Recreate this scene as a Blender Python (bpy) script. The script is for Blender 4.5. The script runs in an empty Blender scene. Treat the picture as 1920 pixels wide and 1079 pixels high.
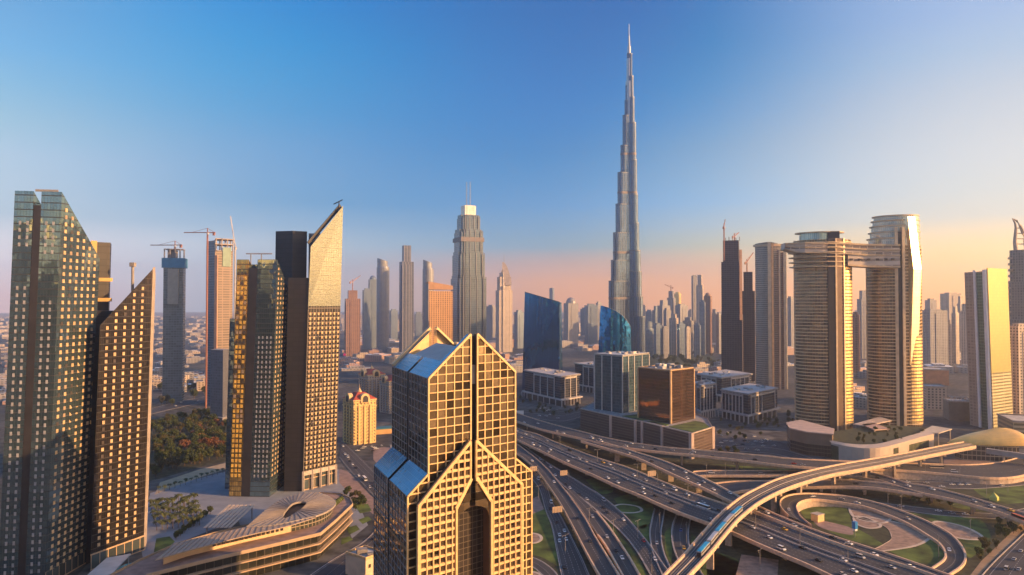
import bpy, math, random
from mathutils import Vector, Matrix
S = bpy.context.scene
C = S.collection
R = math.radians
random.seed(7)

# ------------------------------------------------------------------ camera
F = 1400.0; U0 = 960.0; V0 = 539.5; HZ = 570.0; HC = 160.0
TH = math.atan((HZ - V0) / F)
cam_d = bpy.data.cameras.new('camera'); cam = bpy.data.objects.new('camera', cam_d); C.objects.link(cam)
cam.location = (0, 0, HC); cam.rotation_euler = (R(90) + TH, 0, 0)
cam_d.sensor_width = 36.0; cam_d.lens = 36.0 * F / 1920.0
cam_d.clip_start = 1.0; cam_d.clip_end = 90000.0
S.camera = cam

# ------------------------------------------------------------------ light
SUN_BEAR = 106.0; SUN_EL = 15.0
SUN_DIR = Vector((math.sin(R(SUN_BEAR)) * math.cos(R(SUN_EL)), math.cos(R(SUN_BEAR)) * math.cos(R(SUN_EL)), math.sin(R(SUN_EL))))
sun_d = bpy.data.lights.new('sun', 'SUN'); sun = bpy.data.objects.new('sun', sun_d); C.objects.link(sun)
sun_d.energy = 5.0; sun_d.angle = R(0.5); sun_d.color = (1.0, 0.55, 0.22)
sun.rotation_euler = SUN_DIR.to_track_quat('Z', 'Y').to_euler()

world = bpy.data.worlds.new('World'); S.world = world; world.use_nodes = True
wn = world.node_tree.nodes; wl = world.node_tree.links; wn.clear()
def nd(nodes, t, **k):
    n = nodes.new(t)
    for a, b in k.items(): setattr(n, a, b)
    return n
def ramp(nodes, stops, interp='LINEAR'):
    n = nodes.new('ShaderNodeValToRGB'); cr = n.color_ramp; cr.interpolation = interp
    while len(cr.elements) > 1: cr.elements.remove(cr.elements[-1])
    for i, (p, c) in enumerate(stops):
        e = cr.elements[0] if i == 0 else cr.elements.new(p)
        e.position = p; e.color = (c[0], c[1], c[2], 1)
    return n
def lin(r, g, b):
    f = lambda c: (c / 255 / 12.92) if c / 255 <= 0.04045 else ((c / 255 + 0.055) / 1.055) ** 2.4
    return (f(r), f(g), f(b))
sky = nd(wn, 'ShaderNodeTexSky', sky_type='NISHITA', sun_disc=False, sun_elevation=R(SUN_EL), sun_rotation=R(SUN_BEAR),
         altitude=160.0, air_density=1.0, dust_density=1.5, ozone_density=2.0)
tc = nd(wn, 'ShaderNodeTexCoord')
sep = nd(wn, 'ShaderNodeSeparateXYZ'); wl.new(tc.outputs['Generated'], sep.inputs[0])
mz = nd(wn, 'ShaderNodeMapRange'); mz.inputs['From Min'].default_value = 0.0; mz.inputs['From Max'].default_value = 0.5
wl.new(sep.outputs['Z'], mz.inputs['Value'])
hd = nd(wn, 'ShaderNodeVectorMath', operation='DOT_PRODUCT'); wl.new(tc.outputs['Generated'], hd.inputs[0])
hd.inputs[1].default_value = (math.sin(R(SUN_BEAR)), math.cos(R(SUN_BEAR)), 0)
# gradients by height (zf = 2 sin elevation), blended by the bearing from the sun
SKYCOL = [
 (-0.759, [(0.012, (1.797, 1.018, 0.846)), (0.083, (1.734, 1.432, 1.342)), (0.200, (0.588, 0.722, 0.808)), (0.316, (0.503, 0.653, 0.786)), (0.429, (0.310, 0.548, 0.684)), (0.538, (0.177, 0.465, 0.772)), (0.642, (0.154, 0.390, 0.688))]),
 (-0.563, [(0.135, (0.729, 0.856, 0.927)), (0.229, (0.155, 0.409, 0.663)), (0.360, (0.166, 0.380, 0.647)), (0.487, (0.070, 0.338, 0.642)), (0.609, (0.027, 0.317, 0.662)), (0.724, (0.014, 0.253, 0.638))]),
 (-0.235, [(0.050, (1.876, 0.644, 0.002)), (0.143, (0.200, 0.463, 0.583)), (0.241, (0.060, 0.336, 0.676)), (0.380, (0.005, 0.226, 0.549)), (0.513, (0.002, 0.187, 0.534)), (0.640, (0.002, 0.154, 0.471)), (0.759, (0.002, 0.127, 0.415))]),
 (-0.013, [(0.041, (2.409, 0.838, 0.002)), (0.138, (0.737, 0.753, 0.466)), (0.233, (0.248, 0.561, 0.872)), (0.367, (0.193, 0.397, 0.611)), (0.497, (0.058, 0.279, 0.581)), (0.620, (0.002, 0.205, 0.505)), (0.736, (0.002, 0.162, 0.461))]),
 (0.251, [(0.031, (3.427, 1.148, 0.002)), (0.086, (2.426, 1.408, 0.202)), (0.208, (0.753, 0.849, 0.806)), (0.328, (0.665, 0.743, 0.782)), (0.445, (0.547, 0.624, 0.703)), (0.557, (0.372, 0.530, 0.718)), (0.665, (0.286, 0.449, 0.740))]),
]

def sky_ramp(st):
    top = st[-1][1]; return ramp(wn, list(st) + [(min(1.0, st[-1][0] + .22), (top[0] * .8, top[1] * .88, top[2] * .95))])
prev_out = None; prev_dot = None
def sky_at(st, z):                                        # one column's colour at height z
    if z <= st[0][0]: return Vector(st[0][1])
    for (z0, c0), (z1, c1) in zip(st, st[1:]):
        if z <= z1: return Vector(c0).lerp(Vector(c1), (z - z0) / (z1 - z0))
    return Vector(st[-1][1])
ZG = [.02, .06, .1, .15, .2, .26, .33, .4, .48, .56, .64, .74]
COLS = [(d_, [sky_at(st_, z_) for z_ in ZG]) for d_, st_ in SKYCOL]
COLS.append((0.75, [Vector((c_.x * 1.25, c_.y * 1.1, c_.z * .95)) for c_ in COLS[-1][1]]))
FINE = []
for i_ in range(len(COLS) - 1):                           # smooth spline between the measured bearings
    q0, q1, q2, q3 = (COLS[max(i_ - 1, 0)], COLS[i_], COLS[i_ + 1], COLS[min(i_ + 2, len(COLS) - 1)])
    for k_ in range(5):
        t_ = k_ / 5; h_ = q2[0] - q1[0]; row_ = []
        for a0, a1, a2, a3 in zip(q0[1], q1[1], q2[1], q3[1]):
            m1 = (a2 - a0) * (h_ / max(1e-6, q2[0] - q0[0])); m2 = (a3 - a1) * (h_ / max(1e-6, q3[0] - q1[0]))
            c_ = a1 * (2 * t_ ** 3 - 3 * t_ ** 2 + 1) + m1 * (t_ ** 3 - 2 * t_ ** 2 + t_) + a2 * (3 * t_ ** 2 - 2 * t_ ** 3) + m2 * (t_ ** 3 - t_ ** 2)
            row_.append((max(c_.x, 0), max(c_.y, 0), max(c_.z, 0)))
        FINE.append((q1[0] + h_ * t_, list(zip(ZG, row_))))
FINE.append((COLS[-1][0], [(z_, tuple(c_)) for z_, c_ in zip(ZG, COLS[-1][1])]))
for dot_, st_ in FINE:
    r_ = sky_ramp(st_); wl.new(mz.outputs[0], r_.inputs[0])
    if prev_out is None: prev_out = r_.outputs[0]
    else:
        m_ = nd(wn, 'ShaderNodeMapRange'); m_.inputs['From Min'].default_value = prev_dot; m_.inputs['From Max'].default_value = dot_; wl.new(hd.outputs['Value'], m_.inputs['Value'])
        x_ = nd(wn, 'ShaderNodeMix', data_type='RGBA'); wl.new(m_.outputs[0], x_.inputs[0]); wl.new(prev_out, x_.inputs[6]); wl.new(r_.outputs[0], x_.inputs[7]); prev_out = x_.outputs[2]
    prev_dot = dot_
mx3 = nd(wn, 'ShaderNodeMix', data_type='RGBA')
sc10 = nd(wn, 'ShaderNodeVectorMath', operation='SCALE'); sc10.inputs['Scale'].default_value = 10.0
SKYGAIN = sc10.inputs['Scale']; SKYGAIN.default_value = 4.9
wl.new(prev_out, sc10.inputs[0])
mx3.inputs[0].default_value = 0.94
wl.new(sky.outputs[0], mx3.inputs[6]); wl.new(sc10.outputs[0], mx3.inputs[7])
bg = nd(wn, 'ShaderNodeBackground'); bg.inputs['Strength'].default_value = 0.1
wo = nd(wn, 'ShaderNodeOutputWorld'); wl.new(mx3.outputs[2], bg.inputs[0]); wl.new(bg.outputs[0], wo.inputs[0])

S.view_settings.view_transform = 'Standard'; S.view_settings.look = 'None'
S.view_settings.exposure = 1.2; S.view_settings.gamma = 1.0
S.cycles.max_bounces = 6; S.cycles.diffuse_bounces = 2; S.cycles.glossy_bounces = 3; S.cycles.volume_bounces = 1
S.cycles.transmission_bounces = 2; S.cycles.transparent_max_bounces = 4
HAZE_D = 1.1e-4
S.cycles.use_denoising = True
S.cycles.sample_clamp_indirect = 8.0

# ------------------------------------------------------------------ geometry helpers
def ray(u, v):
    a = (u - U0) / F; b = (V0 - v) / F
    return Vector((a, math.cos(TH) - b * math.sin(TH), math.sin(TH) + b * math.cos(TH)))
def G(u, v, z=0.0):                 # the point seen at photo pixel (u, v) on the level z
    d = ray(u, v); k = (z - HC) / d.z
    return Vector((d.x * k, d.y * k, z))
def W(u, v, D):                     # the point seen at (u, v) at forward distance D
    d = ray(u, v); k = D / d.y
    return Vector((d.x * k, D, HC + d.z * k))
def XY(u, D, v=570):
    p = W(u, v, D); return (p.x, p.y)
def ZV(v, D): return W(960, v, D).z
def proj(p):
    d = Vector(p) - Vector((0, 0, HC)); f = d.y * math.cos(TH) + d.z * math.sin(TH)
    if f < 1: return (-9999, -9999)
    return (U0 + F * d.x / f, V0 - F * (d.z * math.cos(TH) - d.y * math.sin(TH)) / f)

ORIG = {}
def thing(name, label, cat, loc=(0, 0, 0), group=None):
    o = bpy.data.objects.new(name, None); C.objects.link(o); o.location = loc
    o.empty_display_size = 2
    o['label'] = label; o['category'] = cat
    if group: o['group'] = group
    ORIG[o.name] = Vector(loc); return o
def tag(o, label, cat, group=None, kind=None):
    o['label'] = label; o['category'] = cat
    if group: o['group'] = group
    if kind: o['kind'] = kind
    return o
def dup(root, loc, rz=0.0, label=None, group=None, scale=None, mats=None):
    def cp(o, par):
        c = o.copy(); C.objects.link(c)
        if par is not None: c.parent = par
        for ch in o.children: cp(ch, c)
        return c
    r = cp(root, None); r.location = loc; r.rotation_euler = (0, 0, rz)
    if scale: r.scale = scale
    if label: r['label'] = label
    if group: r['group'] = group
    return r

class MB:
    def __init__(s): s.v = []; s.f = []; s.uv = []; s.m = []; s.sm = []
    def face(s, pts, uv=None, m=0, smooth=False):
        i = len(s.v); s.v += [tuple(p) for p in pts]; s.f.append(tuple(range(i, i + len(pts))))
        s.uv.append(uv if uv else [(0, 0)] * len(pts)); s.m.append(m); s.sm.append(smooth)
    def prism(s, foot, z0, z1, m=0, mt=None, foot2=None, bottom=False, smooth=False, u0=0.0, vs=None):
        n = len(foot); f2 = foot2 or foot
        ar = sum(foot[i][0] * foot[(i + 1) % n][1] - foot[(i + 1) % n][0] * foot[i][1] for i in range(n))
        if ar < 0:
            foot = foot[::-1]; f2 = f2[::-1]
            if isinstance(z1, (list, tuple)): z1 = z1[::-1]
        zz = z1 if isinstance(z1, (list, tuple)) else [z1] * n
        u = u0
        for i in range(n):
            j = (i + 1) % n
            L = math.hypot(foot[j][0] - foot[i][0], foot[j][1] - foot[i][1])
            s.face([(foot[i][0], foot[i][1], z0), (foot[j][0], foot[j][1], z0), (f2[j][0], f2[j][1], zz[j]), (f2[i][0], f2[i][1], zz[i])],
                   [(u, z0), (u + L, z0), (u + L, zz[j]), (u, zz[i])], m, smooth)
            u += L
        s.face([(f2[i][0], f2[i][1], zz[i]) for i in range(n)], [(f2[i][0], f2[i][1]) for i in range(n)], m if mt is None else mt)
        if bottom: s.face([(foot[i][0], foot[i][1], z0) for i in range(n - 1, -1, -1)], None, m if mt is None else mt)
    def box(s, c, sx, sy, sz, rz=0.0, m=0):       # centre of base
        ca, sa = math.cos(rz), math.sin(rz)
        f = [(c[0] + x * ca - y * sa, c[1] + x * sa + y * ca) for x, y in ((-sx / 2, -sy / 2), (sx / 2, -sy / 2), (sx / 2, sy / 2), (-sx / 2, sy / 2))]
        s.prism(f, c[2], c[2] + sz, m, bottom=True)
    def bar(s, p, q, w, h=None, m=0, up=Vector((0, 0, 1))):
        p = Vector(p); q = Vector(q); h = h or w; d = (q - p)
        if d.length < 1e-6: return
        d.normalize()
        a = d.cross(up)
        if a.length < 1e-3: a = d.cross(Vector((1, 0, 0)))
        a.normalize(); b = a.cross(d).normalized(); a = a * (w / 2); b = b * (h / 2)
        A = [p - a - b, p + a - b, p + a + b, p - a + b]; B = [x + (q - p) for x in A]
        for i in range(4):
            j = (i + 1) % 4; s.face([A[i], A[j], B[j], B[i]], None, m)
        s.face(A[::-1], None, m); s.face(B, None, m)
    def tube(s, pts, rad, n=8, m=0, cap=True):
        pts = [Vector(p) for p in pts]; rr = rad if isinstance(rad, (list, tuple)) else [rad] * len(pts); rings = []
        for i, p in enumerate(pts):
            d = (pts[min(i + 1, len(pts) - 1)] - pts[max(i - 1, 0)]).normalized()
            a = d.orthogonal().normalized()
            if abs(d.z) > 0.95: a = (Vector((1, 0, 0)) - d * d.x).normalized()
            b = d.cross(a)
            rings.append([p + (a * math.cos(2 * math.pi * k / n) + b * math.sin(2 * math.pi * k / n)) * rr[i] for k in range(n)])
        for i in range(len(rings) - 1):
            for k in range(n):
                l = (k + 1) % n; s.face([rings[i][k], rings[i][l], rings[i + 1][l], rings[i + 1][k]], None, m, True)
        if cap: s.face(rings[-1], None, m); s.face(rings[0][::-1], None, m)
    def lathe(s, c, prof, n=24, m=0, sx=1.0, sy=1.0, rz=0.0, smooth=True, cap=True):
        ca, sa = math.cos(rz), math.sin(rz); rings = []
        for r, z in prof:
            ring = []
            for k in range(n):
                x = r * sx * math.cos(2 * math.pi * k / n); y = r * sy * math.sin(2 * math.pi * k / n)
                ring.append((c[0] + x * ca - y * sa, c[1] + x * sa + y * ca, z))
            rings.append(ring)
        for i in range(len(rings) - 1):
            for k in range(n):
                l = (k + 1) % n; pr = 2 * math.pi * max(prof[i][0], 0.01) * sx / n
                s.face([rings[i][k], rings[i][l], rings[i + 1][l], rings[i + 1][k]],
                       [(k * pr, rings[i][k][2]), ((k + 1) * pr, rings[i][k][2]), ((k + 1) * pr, rings[i + 1][k][2]), (k * pr, rings[i + 1][k][2])], m, smooth)
        if cap: s.face(rings[-1], None, m)
    def build(s, name, mats, parent=None, label=None):
        o0 = Vector((0, 0, 0)); p = parent
        if parent is not None: o0 = ORIG[parent.name]
        me = bpy.data.meshes.new(name)
        me.from_pydata([(x - o0.x, y - o0.y, z - o0.z) for x, y, z in s.v], [], s.f)
        if not isinstance(mats, (list, tuple)): mats = [mats]
        for mm in mats: me.materials.append(mm)
        me.polygons.foreach_set('material_index', s.m)
        me.polygons.foreach_set('use_smooth', s.sm)
        ul = me.uv_layers.new(name='UVMap'); fl = []
        for l in s.uv:
            for a in l: fl += [a[0], a[1]]
        ul.data.foreach_set('uv', fl); me.update()
        o = bpy.data.objects.new(name, me); C.objects.link(o)
        if parent is not None: o.parent = parent; ORIG[o.name] = o0
        else: ORIG[o.name] = Vector((0, 0, 0))
        if label: o['label'] = label
        return o
def each(name, boxes, mat, parent):
    """one small box per part: (centre of base, sx, sy, sz, rz)"""
    for c, sx, sy, sz, rz in boxes:
        mb = MB(); mb.box(c, sx, sy, sz, rz); mb.build(name, mat, parent)
def recentre(o):                     # put a one-mesh thing's origin at the middle of its base
    me = o.data; xs = [v.co for v in me.vertices]
    c = Vector(((min(p.x for p in xs) + max(p.x for p in xs)) / 2, (min(p.y for p in xs) + max(p.y for p in xs)) / 2, min(p.z for p in xs)))
    me.transform(Matrix.Translation(-c)); o.location = o.location + c
    return o

# ------------------------------------------------------------------ materials
MATS = {}
def mat_new(name):
    m = bpy.data.materials.new(name); m.use_nodes = True
    b = m.node_tree.nodes['Principled BSDF']; return m, m.node_tree.nodes, m.node_tree.links, b
def plain(name, col, rough=0.7, metal=0.0, var=0.15, scale=0.15, var2=0.0, spec=0.3):
    if name in MATS: return MATS[name]
    m, n, l, b = mat_new(name)
    geo = nd(n, 'ShaderNodeNewGeometry')
    no = nd(n, 'ShaderNodeTexNoise'); no.inputs['Scale'].default_value = scale; no.inputs['Detail'].default_value = 5
    l.new(geo.outputs['Position'], no.inputs['Vector'])
    mr = nd(n, 'ShaderNodeMapRange'); mr.inputs['From Min'].default_value = 0.3; mr.inputs['From Max'].default_value = 0.7
    mr.inputs['To Min'].default_value = 1 - var; mr.inputs['To Max'].default_value = 1 + var
    l.new(no.outputs[0], mr.inputs['Value'])
    sc = nd(n, 'ShaderNodeVectorMath', operation='SCALE'); sc.inputs[0].default_value = col
    l.new(mr.outputs[0], sc.inputs['Scale']); l.new(sc.outputs[0], b.inputs['Base Color'])
    b.inputs['Roughness'].default_value = rough; b.inputs['Metallic'].default_value = metal
    b.inputs['Specular IOR Level'].default_value = spec
    MATS[name] = m; return m
def mth(n, l, op, a, b=None):
    x = nd(n, 'ShaderNodeMath', operation=op)
    for i, q in enumerate((a, b)):
        if q is None: continue
        if isinstance(q, (int, float)): x.inputs[i].default_value = q
        else: l.new(q, x.inputs[i])
    return x.outputs[0]
def facade(name, glass, frame, du=3.0, dv=3.6, fu=0.15, fv=0.25, metal=0.6, rough=0.08, vary=0.35, tilt=0.02, frough=0.6, warp=0.0, fvar=0.12):
    """curtain wall: a grid of panes in the wall's own metres, every pane with its own tint and a hair's tilt"""
    if name in MATS: return MATS[name]
    m, n, l, b = mat_new(name)
    uv = nd(n, 'ShaderNodeUVMap'); sp = nd(n, 'ShaderNodeSeparateXYZ'); l.new(uv.outputs[0], sp.inputs[0])
    a = mth(n, l, 'DIVIDE', sp.outputs[0], du); c = mth(n, l, 'DIVIDE', sp.outputs[1], dv)
    fa = mth(n, l, 'FRACT', a); fc = mth(n, l, 'FRACT', c)
    m1 = mth(n, l, 'LESS_THAN', fa, fu); m2 = mth(n, l, 'LESS_THAN', fc, fv); mk = mth(n, l, 'MAXIMUM', m1, m2)
    cb = nd(n, 'ShaderNodeCombineXYZ'); l.new(mth(n, l, 'FLOOR', a), cb.inputs[0]); l.new(mth(n, l, 'FLOOR', c), cb.inputs[1])
    wnz = nd(n, 'ShaderNodeTexWhiteNoise', noise_dimensions='2D'); l.new(cb.outputs[0], wnz.inputs['Vector'])
    mr = nd(n, 'ShaderNodeMapRange'); mr.inputs['To Min'].default_value = 1 - vary; mr.inputs['To Max'].default_value = 1 + vary
    l.new(wnz.outputs['Value'], mr.inputs['Value'])
    sc = nd(n, 'ShaderNodeVectorMath', operation='SCALE'); sc.inputs[0].default_value = glass; l.new(mr.outputs[0], sc.inputs['Scale'])
    geo = nd(n, 'ShaderNodeNewGeometry')
    no = nd(n, 'ShaderNodeTexNoise'); no.inputs['Scale'].default_value = 0.08; no.inputs['Detail'].default_value = 4; l.new(geo.outputs['Position'], no.inputs['Vector'])
    mr2 = nd(n, 'ShaderNodeMapRange'); mr2.inputs['From Min'].default_value = 0.3; mr2.inputs['From Max'].default_value = 0.7; mr2.inputs['To Min'].default_value = 1 - fvar; mr2.inputs['To Max'].default_value = 1 + fvar
    l.new(no.outputs[0], mr2.inputs['Value'])
    sf = nd(n, 'ShaderNodeVectorMath', operation='SCALE'); sf.inputs[0].default_value = frame; l.new(mr2.outputs[0], sf.inputs['Scale'])
    mx = nd(n, 'ShaderNodeMix', data_type='RGBA'); l.new(mk, mx.inputs[0]); l.new(sc.outputs[0], mx.inputs[6]); l.new(sf.outputs[0], mx.inputs[7])
    l.new(mx.outputs[2], b.inputs['Base Color'])
    l.new(mth(n, l, 'MULTIPLY', mth(n, l, 'SUBTRACT', 1.0, mk), metal), b.inputs['Metallic'])
    l.new(mth(n, l, 'ADD', mth(n, l, 'MULTIPLY', mk, frough - rough), rough), b.inputs['Roughness'])
    if tilt or warp:
        sb = nd(n, 'ShaderNodeVectorMath', operation='SUBTRACT'); l.new(wnz.outputs['Color'], sb.inputs[0]); sb.inputs[1].default_value = (0.5, 0.5, 0.5)
        s2 = nd(n, 'ShaderNodeVectorMath', operation='SCALE'); l.new(sb.outputs[0], s2.inputs[0]); s2.inputs['Scale'].default_value = tilt
        ad = nd(n, 'ShaderNodeVectorMath', operation='ADD'); l.new(geo.outputs['Normal'], ad.inputs[0]); l.new(s2.outputs[0], ad.inputs[1])
        last = ad
        if warp:
            n2 = nd(n, 'ShaderNodeTexNoise'); n2.inputs['Scale'].default_value = 0.12; n2.inputs['Detail'].default_value = 3; l.new(geo.outputs['Position'], n2.inputs['Vector'])
            sb2 = nd(n, 'ShaderNodeVectorMath', operation='SUBTRACT'); l.new(n2.outputs['Color'], sb2.inputs[0]); sb2.inputs[1].default_value = (0.5, 0.5, 0.5)
            s3 = nd(n, 'ShaderNodeVectorMath', operation='SCALE'); l.new(sb2.outputs[0], s3.inputs[0]); s3.inputs['Scale'].default_value = warp
            ad2 = nd(n, 'ShaderNodeVectorMath', operation='ADD'); l.new(ad.outputs[0], ad2.inputs[0]); l.new(s3.outputs[0], ad2.inputs[1]); last = ad2
        nm = nd(n, 'ShaderNodeVectorMath', operation='NORMALIZE'); l.new(last.outputs[0], nm.inputs[0]); l.new(nm.outputs[0], b.inputs['Normal'])
    MATS[name] = m; return m

CONC = plain('concrete', (0.42, 0.35, 0.29), 0.8, var=0.2, scale=0.3)
CONC_D = plain('grey_concrete', (0.24, 0.22, 0.21), 0.85, var=0.25, scale=0.2)
CREAM = plain('cream_cladding', (0.64, 0.43, 0.21), 0.45, var=0.15, scale=0.4)
WHITE = plain('white_paint', (0.72, 0.7, 0.68), 0.5, var=0.06)
ROOFG = plain('roof_gravel', (0.26, 0.25, 0.25), 0.9, var=0.35, scale=0.25)
ROOFL = plain('pale_roof', (0.42, 0.4, 0.38), 0.8, var=0.25, scale=0.2)
DARK = plain('dark_metal', (0.035, 0.032, 0.034), 0.4, var=0.2)
STEEL = plain('steel', (0.45, 0.46, 0.48), 0.35, 0.8, var=0.1)
def asphalt():
    m, n, l, b = mat_new('asphalt'); uv = nd(n, 'ShaderNodeUVMap'); geo = nd(n, 'ShaderNodeNewGeometry')
    sp = nd(n, 'ShaderNodeSeparateXYZ'); l.new(uv.outputs[0], sp.inputs[0])
    w = mth(n, l, 'SINE', mth(n, l, 'MULTIPLY', sp.outputs[0], 3.6)); w = mth(n, l, 'MULTIPLY', w, .16)
    no = nd(n, 'ShaderNodeTexNoise'); no.inputs['Scale'].default_value = .12; no.inputs['Detail'].default_value = 6; l.new(geo.outputs['Position'], no.inputs['Vector'])
    cb = nd(n, 'ShaderNodeCombineXYZ'); l.new(mth(n, l, 'FLOOR', mth(n, l, 'DIVIDE', sp.outputs[0], 3.5)), cb.inputs[0]); l.new(mth(n, l, 'FLOOR', mth(n, l, 'DIVIDE', sp.outputs[1], 46.0)), cb.inputs[1])
    wz = nd(n, 'ShaderNodeTexWhiteNoise', noise_dimensions='2D'); l.new(cb.outputs[0], wz.inputs['Vector'])
    k = mth(n, l, 'ADD', mth(n, l, 'ADD', mth(n, l, 'MULTIPLY', no.outputs[0], .9), .45), w); k = mth(n, l, 'ADD', k, mth(n, l, 'MULTIPLY', wz.outputs['Value'], .3))
    j = mth(n, l, 'LESS_THAN', mth(n, l, 'FRACT', mth(n, l, 'DIVIDE', sp.outputs[1], 31.0)), .02); k = mth(n, l, 'SUBTRACT', k, mth(n, l, 'MULTIPLY', j, .5))
    sc = nd(n, 'ShaderNodeVectorMath', operation='SCALE'); sc.inputs[0].default_value = (.043, .039, .04); l.new(k, sc.inputs['Scale']); l.new(sc.outputs[0], b.inputs['Base Color'])
    b.inputs['Roughness'].default_value = .8; return m
ASPH = asphalt()
GRASS = plain('grass', (0.078, 0.108, 0.022), 0.95, var=0.75, scale=0.07)
BED = plain('brown_bed', (0.3, 0.2, 0.145), 0.95, var=0.35, scale=0.25)
PATH = plain('path_paving', (0.52, 0.42, 0.33), 0.85, var=0.15)
# ------------------------------------------------------------------ the four slanted glass towers on the left
GT = facade('blue_tower_glass', (0.2, 0.3, 0.34), (0.035, 0.04, 0.045), 1.6, 4.1, 0.08, 0.14, 0.85, 0.04, 0.14, 0.012, warp=0.045)
GTW = facade('dark_tower_glass', (0.075, 0.065, 0.06), (0.03, 0.026, 0.024), 1.6, 4.1, 0.06, 0.1, 0.75, 0.06, 0.3, 0.02, warp=0.03)
GTG = facade('smooth_tower_glass', (0.27, 0.29, 0.23), (0.19, 0.19, 0.16), 2.6, 4.1, 0.1, 0.07, 0.75, 0.16, 0.05, 0.002)
COREM = facade('dark_core_cladding', (0.016, 0.013, 0.014), (0.009, 0.008, 0.009), 5.0, 4.1, 0.05, 0.12, 0.0, 0.4, 0.3, 0.01)
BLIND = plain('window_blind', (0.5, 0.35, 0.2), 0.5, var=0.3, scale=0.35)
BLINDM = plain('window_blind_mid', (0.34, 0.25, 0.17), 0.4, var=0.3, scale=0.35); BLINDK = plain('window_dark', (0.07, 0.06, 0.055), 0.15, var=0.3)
BLIND_SHADE = plain('window_blind_shaded', (0.3, 0.3, 0.32), 0.5, var=0.3, scale=0.35)  # same blinds, with the shade of faces turned from the sun in the colour
GOLDP = plain('gold_panel', (0.6, 0.38, 0.14), 0.4, var=0.1)
LOBBY = facade('lobby_glass', (0.08, 0.1, 0.1), (0.45, 0.3, 0.18), 6.0, 9.0, 0.08, 0.1, 0.4, 0.1, 0.3, 0.01)

def face_windows(tower, p0, p1, cols, zlist, w, h, ztop, mat, lim=100, proud=0.12, shear=None, kind='window'):
    """punched windows on the wall p0->p1 (seen from outside left to right); the largest `lim` in view are parts"""
    p0 = Vector((p0[0], p0[1], 0)); p1 = Vector((p1[0], p1[1], 0)); d = (p1 - p0); L = d.length; d.normalize()
    nrm = Vector((d.y, -d.x, 0)); rz = math.atan2(d.y, d.x); spots = []
    for z in zlist:
        for c in cols:
            x = c * L
            if z + h * 0.8 > ztop(c): continue
            q = p0 + d * x + nrm * proud + Vector((0, 0, z))
            if shear: q += shear(z, c)
            uu, vv = proj(q)
            if vv > 1090 or uu < -12: continue
            spots.append(((q - Vector((0, 0, HC))).length, q))
    spots.sort(key=lambda s: s[0])
    if not spots: return
    def add(mb, q):
        mb.box((q.x, q.y, q.z), w, 0.24, h, rz)
    one = MB(); one.box((0, 0, 0), w, 0.24, h, 0)
    base = one.build(kind, mat); o0 = ORIG[tower.name]
    variants = [base.data] * 7
    if mat is BLIND or mat.name == 'gold_reflection_pane':
        for mm in (BLINDM, BLINDM, BLINDK) + ((BLINDK, BLINDK) if mat is not BLIND else ()): d2 = base.data.copy(); d2.materials[0] = mm; variants.append(d2)
    base.parent = tower; base.location = spots[0][1] - o0; base.rotation_euler = (0, 0, rz)
    for dd, q in spots[1:lim]:
        c = base.copy(); c.data = random.choice(variants); C.objects.link(c); c.parent = tower; c.location = q - o0; c.rotation_euler = (0, 0, rz)
    if len(spots) > lim:
        mb = MB()
        for dd, q in spots[lim:]: add(mb, q)
        r = mb.build(kind, mat, tower); r['kind'] = 'stuff'

def lean(foot, dx): return [(x + dx, y) for x, y in foot]
FL = 4.1
# tower 1: facing slab pair with a raking roof
A1 = (-283.0, 421.0); B1 = (-259.6, 426.0); C1 = (-258.5, 464.0); D1 = (-284.0, 460.0)
SH1 = 4.6
t1 = thing('slanted_tower', 'tall blue glass tower with a raking roof at the left edge of the photo', 'skyscraper', (-271, 442, 0))
def wedge(par, name, foot, z1, mat, dx, mt=None, z0=0.0):
    mb = MB(); mb.prism(lean(foot, -dx * 1.0), z0, z1, 0, 1, foot2=lean(foot, dx * 0.4)); return mb.build(name, [mat, mt or ROOFG], par)
def lerp2(a, b, t): return (a[0] + (b[0] - a[0]) * t, a[1] + (b[1] - a[1]) * t)
zt = 224.0; zb = 188.0
def zq(t): return zt + (zb - zt) * t
# recessed body, then two front slabs with the groove between them
wedge(t1, 'body', [lerp2(A1, D1, .07), lerp2(B1, C1, .07), C1, D1], [zq(.07) - 7, zq(.07) - 7, zb, zb], GT, SH1)
wedge(t1, 'front_slab', [A1, lerp2(A1, B1, .4), lerp2(lerp2(A1, B1, .4), lerp2(D1, C1, .4), .35), lerp2(A1, D1, .35)], [zt, zt, zq(.35) - .5, zq(.35) - .5], GT, SH1)
wedge(t1, 'front_slab', [lerp2(A1, B1, .57), (B1[0] + .15, B1[1]), (C1[0] + .15, C1[1] + .1), lerp2(lerp2(A1, B1, .57), lerp2(D1, C1, .57), 1.0)], [zt, zt, zb + .3, zb + .3], GT, SH1, DARK)
wedge(t1, 'groove_panel', [lerp2(A1, B1, .405), lerp2(A1, B1, .565), lerp2(lerp2(A1, B1, .565), C1, .05), lerp2(lerp2(A1, B1, .405), D1, .05)], 216, DARK, SH1)
mb = MB()
a, b_ = lerp2(A1, B1, .41), lerp2(A1, B1, .9)
mb.bar((a[0] + 2, a[1] + 1, zt + .6), (b_[0] + 2, b_[1] + 1, zt + .6), .8, 1.2); mb.build('roof_rail', CONC_D, t1)
sh1 = lambda z, c: Vector((-SH1 + (SH1 * 1.4) * z / (224.0 - 36.0 * c), 0, 0)); sh1a = lambda z, c: Vector((-SH1 + SH1 * 1.4 * z / 224.0, 0, 0))
zs = [8 + FL * i for i in range(52)]
face_windows(t1, B1, C1, [.12, .27, .42, .57, .72, .87], zs, 2.0, 2.1, lambda c: zq(c) - 2.5, BLIND, 100, .3, sh1)
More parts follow.
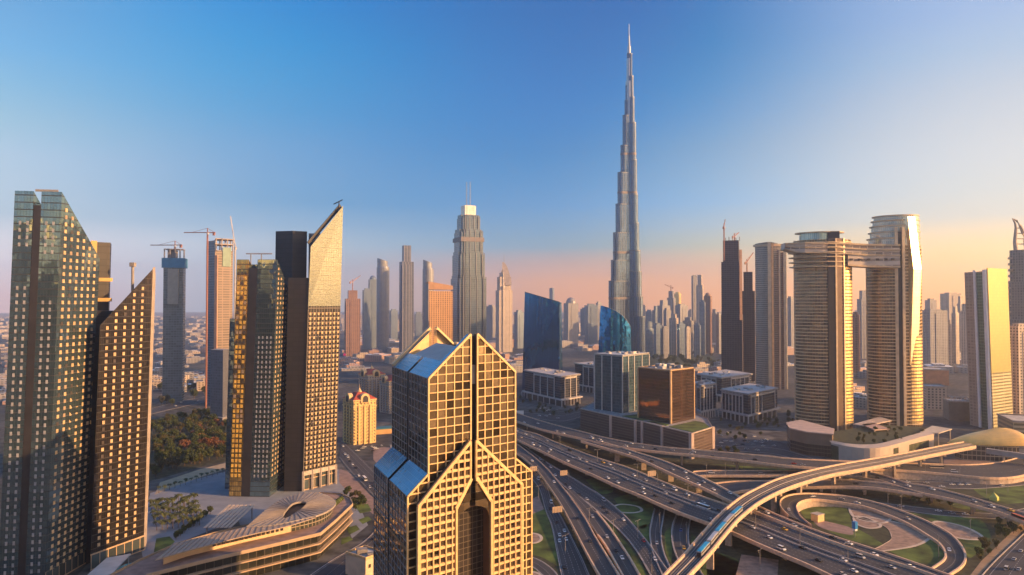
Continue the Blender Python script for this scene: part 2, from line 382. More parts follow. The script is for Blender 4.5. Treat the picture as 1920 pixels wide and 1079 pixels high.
face_windows(t1, A1, lerp2(A1, B1, .4), [.35, .75], [z for z in zs if z < 168 or z > 190], 1.15, 2.1, lambda c: zt - 14, BLIND_SHADE, 40, .12, sh1a)
face_windows(t1, lerp2(A1, B1, .57), B1, [.3, .66], [z for z in zs if z < 160 or z > 188], 1.15, 2.1, lambda c: zt - 14, BLIND_SHADE, 40, .12, sh1a)

# core between towers 1 and 3, with gold ledges
co = thing('service_core', 'dark slab with gold edge and gold ledges between the two leftmost glass towers', 'tower core', (-262, 478, 0))
mb = MB(); f = [XY(164, 478), XY(203, 486), XY(205, 500), XY(164, 496)]; mb.prism(lean(f, -3), 0, ZV(455, 484), 0, 1, foot2=lean(f, 1)); mb.build('shaft', [COREM, ROOFG], co)
mb = MB(); f = [XY(166, 474), XY(178, 476), XY(178, 480), XY(166, 478.5)]; mb.prism(lean(f, -3), 0, ZV(452, 476), foot2=lean(f, 1)); mb.build('gold_edge', GOLDP, co)
mb = MB(); f = [XY(176, 462), XY(216, 478), XY(216, 490), XY(176, 474)]; mb.prism(lean(f, -3), 0, ZV(583, 474), 0, 1, foot2=lean(f, .5)); mb.build('lower_shaft', [COREM, ROOFG], co)
for i, v in enumerate([524, 562, 596, 622, 646, 669, 693, 717, 741, 765, 788]):
    z = ZV(v, 470); mb = MB(); dx = -3 + 4 * z / 200
    x0, y0 = XY(171, 466); x1, y1 = XY(193 if v < 590 else 187, 468)
    mb.prism(lean([(x0, y0 - 6 if v > 590 else y0 + 6), (x1, y1 - 6 if v > 590 else y1 + 7), (x1, y1 + 10), (x0, y0 + 10)], dx), z - 1.2, z + 1.0, bottom=True); mb.build('ledge', GOLDP, co)

# tower 3: one wide face towards the sun, roof raking up to the right
A3 = (-249.6, 451.0); B3 = (-236.0, 488.0); C3 = (-244.0, 505.0); D3 = (-257.6, 468.0); SH3 = 3.2
t3 = thing('slanted_tower', 'dark tower with golden windows and a roof raking up rightwards, beside the leftmost tower', 'skyscraper', (-250, 472, 0))
mb = MB(); mb.prism(lean([A3, B3, C3, D3], -SH3), 0, [147, 182.7, 176.5, 140.5], 0, 1, foot2=lean([A3, B3, C3, D3], SH3 * .3)); mb.build('body', [GTW, ROOFG], t3)
mb = MB(); f = [(B3[0] + .1, B3[1]), (B3[0] + 1.3, B3[1] + .6), (C3[0] + 1.6, C3[1] + .6), C3]; mb.prism(lean(f, -SH3), 0, [183.6, 184.2, 178.2, 177.6], foot2=lean(f, SH3 * .3)); mb.build('end_fin', CONC, t3)
mb = MB(); mb.tube([(-245, 482, 166), (-245, 482, 185)], .9); mb.box((-245, 482, 184), 3, 3, 2.6); mb.build('roof_mast', CONC_D, t3)
sh3 = lambda z, c: Vector((-SH3 + SH3 * 1.3 * z / (147.0 + 35.7 * c), 0, 0))
face_windows(t3, A3, B3, [.13, .29, .46, .63, .8], [13 + FL * i for i in range(42)], 1.8, 2.1, lambda c: 147 + 35.7 * c - 3, BLIND, 100, .3, sh3)
mb = MB(); n3 = Vector((B3[1] - A3[1], A3[0] - B3[0], 0)).normalized()
f = lean([(A3[0] + n3.x * .5, A3[1] + n3.y * .5), (B3[0] + n3.x * .5, B3[1] + n3.y * .5), B3, A3], -SH3); mb.prism(f, 0.1, 10); mb.build('lobby', GOLDP if False else LOBBY, t3)
mb = MB(); f = lean([(B1[0] + .8, B1[1] - 1), (C1[0] + .8, C1[1]), C1, B1], -SH1); mb.prism(f, .1, 8); mb.build('lobby', LOBBY, t1)

# tower 2 and 4 with their dark core
A2 = (-231.6, 624.0); B2 = (-197.5, 622.0); C2 = (-197.5, 662.0); D2 = (-231, 660.0); SH2 = 3.6
t2 = thing('slanted_tower', 'blue glass tower with painted gold reflection and a window-washing gantry on its flat front roof', 'skyscraper', (-214, 640, 0))
zt, zb = 197.0, 167.0
wedge(t2, 'body', [lerp2(A2, D2, .08), lerp2(B2, C2, .08), C2, D2], [zt - 4, zt - 4, zb, zb], GT, SH2)
GTY = facade('gold_reflection_glass', (0.62, 0.42, 0.13), (0.05, 0.04, 0.025), 1.8, 4.1, 0.1, 0.16, 0.85, 0.1, 0.45, 0.05, warp=0.06)  # reflection of a sunlit golden building put into the glass colour
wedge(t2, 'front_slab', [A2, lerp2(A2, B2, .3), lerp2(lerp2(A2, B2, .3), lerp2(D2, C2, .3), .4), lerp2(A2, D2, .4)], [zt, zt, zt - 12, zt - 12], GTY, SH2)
wedge(t2, 'front_slab', [lerp2(A2, B2, .52), (B2[0] + .2, B2[1]), (C2[0] + .2, C2[1] + .1), lerp2(lerp2(A2, B2, .52), lerp2(D2, C2, .52), 1)], [zt, zt, zb + .4, zb + .4], GT, SH2)
wedge(t2, 'groove_panel', [lerp2(A2, B2, .305), lerp2(A2, B2, .515), lerp2(lerp2(A2, B2, .515), C2, .06), lerp2(lerp2(A2, B2, .305), D2, .06)], 190, DARK, SH2)
sh2a = lambda z, c: Vector((-SH2 + SH2 * 1.4 * z / 197.0, 0, 0)); sh2 = lambda z, c: Vector((-SH2 + SH2 * 1.4 * z / (197.0 - 30.0 * c), 0, 0))
zs2 = [16 + FL * i for i in range(46)]
face_windows(t2, A2, lerp2(A2, B2, .3), [.2, .5, .8], zs2, 1.9, 2.7, lambda c: zt - 8, plain('gold_reflection_pane', (.8, .5, .1), .4, .2, var=.35, scale=.4), 90, .12, sh2a)  # gold panes carry on the painted reflection of the slab
face_windows(t2, lerp2(A2, B2, .52), B2, [.2, .4, .62, .82], [z for z in zs2 if z < 134], 1.1, 2.2, lambda c: zt - 6, BLIND_SHADE, 80, .12, sh2a)
face_windows(t2, B2, C2, [.12, .3, .48, .66, .84], zs2, 2.1, 2.1, lambda c: zt + (zb - zt) * c - 3, BLIND, 100, .3, sh2)
mb = MB(); zz = zt + 5.5
mb.bar((-222, 634, zt - 6), (-222, 634, zz), .7); mb.bar((-213, 634, zt - 6), (-213, 634, zz), .7); mb.bar((-236 + 10, 634, zz), (-204, 634, zz), .9); mb.build('window_washing_gantry', CONC_D, t2)
mb = MB(); f = [XY(431, 650), XY(449, 650), XY(449, 668), XY(431, 668)]; mb.prism(lean(f, -3), 0, ZV(598, 650), 0, 1, foot2=f); mb.build('side_annex', [GT, ROOFG], t2)

co2 = thing('service_core', 'black stepped slab tower squeezed between the gold-reflecting glass tower and the pointed tower', 'tower core', (-185, 672, 0))
mb = MB(); f = [XY(516, 668), XY(548, 664), XY(575, 670), XY(575, 690), XY(516, 690)]; mb.prism(lean(f, -2), 0, ZV(434, 668), 0, 1, foot2=f); mb.build('shaft', [COREM, ROOFL], co2)
mb = MB(); f = [XY(540, 640), XY(578, 641), XY(578.6, 664), XY(540, 662)]; mb.prism(lean(f, -2.5), 0, ZV(522, 650), 0, 1, foot2=f); mb.build('lower_shaft', [COREM, ROOFL], co2)
mb = MB(); f = [XY(578, 680), XY(600, 680), XY(600, 695), XY(578, 695)]; mb.prism(f, 0, ZV(438, 680), 0, 1); mb.build('rear_shaft', [facade('grey_core', (.2, .22, .25), (.2, .2, .22), 3, 4.1, .1, .2, .3, .3), ROOFL], co2)

A4 = (-174.0, 640.0); B4 = (-152.7, 668.0); C4 = (-159.0, 692.0); D4 = (-180.3, 664.0); SH4 = 4.0
t4 = thing('slanted_tower', 'pointed glass tower with a smooth shining top half and golden windows below', 'skyscraper', (-170, 660, 0))
def tp(foot, dx): return lean(foot, dx)
mb = MB()
f = [A4, B4, C4, D4]
fa, fb = lean(f, -SH4), lean(f, -SH4 + SH4 * 1.2 * 158 / 230)
mb.prism(fa, 17, 158, 0, 1, foot2=fb); mb.build('window_storeys', [facade('tower4_grid', (.05, .045, .04), (.12, .1, .085), 2.9, 4.1, .2, .2, .6, .1, .3, .01), ROOFG], t4)
mb = MB(); mb.prism(fb, 158.01, [209, 248, 248, 209], 0, 1, foot2=lean(f, SH4 * .3)); mb.build('smooth_crown', [GTG, DARK], t4)
mb = MB(); mb.prism(lean([lerp2(A4, D4, .1), lerp2(B4, C4, .1), lerp2(C4, B4, .1), lerp2(D4, A4, .1)], -SH4), 0, 17); mb.build('lobby', LOBBY, t4)
for k in (0, .27, .52, .77, 1):
    p = lerp2(A4, B4, k); mb = MB(); mb.box((p[0] - SH4, p[1], 0), 1.6, 1.6, 17); mb.build('column', CONC, t4)
mb = MB(); q = lerp2(A4, B4, .5); mb.prism(lean([(A4[0] + .3, A4[1] - .3), (B4[0] + .3, B4[1] - .3), B4, A4], -SH4 - .1), 13.2, 16.8, bottom=True); mb.build('fascia', CONC, t4)
sh4 = lambda z, c: Vector((-SH4 + SH4 * 1.2 * z / 230.0, 0, 0))
face_windows(t4, A4, B4, [.07 + .123 * i for i in range(8)], [19 + FL * i for i in range(33)], 1.65, 2.2, lambda c: 157, BLIND, 100, .3, sh4)
mb = MB(); p = lerp2(A4, B4, .82); mb.bar((p[0], p[1] + 3, 238), (p[0] + 2, p[1] + 3, 251), .7); mb.bar((p[0] - 3, p[1] + 3, 249), (p[0] + 5, p[1] + 3, 253), .8); mb.build('roof_crane', DARK, t4)
mb = MB(); mb.bar((A4[0] - 2, A4[1] + 4, 212), (B4[0] - 2, B4[1] + 4, 248.5), .8, 3.5); mb.build('roof_rail', DARK, t4)
# ------------------------------------------------------------------ the gabled tower in front (skewed local axes s: along front, t: depth)
P0 = Vector((-33.6, 300.0, 0)); FS = Vector((34.8, 30.6, 0)); FT = Vector((-23.4, 57.0, 0))
LS = FS.length; LT = FT.length
def Q(s, t, z): p = P0 + FS * s + FT * t; return Vector((p.x, p.y, z))
NRM = Vector((FS.y, -FS.x, 0)).normalized()       # outward normal of the front
NSD = Vector((-FT.y, FT.x, 0)).normalized()       # outward normal of the left side
gt = thing('gabled_tower', 'big gabled office tower with golden lattice front and dark arch in the foreground', 'skyscraper', (-28, 320, 0))
DG = facade('gabled_dark_glass', (.2, .145, .085), (.03, .026, .022), 4.2, 3.55, .0, .06, .8, .05, .75, .05, warp=.05)
DGS = facade('gabled_side_glass', (.1, .1, .11), (.03, .03, .03), 5.0, 3.55, .0, .06, .8, .05, .6, .03, warp=.06)
BLUEG = facade('blue_roof_glass', (.07, .3, .5), (.1, .22, .3), 2.4, 2.6, .06, .06, .55, .15, .15, .01)
ZE, ZA = 130.0, 148.7          # upper eave and ridge
ZS0, ZS1 = 92.0, 84.7          # shoulder
SA = .211
def prof(s):                    # upper gable profile
    return ZE + (ZA - ZE) * (1 - abs(s - .5) / .5)
def profL(s):                   # whole front silhouette including the shoulders
    if s < 0: return ZS0 + (ZS1 - ZS0) * (-s / SA)
    if s > 1: return ZS0 + (ZS1 - ZS0) * ((s - 1) / SA)
    return prof(s)
G0, G1 = .462, .538            # centre groove
# walls: front panels left and right of the groove, sides
def fuv(s, z): return (s * LS, z)
mb = MB()
for a, b_, zl in ((0, .27, 0), (.27, G0, 92), (G1, .66, 92), (.66, 1, 0)):
    pts = [(a, zl), (b_, zl), (b_, prof(b_)), (a, prof(a))]
    mb.face([Q(s, 0, z) for s, z in pts], [fuv(s, z) for s, z in pts])
for a, b_ in ((-SA, 0), (1, 1 + SA)):
    pts = [(a, 0), (b_, 0), (b_, profL(b_ if b_ <= 0 else b_)), (a, profL(a))]
    if a == 1: pts = [(1, 0), (1 + SA, 0), (1 + SA, ZS1), (1, ZS0)]
    else: pts = [(-SA, 0), (0, 0), (0, ZS0), (-SA, ZS1)]
    mb.face([Q(s, 0, z) for s, z in pts], [fuv(s, z) for s, z in pts])
# groove
for a, n_ in ((G0, 1), (G1, -1)):
    mb.face([Q(a, 0, 92), Q(a, .06, 92), Q(a, .06, prof(a)), Q(a, 0, prof(a))])
mb.build('front_glass', DG, gt)
mb = MB(); mb.face([Q(G0, .06, 92), Q(G1, .06, 92), Q(G1, .06, prof(G0) - 1), Q(G0, .06, prof(G0) - 1)]); mb.build('groove_panel', DARK, gt)
def side(mb, s, z0, z1, t0=0, t1=1, gap=None):
    pts = [(t1, z0), (t0, z0), (t0, z1), (t1, z1)]
    if s > .5: pts = pts[::-1]
    mb.face([Q(s, t, z) for t, z in pts], [(t * LT, z) for t, z in pts])
mb = MB()
for s_, z0, z1 in ((0, ZS0 - .5, ZE), (-SA, 0, ZS1), (1, ZS0 - .5, ZE), (1 + SA, 0, ZS1)):
    side(mb, s_, z0, z1, 0, .49); side(mb, s_, z0, z1, .54, 1)
mb.build('side_glass', DGS, gt)
mb = MB()
for s_, z0, z1 in ((.012, ZS0 - .5, ZE - 1), (-SA + .012, 0, ZS1 - 1)): side(mb, s_, z0, z1, .485, .545)
mb.build('side_groove', DARK, gt)
mb = MB()   # back wall
pts = [(1 + SA, 0), (-SA, 0), (-SA, ZS1), (0, ZS0), (0, ZE), (1, ZE), (1, ZS0), (1 + SA, ZS1)]
mb.face([Q(s, 1, z) for s, z in pts], [fuv(s, z) for s, z in pts]); mb.build('rear_wall', DGS, gt)
# roofs: blue glass slopes on the shoulders and lower half of the main roof, pale deck above
def slope(name, mat, s0, z0, s1, z1, t0, t1):
    mb = MB(); L = math.hypot((s1 - s0) * LS, z1 - z0)
    pts = [Q(s0, t1, z0), Q(s0, t0, z0), Q(s1, t0, z1), Q(s1, t1, z1)]
    if s0 > s1: pts = pts[::-1]; 
    mb.face(pts, [(t1 * LT, 0), (t0 * LT, 0), (t0 * LT, L), (t1 * LT, L)] if s0 < s1 else [(t1 * LT, L), (t0 * LT, L), (t0 * LT, 0), (t1 * LT, 0)])
    return mb.build(name, mat, gt)
for t0, t1 in ((0, .49), (.54, 1)):
    slope('glass_roof', BLUEG, -SA, ZS1, 0, ZS0, t0, t1); slope('glass_roof', BLUEG, 1 + SA, ZS1, 1, ZS0, t0, t1)
    slope('glass_roof', BLUEG, 0, ZE, .17, prof(.17), t0, t1); slope('glass_roof', BLUEG, 1, ZE, .83, prof(.83), t0, t1)
DECK = plain('roof_deck', (.4, .38, .36), .7, var=.12)
slope('glass_roof', BLUEG, .17, prof(.17), .46, prof(.46) - .1, .016, .07); slope('glass_roof', BLUEG, .83, prof(.83), .54, prof(.54) - .1, .016, .07)
slope('glass_roof', BLUEG, .17, prof(.17), .46, prof(.46) - .1, .93, .984); slope('glass_roof', BLUEG, .83, prof(.83), .54, prof(.54) - .1, .93, .984)
slope('roof_deck', DECK, .17, prof(.17) - .3, .46, prof(.3), .07, .8)
slope('roof_deck', DECK, .83, prof(.83) - .3, .54, prof(.3), .07, .8)
mb = MB(); mb.prism([Q(.12, .03, 0)[:2], Q(.88, .03, 0)[:2], Q(.88, .99, 0)[:2], Q(.12, .99, 0)[:2]], ZE - 4, prof(.12) - .5, bottom=False); mb.build('roof_base', DECK, gt)
mb = MB()
for a in (.62,): mb.prism([Q(a, .6, 0)[:2], Q(a + .14, .6, 0)[:2], Q(a + .14, .68, 0)[:2], Q(a, .68, 0)[:2]], prof(.12) - 1, ZA - 7)
mb.build('plant_room', CREAM, gt)
for sgn, (t0, t1) in ((1, (0, .016)), (-1, (.984, 1))):    # gable slabs front and back
    mb = MB()
    for a, b_ in ((.0, G0), (G1, 1)):
        n = 2
        mb.face([Q(a, t0, prof(a) + .25), Q(b_, t0, prof(b_) + .25), Q(b_, t1, prof(b_) + .25), Q(a, t1, prof(a) + .25)])
        if sgn > 0: mb.face([Q(b_, t1, prof(b_) + .25), Q(b_, t1, ZE - 2), Q(a, t1, ZE - 2), Q(a, t1, prof(a) + .25)][::-1])
        if sgn < 0: mb.face([Q(a, t0 + .001, ZE - 2), Q(b_, t0 + .001, ZE - 2), Q(b_, t0 + .001, prof(b_) + .24), Q(a, t0 + .001, prof(a) + .24)])
    mb.build('gable_coping', [CREAM], gt)
mb = MB()
for a, b_ in ((0.0, G0), (G1, 1.0)):                       # open triangular frame of the rear gable
    mb.bar(Q(a, .99, prof(a) + .6), Q(b_, .99, prof(b_) + .6), 1.6, 1.6)
    mb.bar(Q(b_ if a == 0 else a, .99, ZE), Q(b_ if a == 0 else a, .99, prof(G0) + .5), 1.4)
mb.build('rear_gable_frame', CREAM, gt)

# lattice of the front, real bars standing proud of the glass
def lattice(name, s0, s1, pf, z0, off, du, dz, w, h, mat, t=0.0, skip=None, ds=None):
    mb = MB(); d = NRM * off
    ns = max(1, round((s1 - s0) * LS / du))
    for i in range(ns + 1):
        s_ = s0 + (s1 - s0) * i / ns; zt_ = pf(s_)
        segs = [(z0, zt_)] if not skip else skip(s_, z0, zt_)
        for a, b_ in segs: mb.bar(Q(s_, t, a) + d, Q(s_, t, b_) + d, .5, w, up=NRM)
    zmax = max(pf(s0), pf(s1), pf((s0 + s1) / 2)); z = z0 + dz
    while z < zmax:
        # horizontal run where the profile is above z
        xs = [s0 + (s1 - s0) * k / 200 for k in range(201) if pf(s0 + (s1 - s0) * k / 200) >= z]
        if xs:
            run = [(xs[0], xs[-1])] if ds is None else ds(z, xs[0], xs[-1])
            for a, b_ in run: mb.bar(Q(a, t, z) + d, Q(b_, t, z) + d, .5, h)
        z += dz
    return mb.build(name, mat, gt)
lattice('mullion_grid', 0.005, G0, prof, 78, .2, 4.2, 3.55, .34, .34, CREAM)
lattice('mullion_grid', G1, .995, prof, 78, .2, 4.2, 3.55, .34, .34, CREAM)
lattice('mullion_grid', 1.005, 1 + SA, lambda s: ZS0 + (ZS1 - ZS0) * ((s - 1) / SA), 0, .2, 3.3, 3.55, .45, .45, CREAM)
lattice('mullion_grid', -SA, -.0, lambda s: ZS0 + (ZS1 - ZS0) * (-s / SA), 0, .2, 4.9, 3.55, .45, .45, CREAM)
# edge trims
mb = MB()
for a, b_ in ((0, G0), (G1, 1)):
    mb.bar(Q(a, 0, prof(a)) + NRM * .25, Q(b_, 0, prof(b_)) + NRM * .25, .8, .9)
    for e in (a, b_): mb.bar(Q(e, 0, 88) + NRM * .25, Q(e, 0, prof(e)) + NRM * .25, .7, .7, up=NRM)
mb.bar(Q(-SA, 0, ZS1) + NRM * .25, Q(0, 0, ZS0) + NRM * .25, .7, .8); mb.bar(Q(1, 0, ZS0) + NRM * .25, Q(1 + SA, 0, ZS1) + NRM * .25, .7, .8)
mb.bar(Q(-SA, 0, 0) + NRM * .25, Q(-SA, 0, ZS1) + NRM * .25, .7, .7, up=NRM); mb.bar(Q(1 + SA, 0, 0) + NRM * .25, Q(1 + SA, 0, ZS1) + NRM * .25, .7, .7, up=NRM)
mb.build('edge_trim', CREAM, gt)
# side lattice (thin)
mb = MB()
SIDEL = plain('side_mullion', (.3, .28, .26), .5)
for s_, z0, z1 in ((0, ZS0, ZE), (-SA, 0, ZS1)):
    d = NSD * .12
    for t0, t1 in ((0, .49), (.54, 1)):
        for i in range(7):
            t = t0 + (t1 - t0) * i / 6; mb.bar(Q(s_, t, z0) + d, Q(s_, t, z1) + d, .22, .22, up=NSD)
        z = z1
        while z > z0:
            mb.bar(Q(s_, t0, z) + d, Q(s_, t1, z) + d, .22, .22); z -= 3.55
mb.build('side_mullion_grid', SIDEL, gt)
mb = MB()
for zz in (64.0,): mb.bar(Q(-SA, 0, zz) + NSD * .25, Q(-SA, .49, zz + .0) + NSD * .25, .3, 1.2); mb.bar(Q(-SA, .54, zz) + NSD * .25, Q(-SA, 1, zz) + NSD * .25, .3, 1.2)
mb.build('side_band', plain('copper_band', (.3, .16, .08), .5), gt)

# protruding entrance gable with the tall arch
TP = -.06; SL, SR = -.13, 1.046; SC = (SL + SR) / 2; ZPE, ZPA = 81.0, 104.5
def pprof(s): return ZPE + (ZPA - ZPE) * (1 - abs(s - SC) / ((SR - SL) / 2))
PG0, PG1 = SC - .032, SC + .032
AL, AR = .285, .645; AC = (AL + AR) / 2; ZAR = 71.0; RA = (AR - AL) / 2 * LS
def arch_z(s):
    x = (s - AC) * LS
    return ZAR + math.sqrt(max(0, RA * RA - x * x)) * .62
mb = MB()
N = 40
ss = sorted(set([SL, SR, PG0, PG1, AL, AR] + [AL + (AR - AL) * k / 24 for k in range(25)]))
for a, b_ in zip(ss, ss[1:]):
    mid = (a + b_) / 2
    if PG0 <= mid <= PG1: continue
    lo = (lambda x: arch_z(x)) if AL < mid < AR else (lambda x: 0)
    pts = [(a, lo(a)), (b_, lo(b_)), (b_, pprof(b_)), (a, pprof(a))]
    mb.face([Q(s, TP, z) for s, z in pts], [fuv(s, z) for s, z in pts])
# returns and roof of the entrance block
for a in (SL, SR):
    pts = [Q(a, .0, 0), Q(a, TP, 0), Q(a, TP, ZPE), Q(a, .0, ZPE)]
    mb.face(pts if a < .5 else pts[::-1], [(0, 0), (3.7, 0), (3.7, ZPE), (0, ZPE)])
mb.build('entrance_glass', DG, gt)
mb = MB()
for a, b_ in ((SL, PG0), (PG1, SR)): mb.face([Q(a, TP, pprof(a) + .1), Q(b_, TP, pprof(b_) + .1), Q(b_, .01, pprof(b_) + .1), Q(a, .01, pprof(a) + .1)])
mb.build('entrance_roof', DARK, gt)
mb = MB()
aa = [AL + (AR - AL) * k / 24 for k in range(25)]
for a, b_ in zip(aa, aa[1:]): mb.face([Q(a, TP, arch_z(a)), Q(a, .06, arch_z(a)), Q(b_, .06, arch_z(b_)), Q(b_, TP, arch_z(b_))])
mb.face([Q(AL, TP, 0), Q(AL, .06, 0), Q(AL, .06, arch_z(AL)), Q(AL, TP, arch_z(AL))]); mb.face([Q(AR, TP, arch_z(AR)), Q(AR, .06, arch_z(AR)), Q(AR, .06, 0), Q(AR, TP, 0)])
mb.build('arch_reveal', plain('bronze_reveal', (.16, .09, .05), .45), gt)
mb = MB(); mb.face([Q(AL, .055, 0), Q(AR, .055, 0), Q(AR, .055, 86), Q(AL, .055, 86)], [fuv(AL, 0), fuv(AR, 0), fuv(AR, 90), fuv(AL, 90)]); mb.build('arch_glass', facade('arch_glass', (.06, .05, .045), (.1, .075, .05), 2.4, 2.6, .1, .1, .5, .1, .4, .02), gt)
# dense cladding frame: thick bars
def sk(s_, z0, zt_):
    if AL - .02 < s_ < AR + .02:
        zc = ARF(s_)
        return [(zc, zt_)]
    return [(z0, zt_)]
def ARF(s_):     # diagonal frame over the arch
    return ZAR + 6 + (1 - abs(s_ - AC) / ((AR - AL) / 2 + .02)) * 11
def dsx(z, a, b_):
    lo, hi = [], None
    if z > ARF(AC): 
        return [(a, min(b_, PG0)), (max(a, PG1), b_)]
    # inside the arch zone cut the run
    if z < ZAR + 6: return [(a, AL - .02), (AR + .02, b_)]
    k = (1 - (z - ZAR - 6) / 11) * ((AR - AL) / 2 + .02)
    return [(a, AC - k), (AC + k, b_)]
lattice('cladding_grid', SL + .02, SR - .02, lambda s: pprof(s), 0, .25, 3.15, 3.3, 1.0, 1.0, CREAM, TP, sk, dsx)
mb = MB(); d = NRM * .35
for a, b_ in ((SL, PG0), (PG1, SR)):
    mb.bar(Q(a, TP, pprof(a)) + d, Q(b_, TP, pprof(b_)) + d, .9, 1.3)
    e = PG0 if a == SL else PG1; mb.bar(Q(e, TP, ARF(AC)) + d, Q(e, TP, pprof(e)) + d, .8, .8, up=NRM)
mb.bar(Q(SL, TP, 0) + d, Q(SL, TP, ZPE) + d, .9, 1.1, up=NRM); mb.bar(Q(SR, TP, 0) + d, Q(SR, TP, ZPE) + d, .9, 1.1, up=NRM)
for sg in (AL - .02, AR + .02):
    mb.bar(Q(sg, TP, 0) + d, Q(sg, TP, ZAR + 6.4) + d, .9, 1.4, up=NRM); mb.bar(Q(sg, TP, ZAR + 6) + d, Q(AC - (.03 if sg < AC else -.03), TP, ARF(AC)) + d, .9, 1.5)
mb.build('entrance_trim', CREAM, gt)
# ------------------------------------------------------------------ the giant stepped spire tower
DB = 1771.0; XB = (1181 - 960) / F * DB
bk = thing('spire_tower', 'enormously tall silver skyscraper stepping up to a needle spire, far above all the others', 'skyscraper', (XB, DB, 0))
BKM = facade('spire_tower_glass', (.09, .16, .25), (.13, .15, .19), 4.4, 3.9, .35, .08, .8, .12, .35, .015, .3)
BKB = plain('mechanical_louvre', (.2, .17, .16), .5)
def rwing(a, rc, w, n=8):
    d = Vector((math.cos(a), math.sin(a))); p = Vector((-d.y, d.x)); o = Vector((XB, DB)); pts = [o + p * w / 2 - d * 2, o - p * w / 2 - d * 2]
    for k in range(n + 1):
        t = -math.pi / 2 + math.pi * k / n; pts.append(o + d * (rc + math.cos(t) * w / 2) + p * math.sin(t) * w / 2)
    return [(q.x, q.y) for q in pts]
wings = [
 (R(200), [(43, 24, 213), (38, 22, 262), (33, 20.5, 327), (27, 19, 395), (22, 18, 470), (15, 16, 535), (10, 15, 607), (6, 12, 643), (4, 11, 679), (1.5, 8, 757)]),
 (R(320), [(27, 25, 130), (22, 24, 176), (19, 23, 235), (17, 22, 285), (14, 21, 350), (11.7, 20, 417), (10, 19, 500), (9, 17.5, 589), (7, 13.5, 650), (5.6, 11.6, 701), (4.4, 8, 755)]),
 (R(80), [(55, 24, 150), (45, 22, 250), (36, 20, 380), (26, 18, 540), (14, 14, 650), (7, 9, 730)])]
for a, segs in wings:
    for i, (rc, w, zt) in enumerate(segs):
        mb = MB(); f = rwing(a, rc, w); mb.prism(f, 0, zt, 0, 1, smooth=False); mb.build('wing_tier', [BKM, STEEL], bk)
        for zb_ in (278, 420, 512, 170):
            lower = segs[i - 1][2] if i else 0
            if lower < zb_ < zt - 8:
                mb = MB(); mb.prism(rwing(a, rc + .2, w + .5), zb_, zb_ + 5.5, bottom=True); mb.build('mechanical_band', BKB, bk)
        mb = MB(); mb.prism(rwing(a, rc + .1, w + .3), zt - .8, zt + 1.2, bottom=True); mb.build('parapet_ring', plain('ring_steel', (.16, .17, .19), .35, .5), bk)
mb = MB(); mb.lathe((XB, DB), [(9, 0), (9, 690), (6.4, 690.1), (6.2, 745), (4.4, 745.1), (4, 775), (2.6, 775.1), (1.8, 800), (1.1, 800.1), (.7, 828), (.1, 830)], 12); mb.build('spire', STEEL, bk)

# ------------------------------------------------------------------ skyline towers
FM = {
 'blue': facade('far_blue', (.13, .2, .27), (.2, .24, .28), 4, 4, .3, .35, .5, .15, .3, .02),
 'grey': facade('far_grey', (.16, .17, .19), (.3, .29, .29), 5, 4, .4, .4, .4, .2, .3, .02),
 'cream': facade('far_cream', (.15, .14, .13), (.5, .42, .35), 5, 4, .5, .4, .4, .2, .3, .02),
 'rust': facade('far_rust', (.12, .09, .08), (.3, .17, .12), 6, 4, .45, .4, .3, .2, .3, .02),
 'dark': facade('far_dark', (.05, .045, .05), (.07, .06, .06), 5, 4, .3, .3, .4, .2, .3, .02),
 'silver': facade('far_silver', (.2, .23, .27), (.3, .29, .28), 3, 4, .3, .25, .7, .15, .2, .02),
}
def rot_foot(cx, cy, w, d, a):
    ca, sa = math.cos(a), math.sin(a)
    return [(cx + x * ca - y * sa, cy + x * sa + y * ca) for x, y in ((-w / 2, -d / 2), (w / 2, -d / 2), (w / 2, d / 2), (-w / 2, d / 2))]
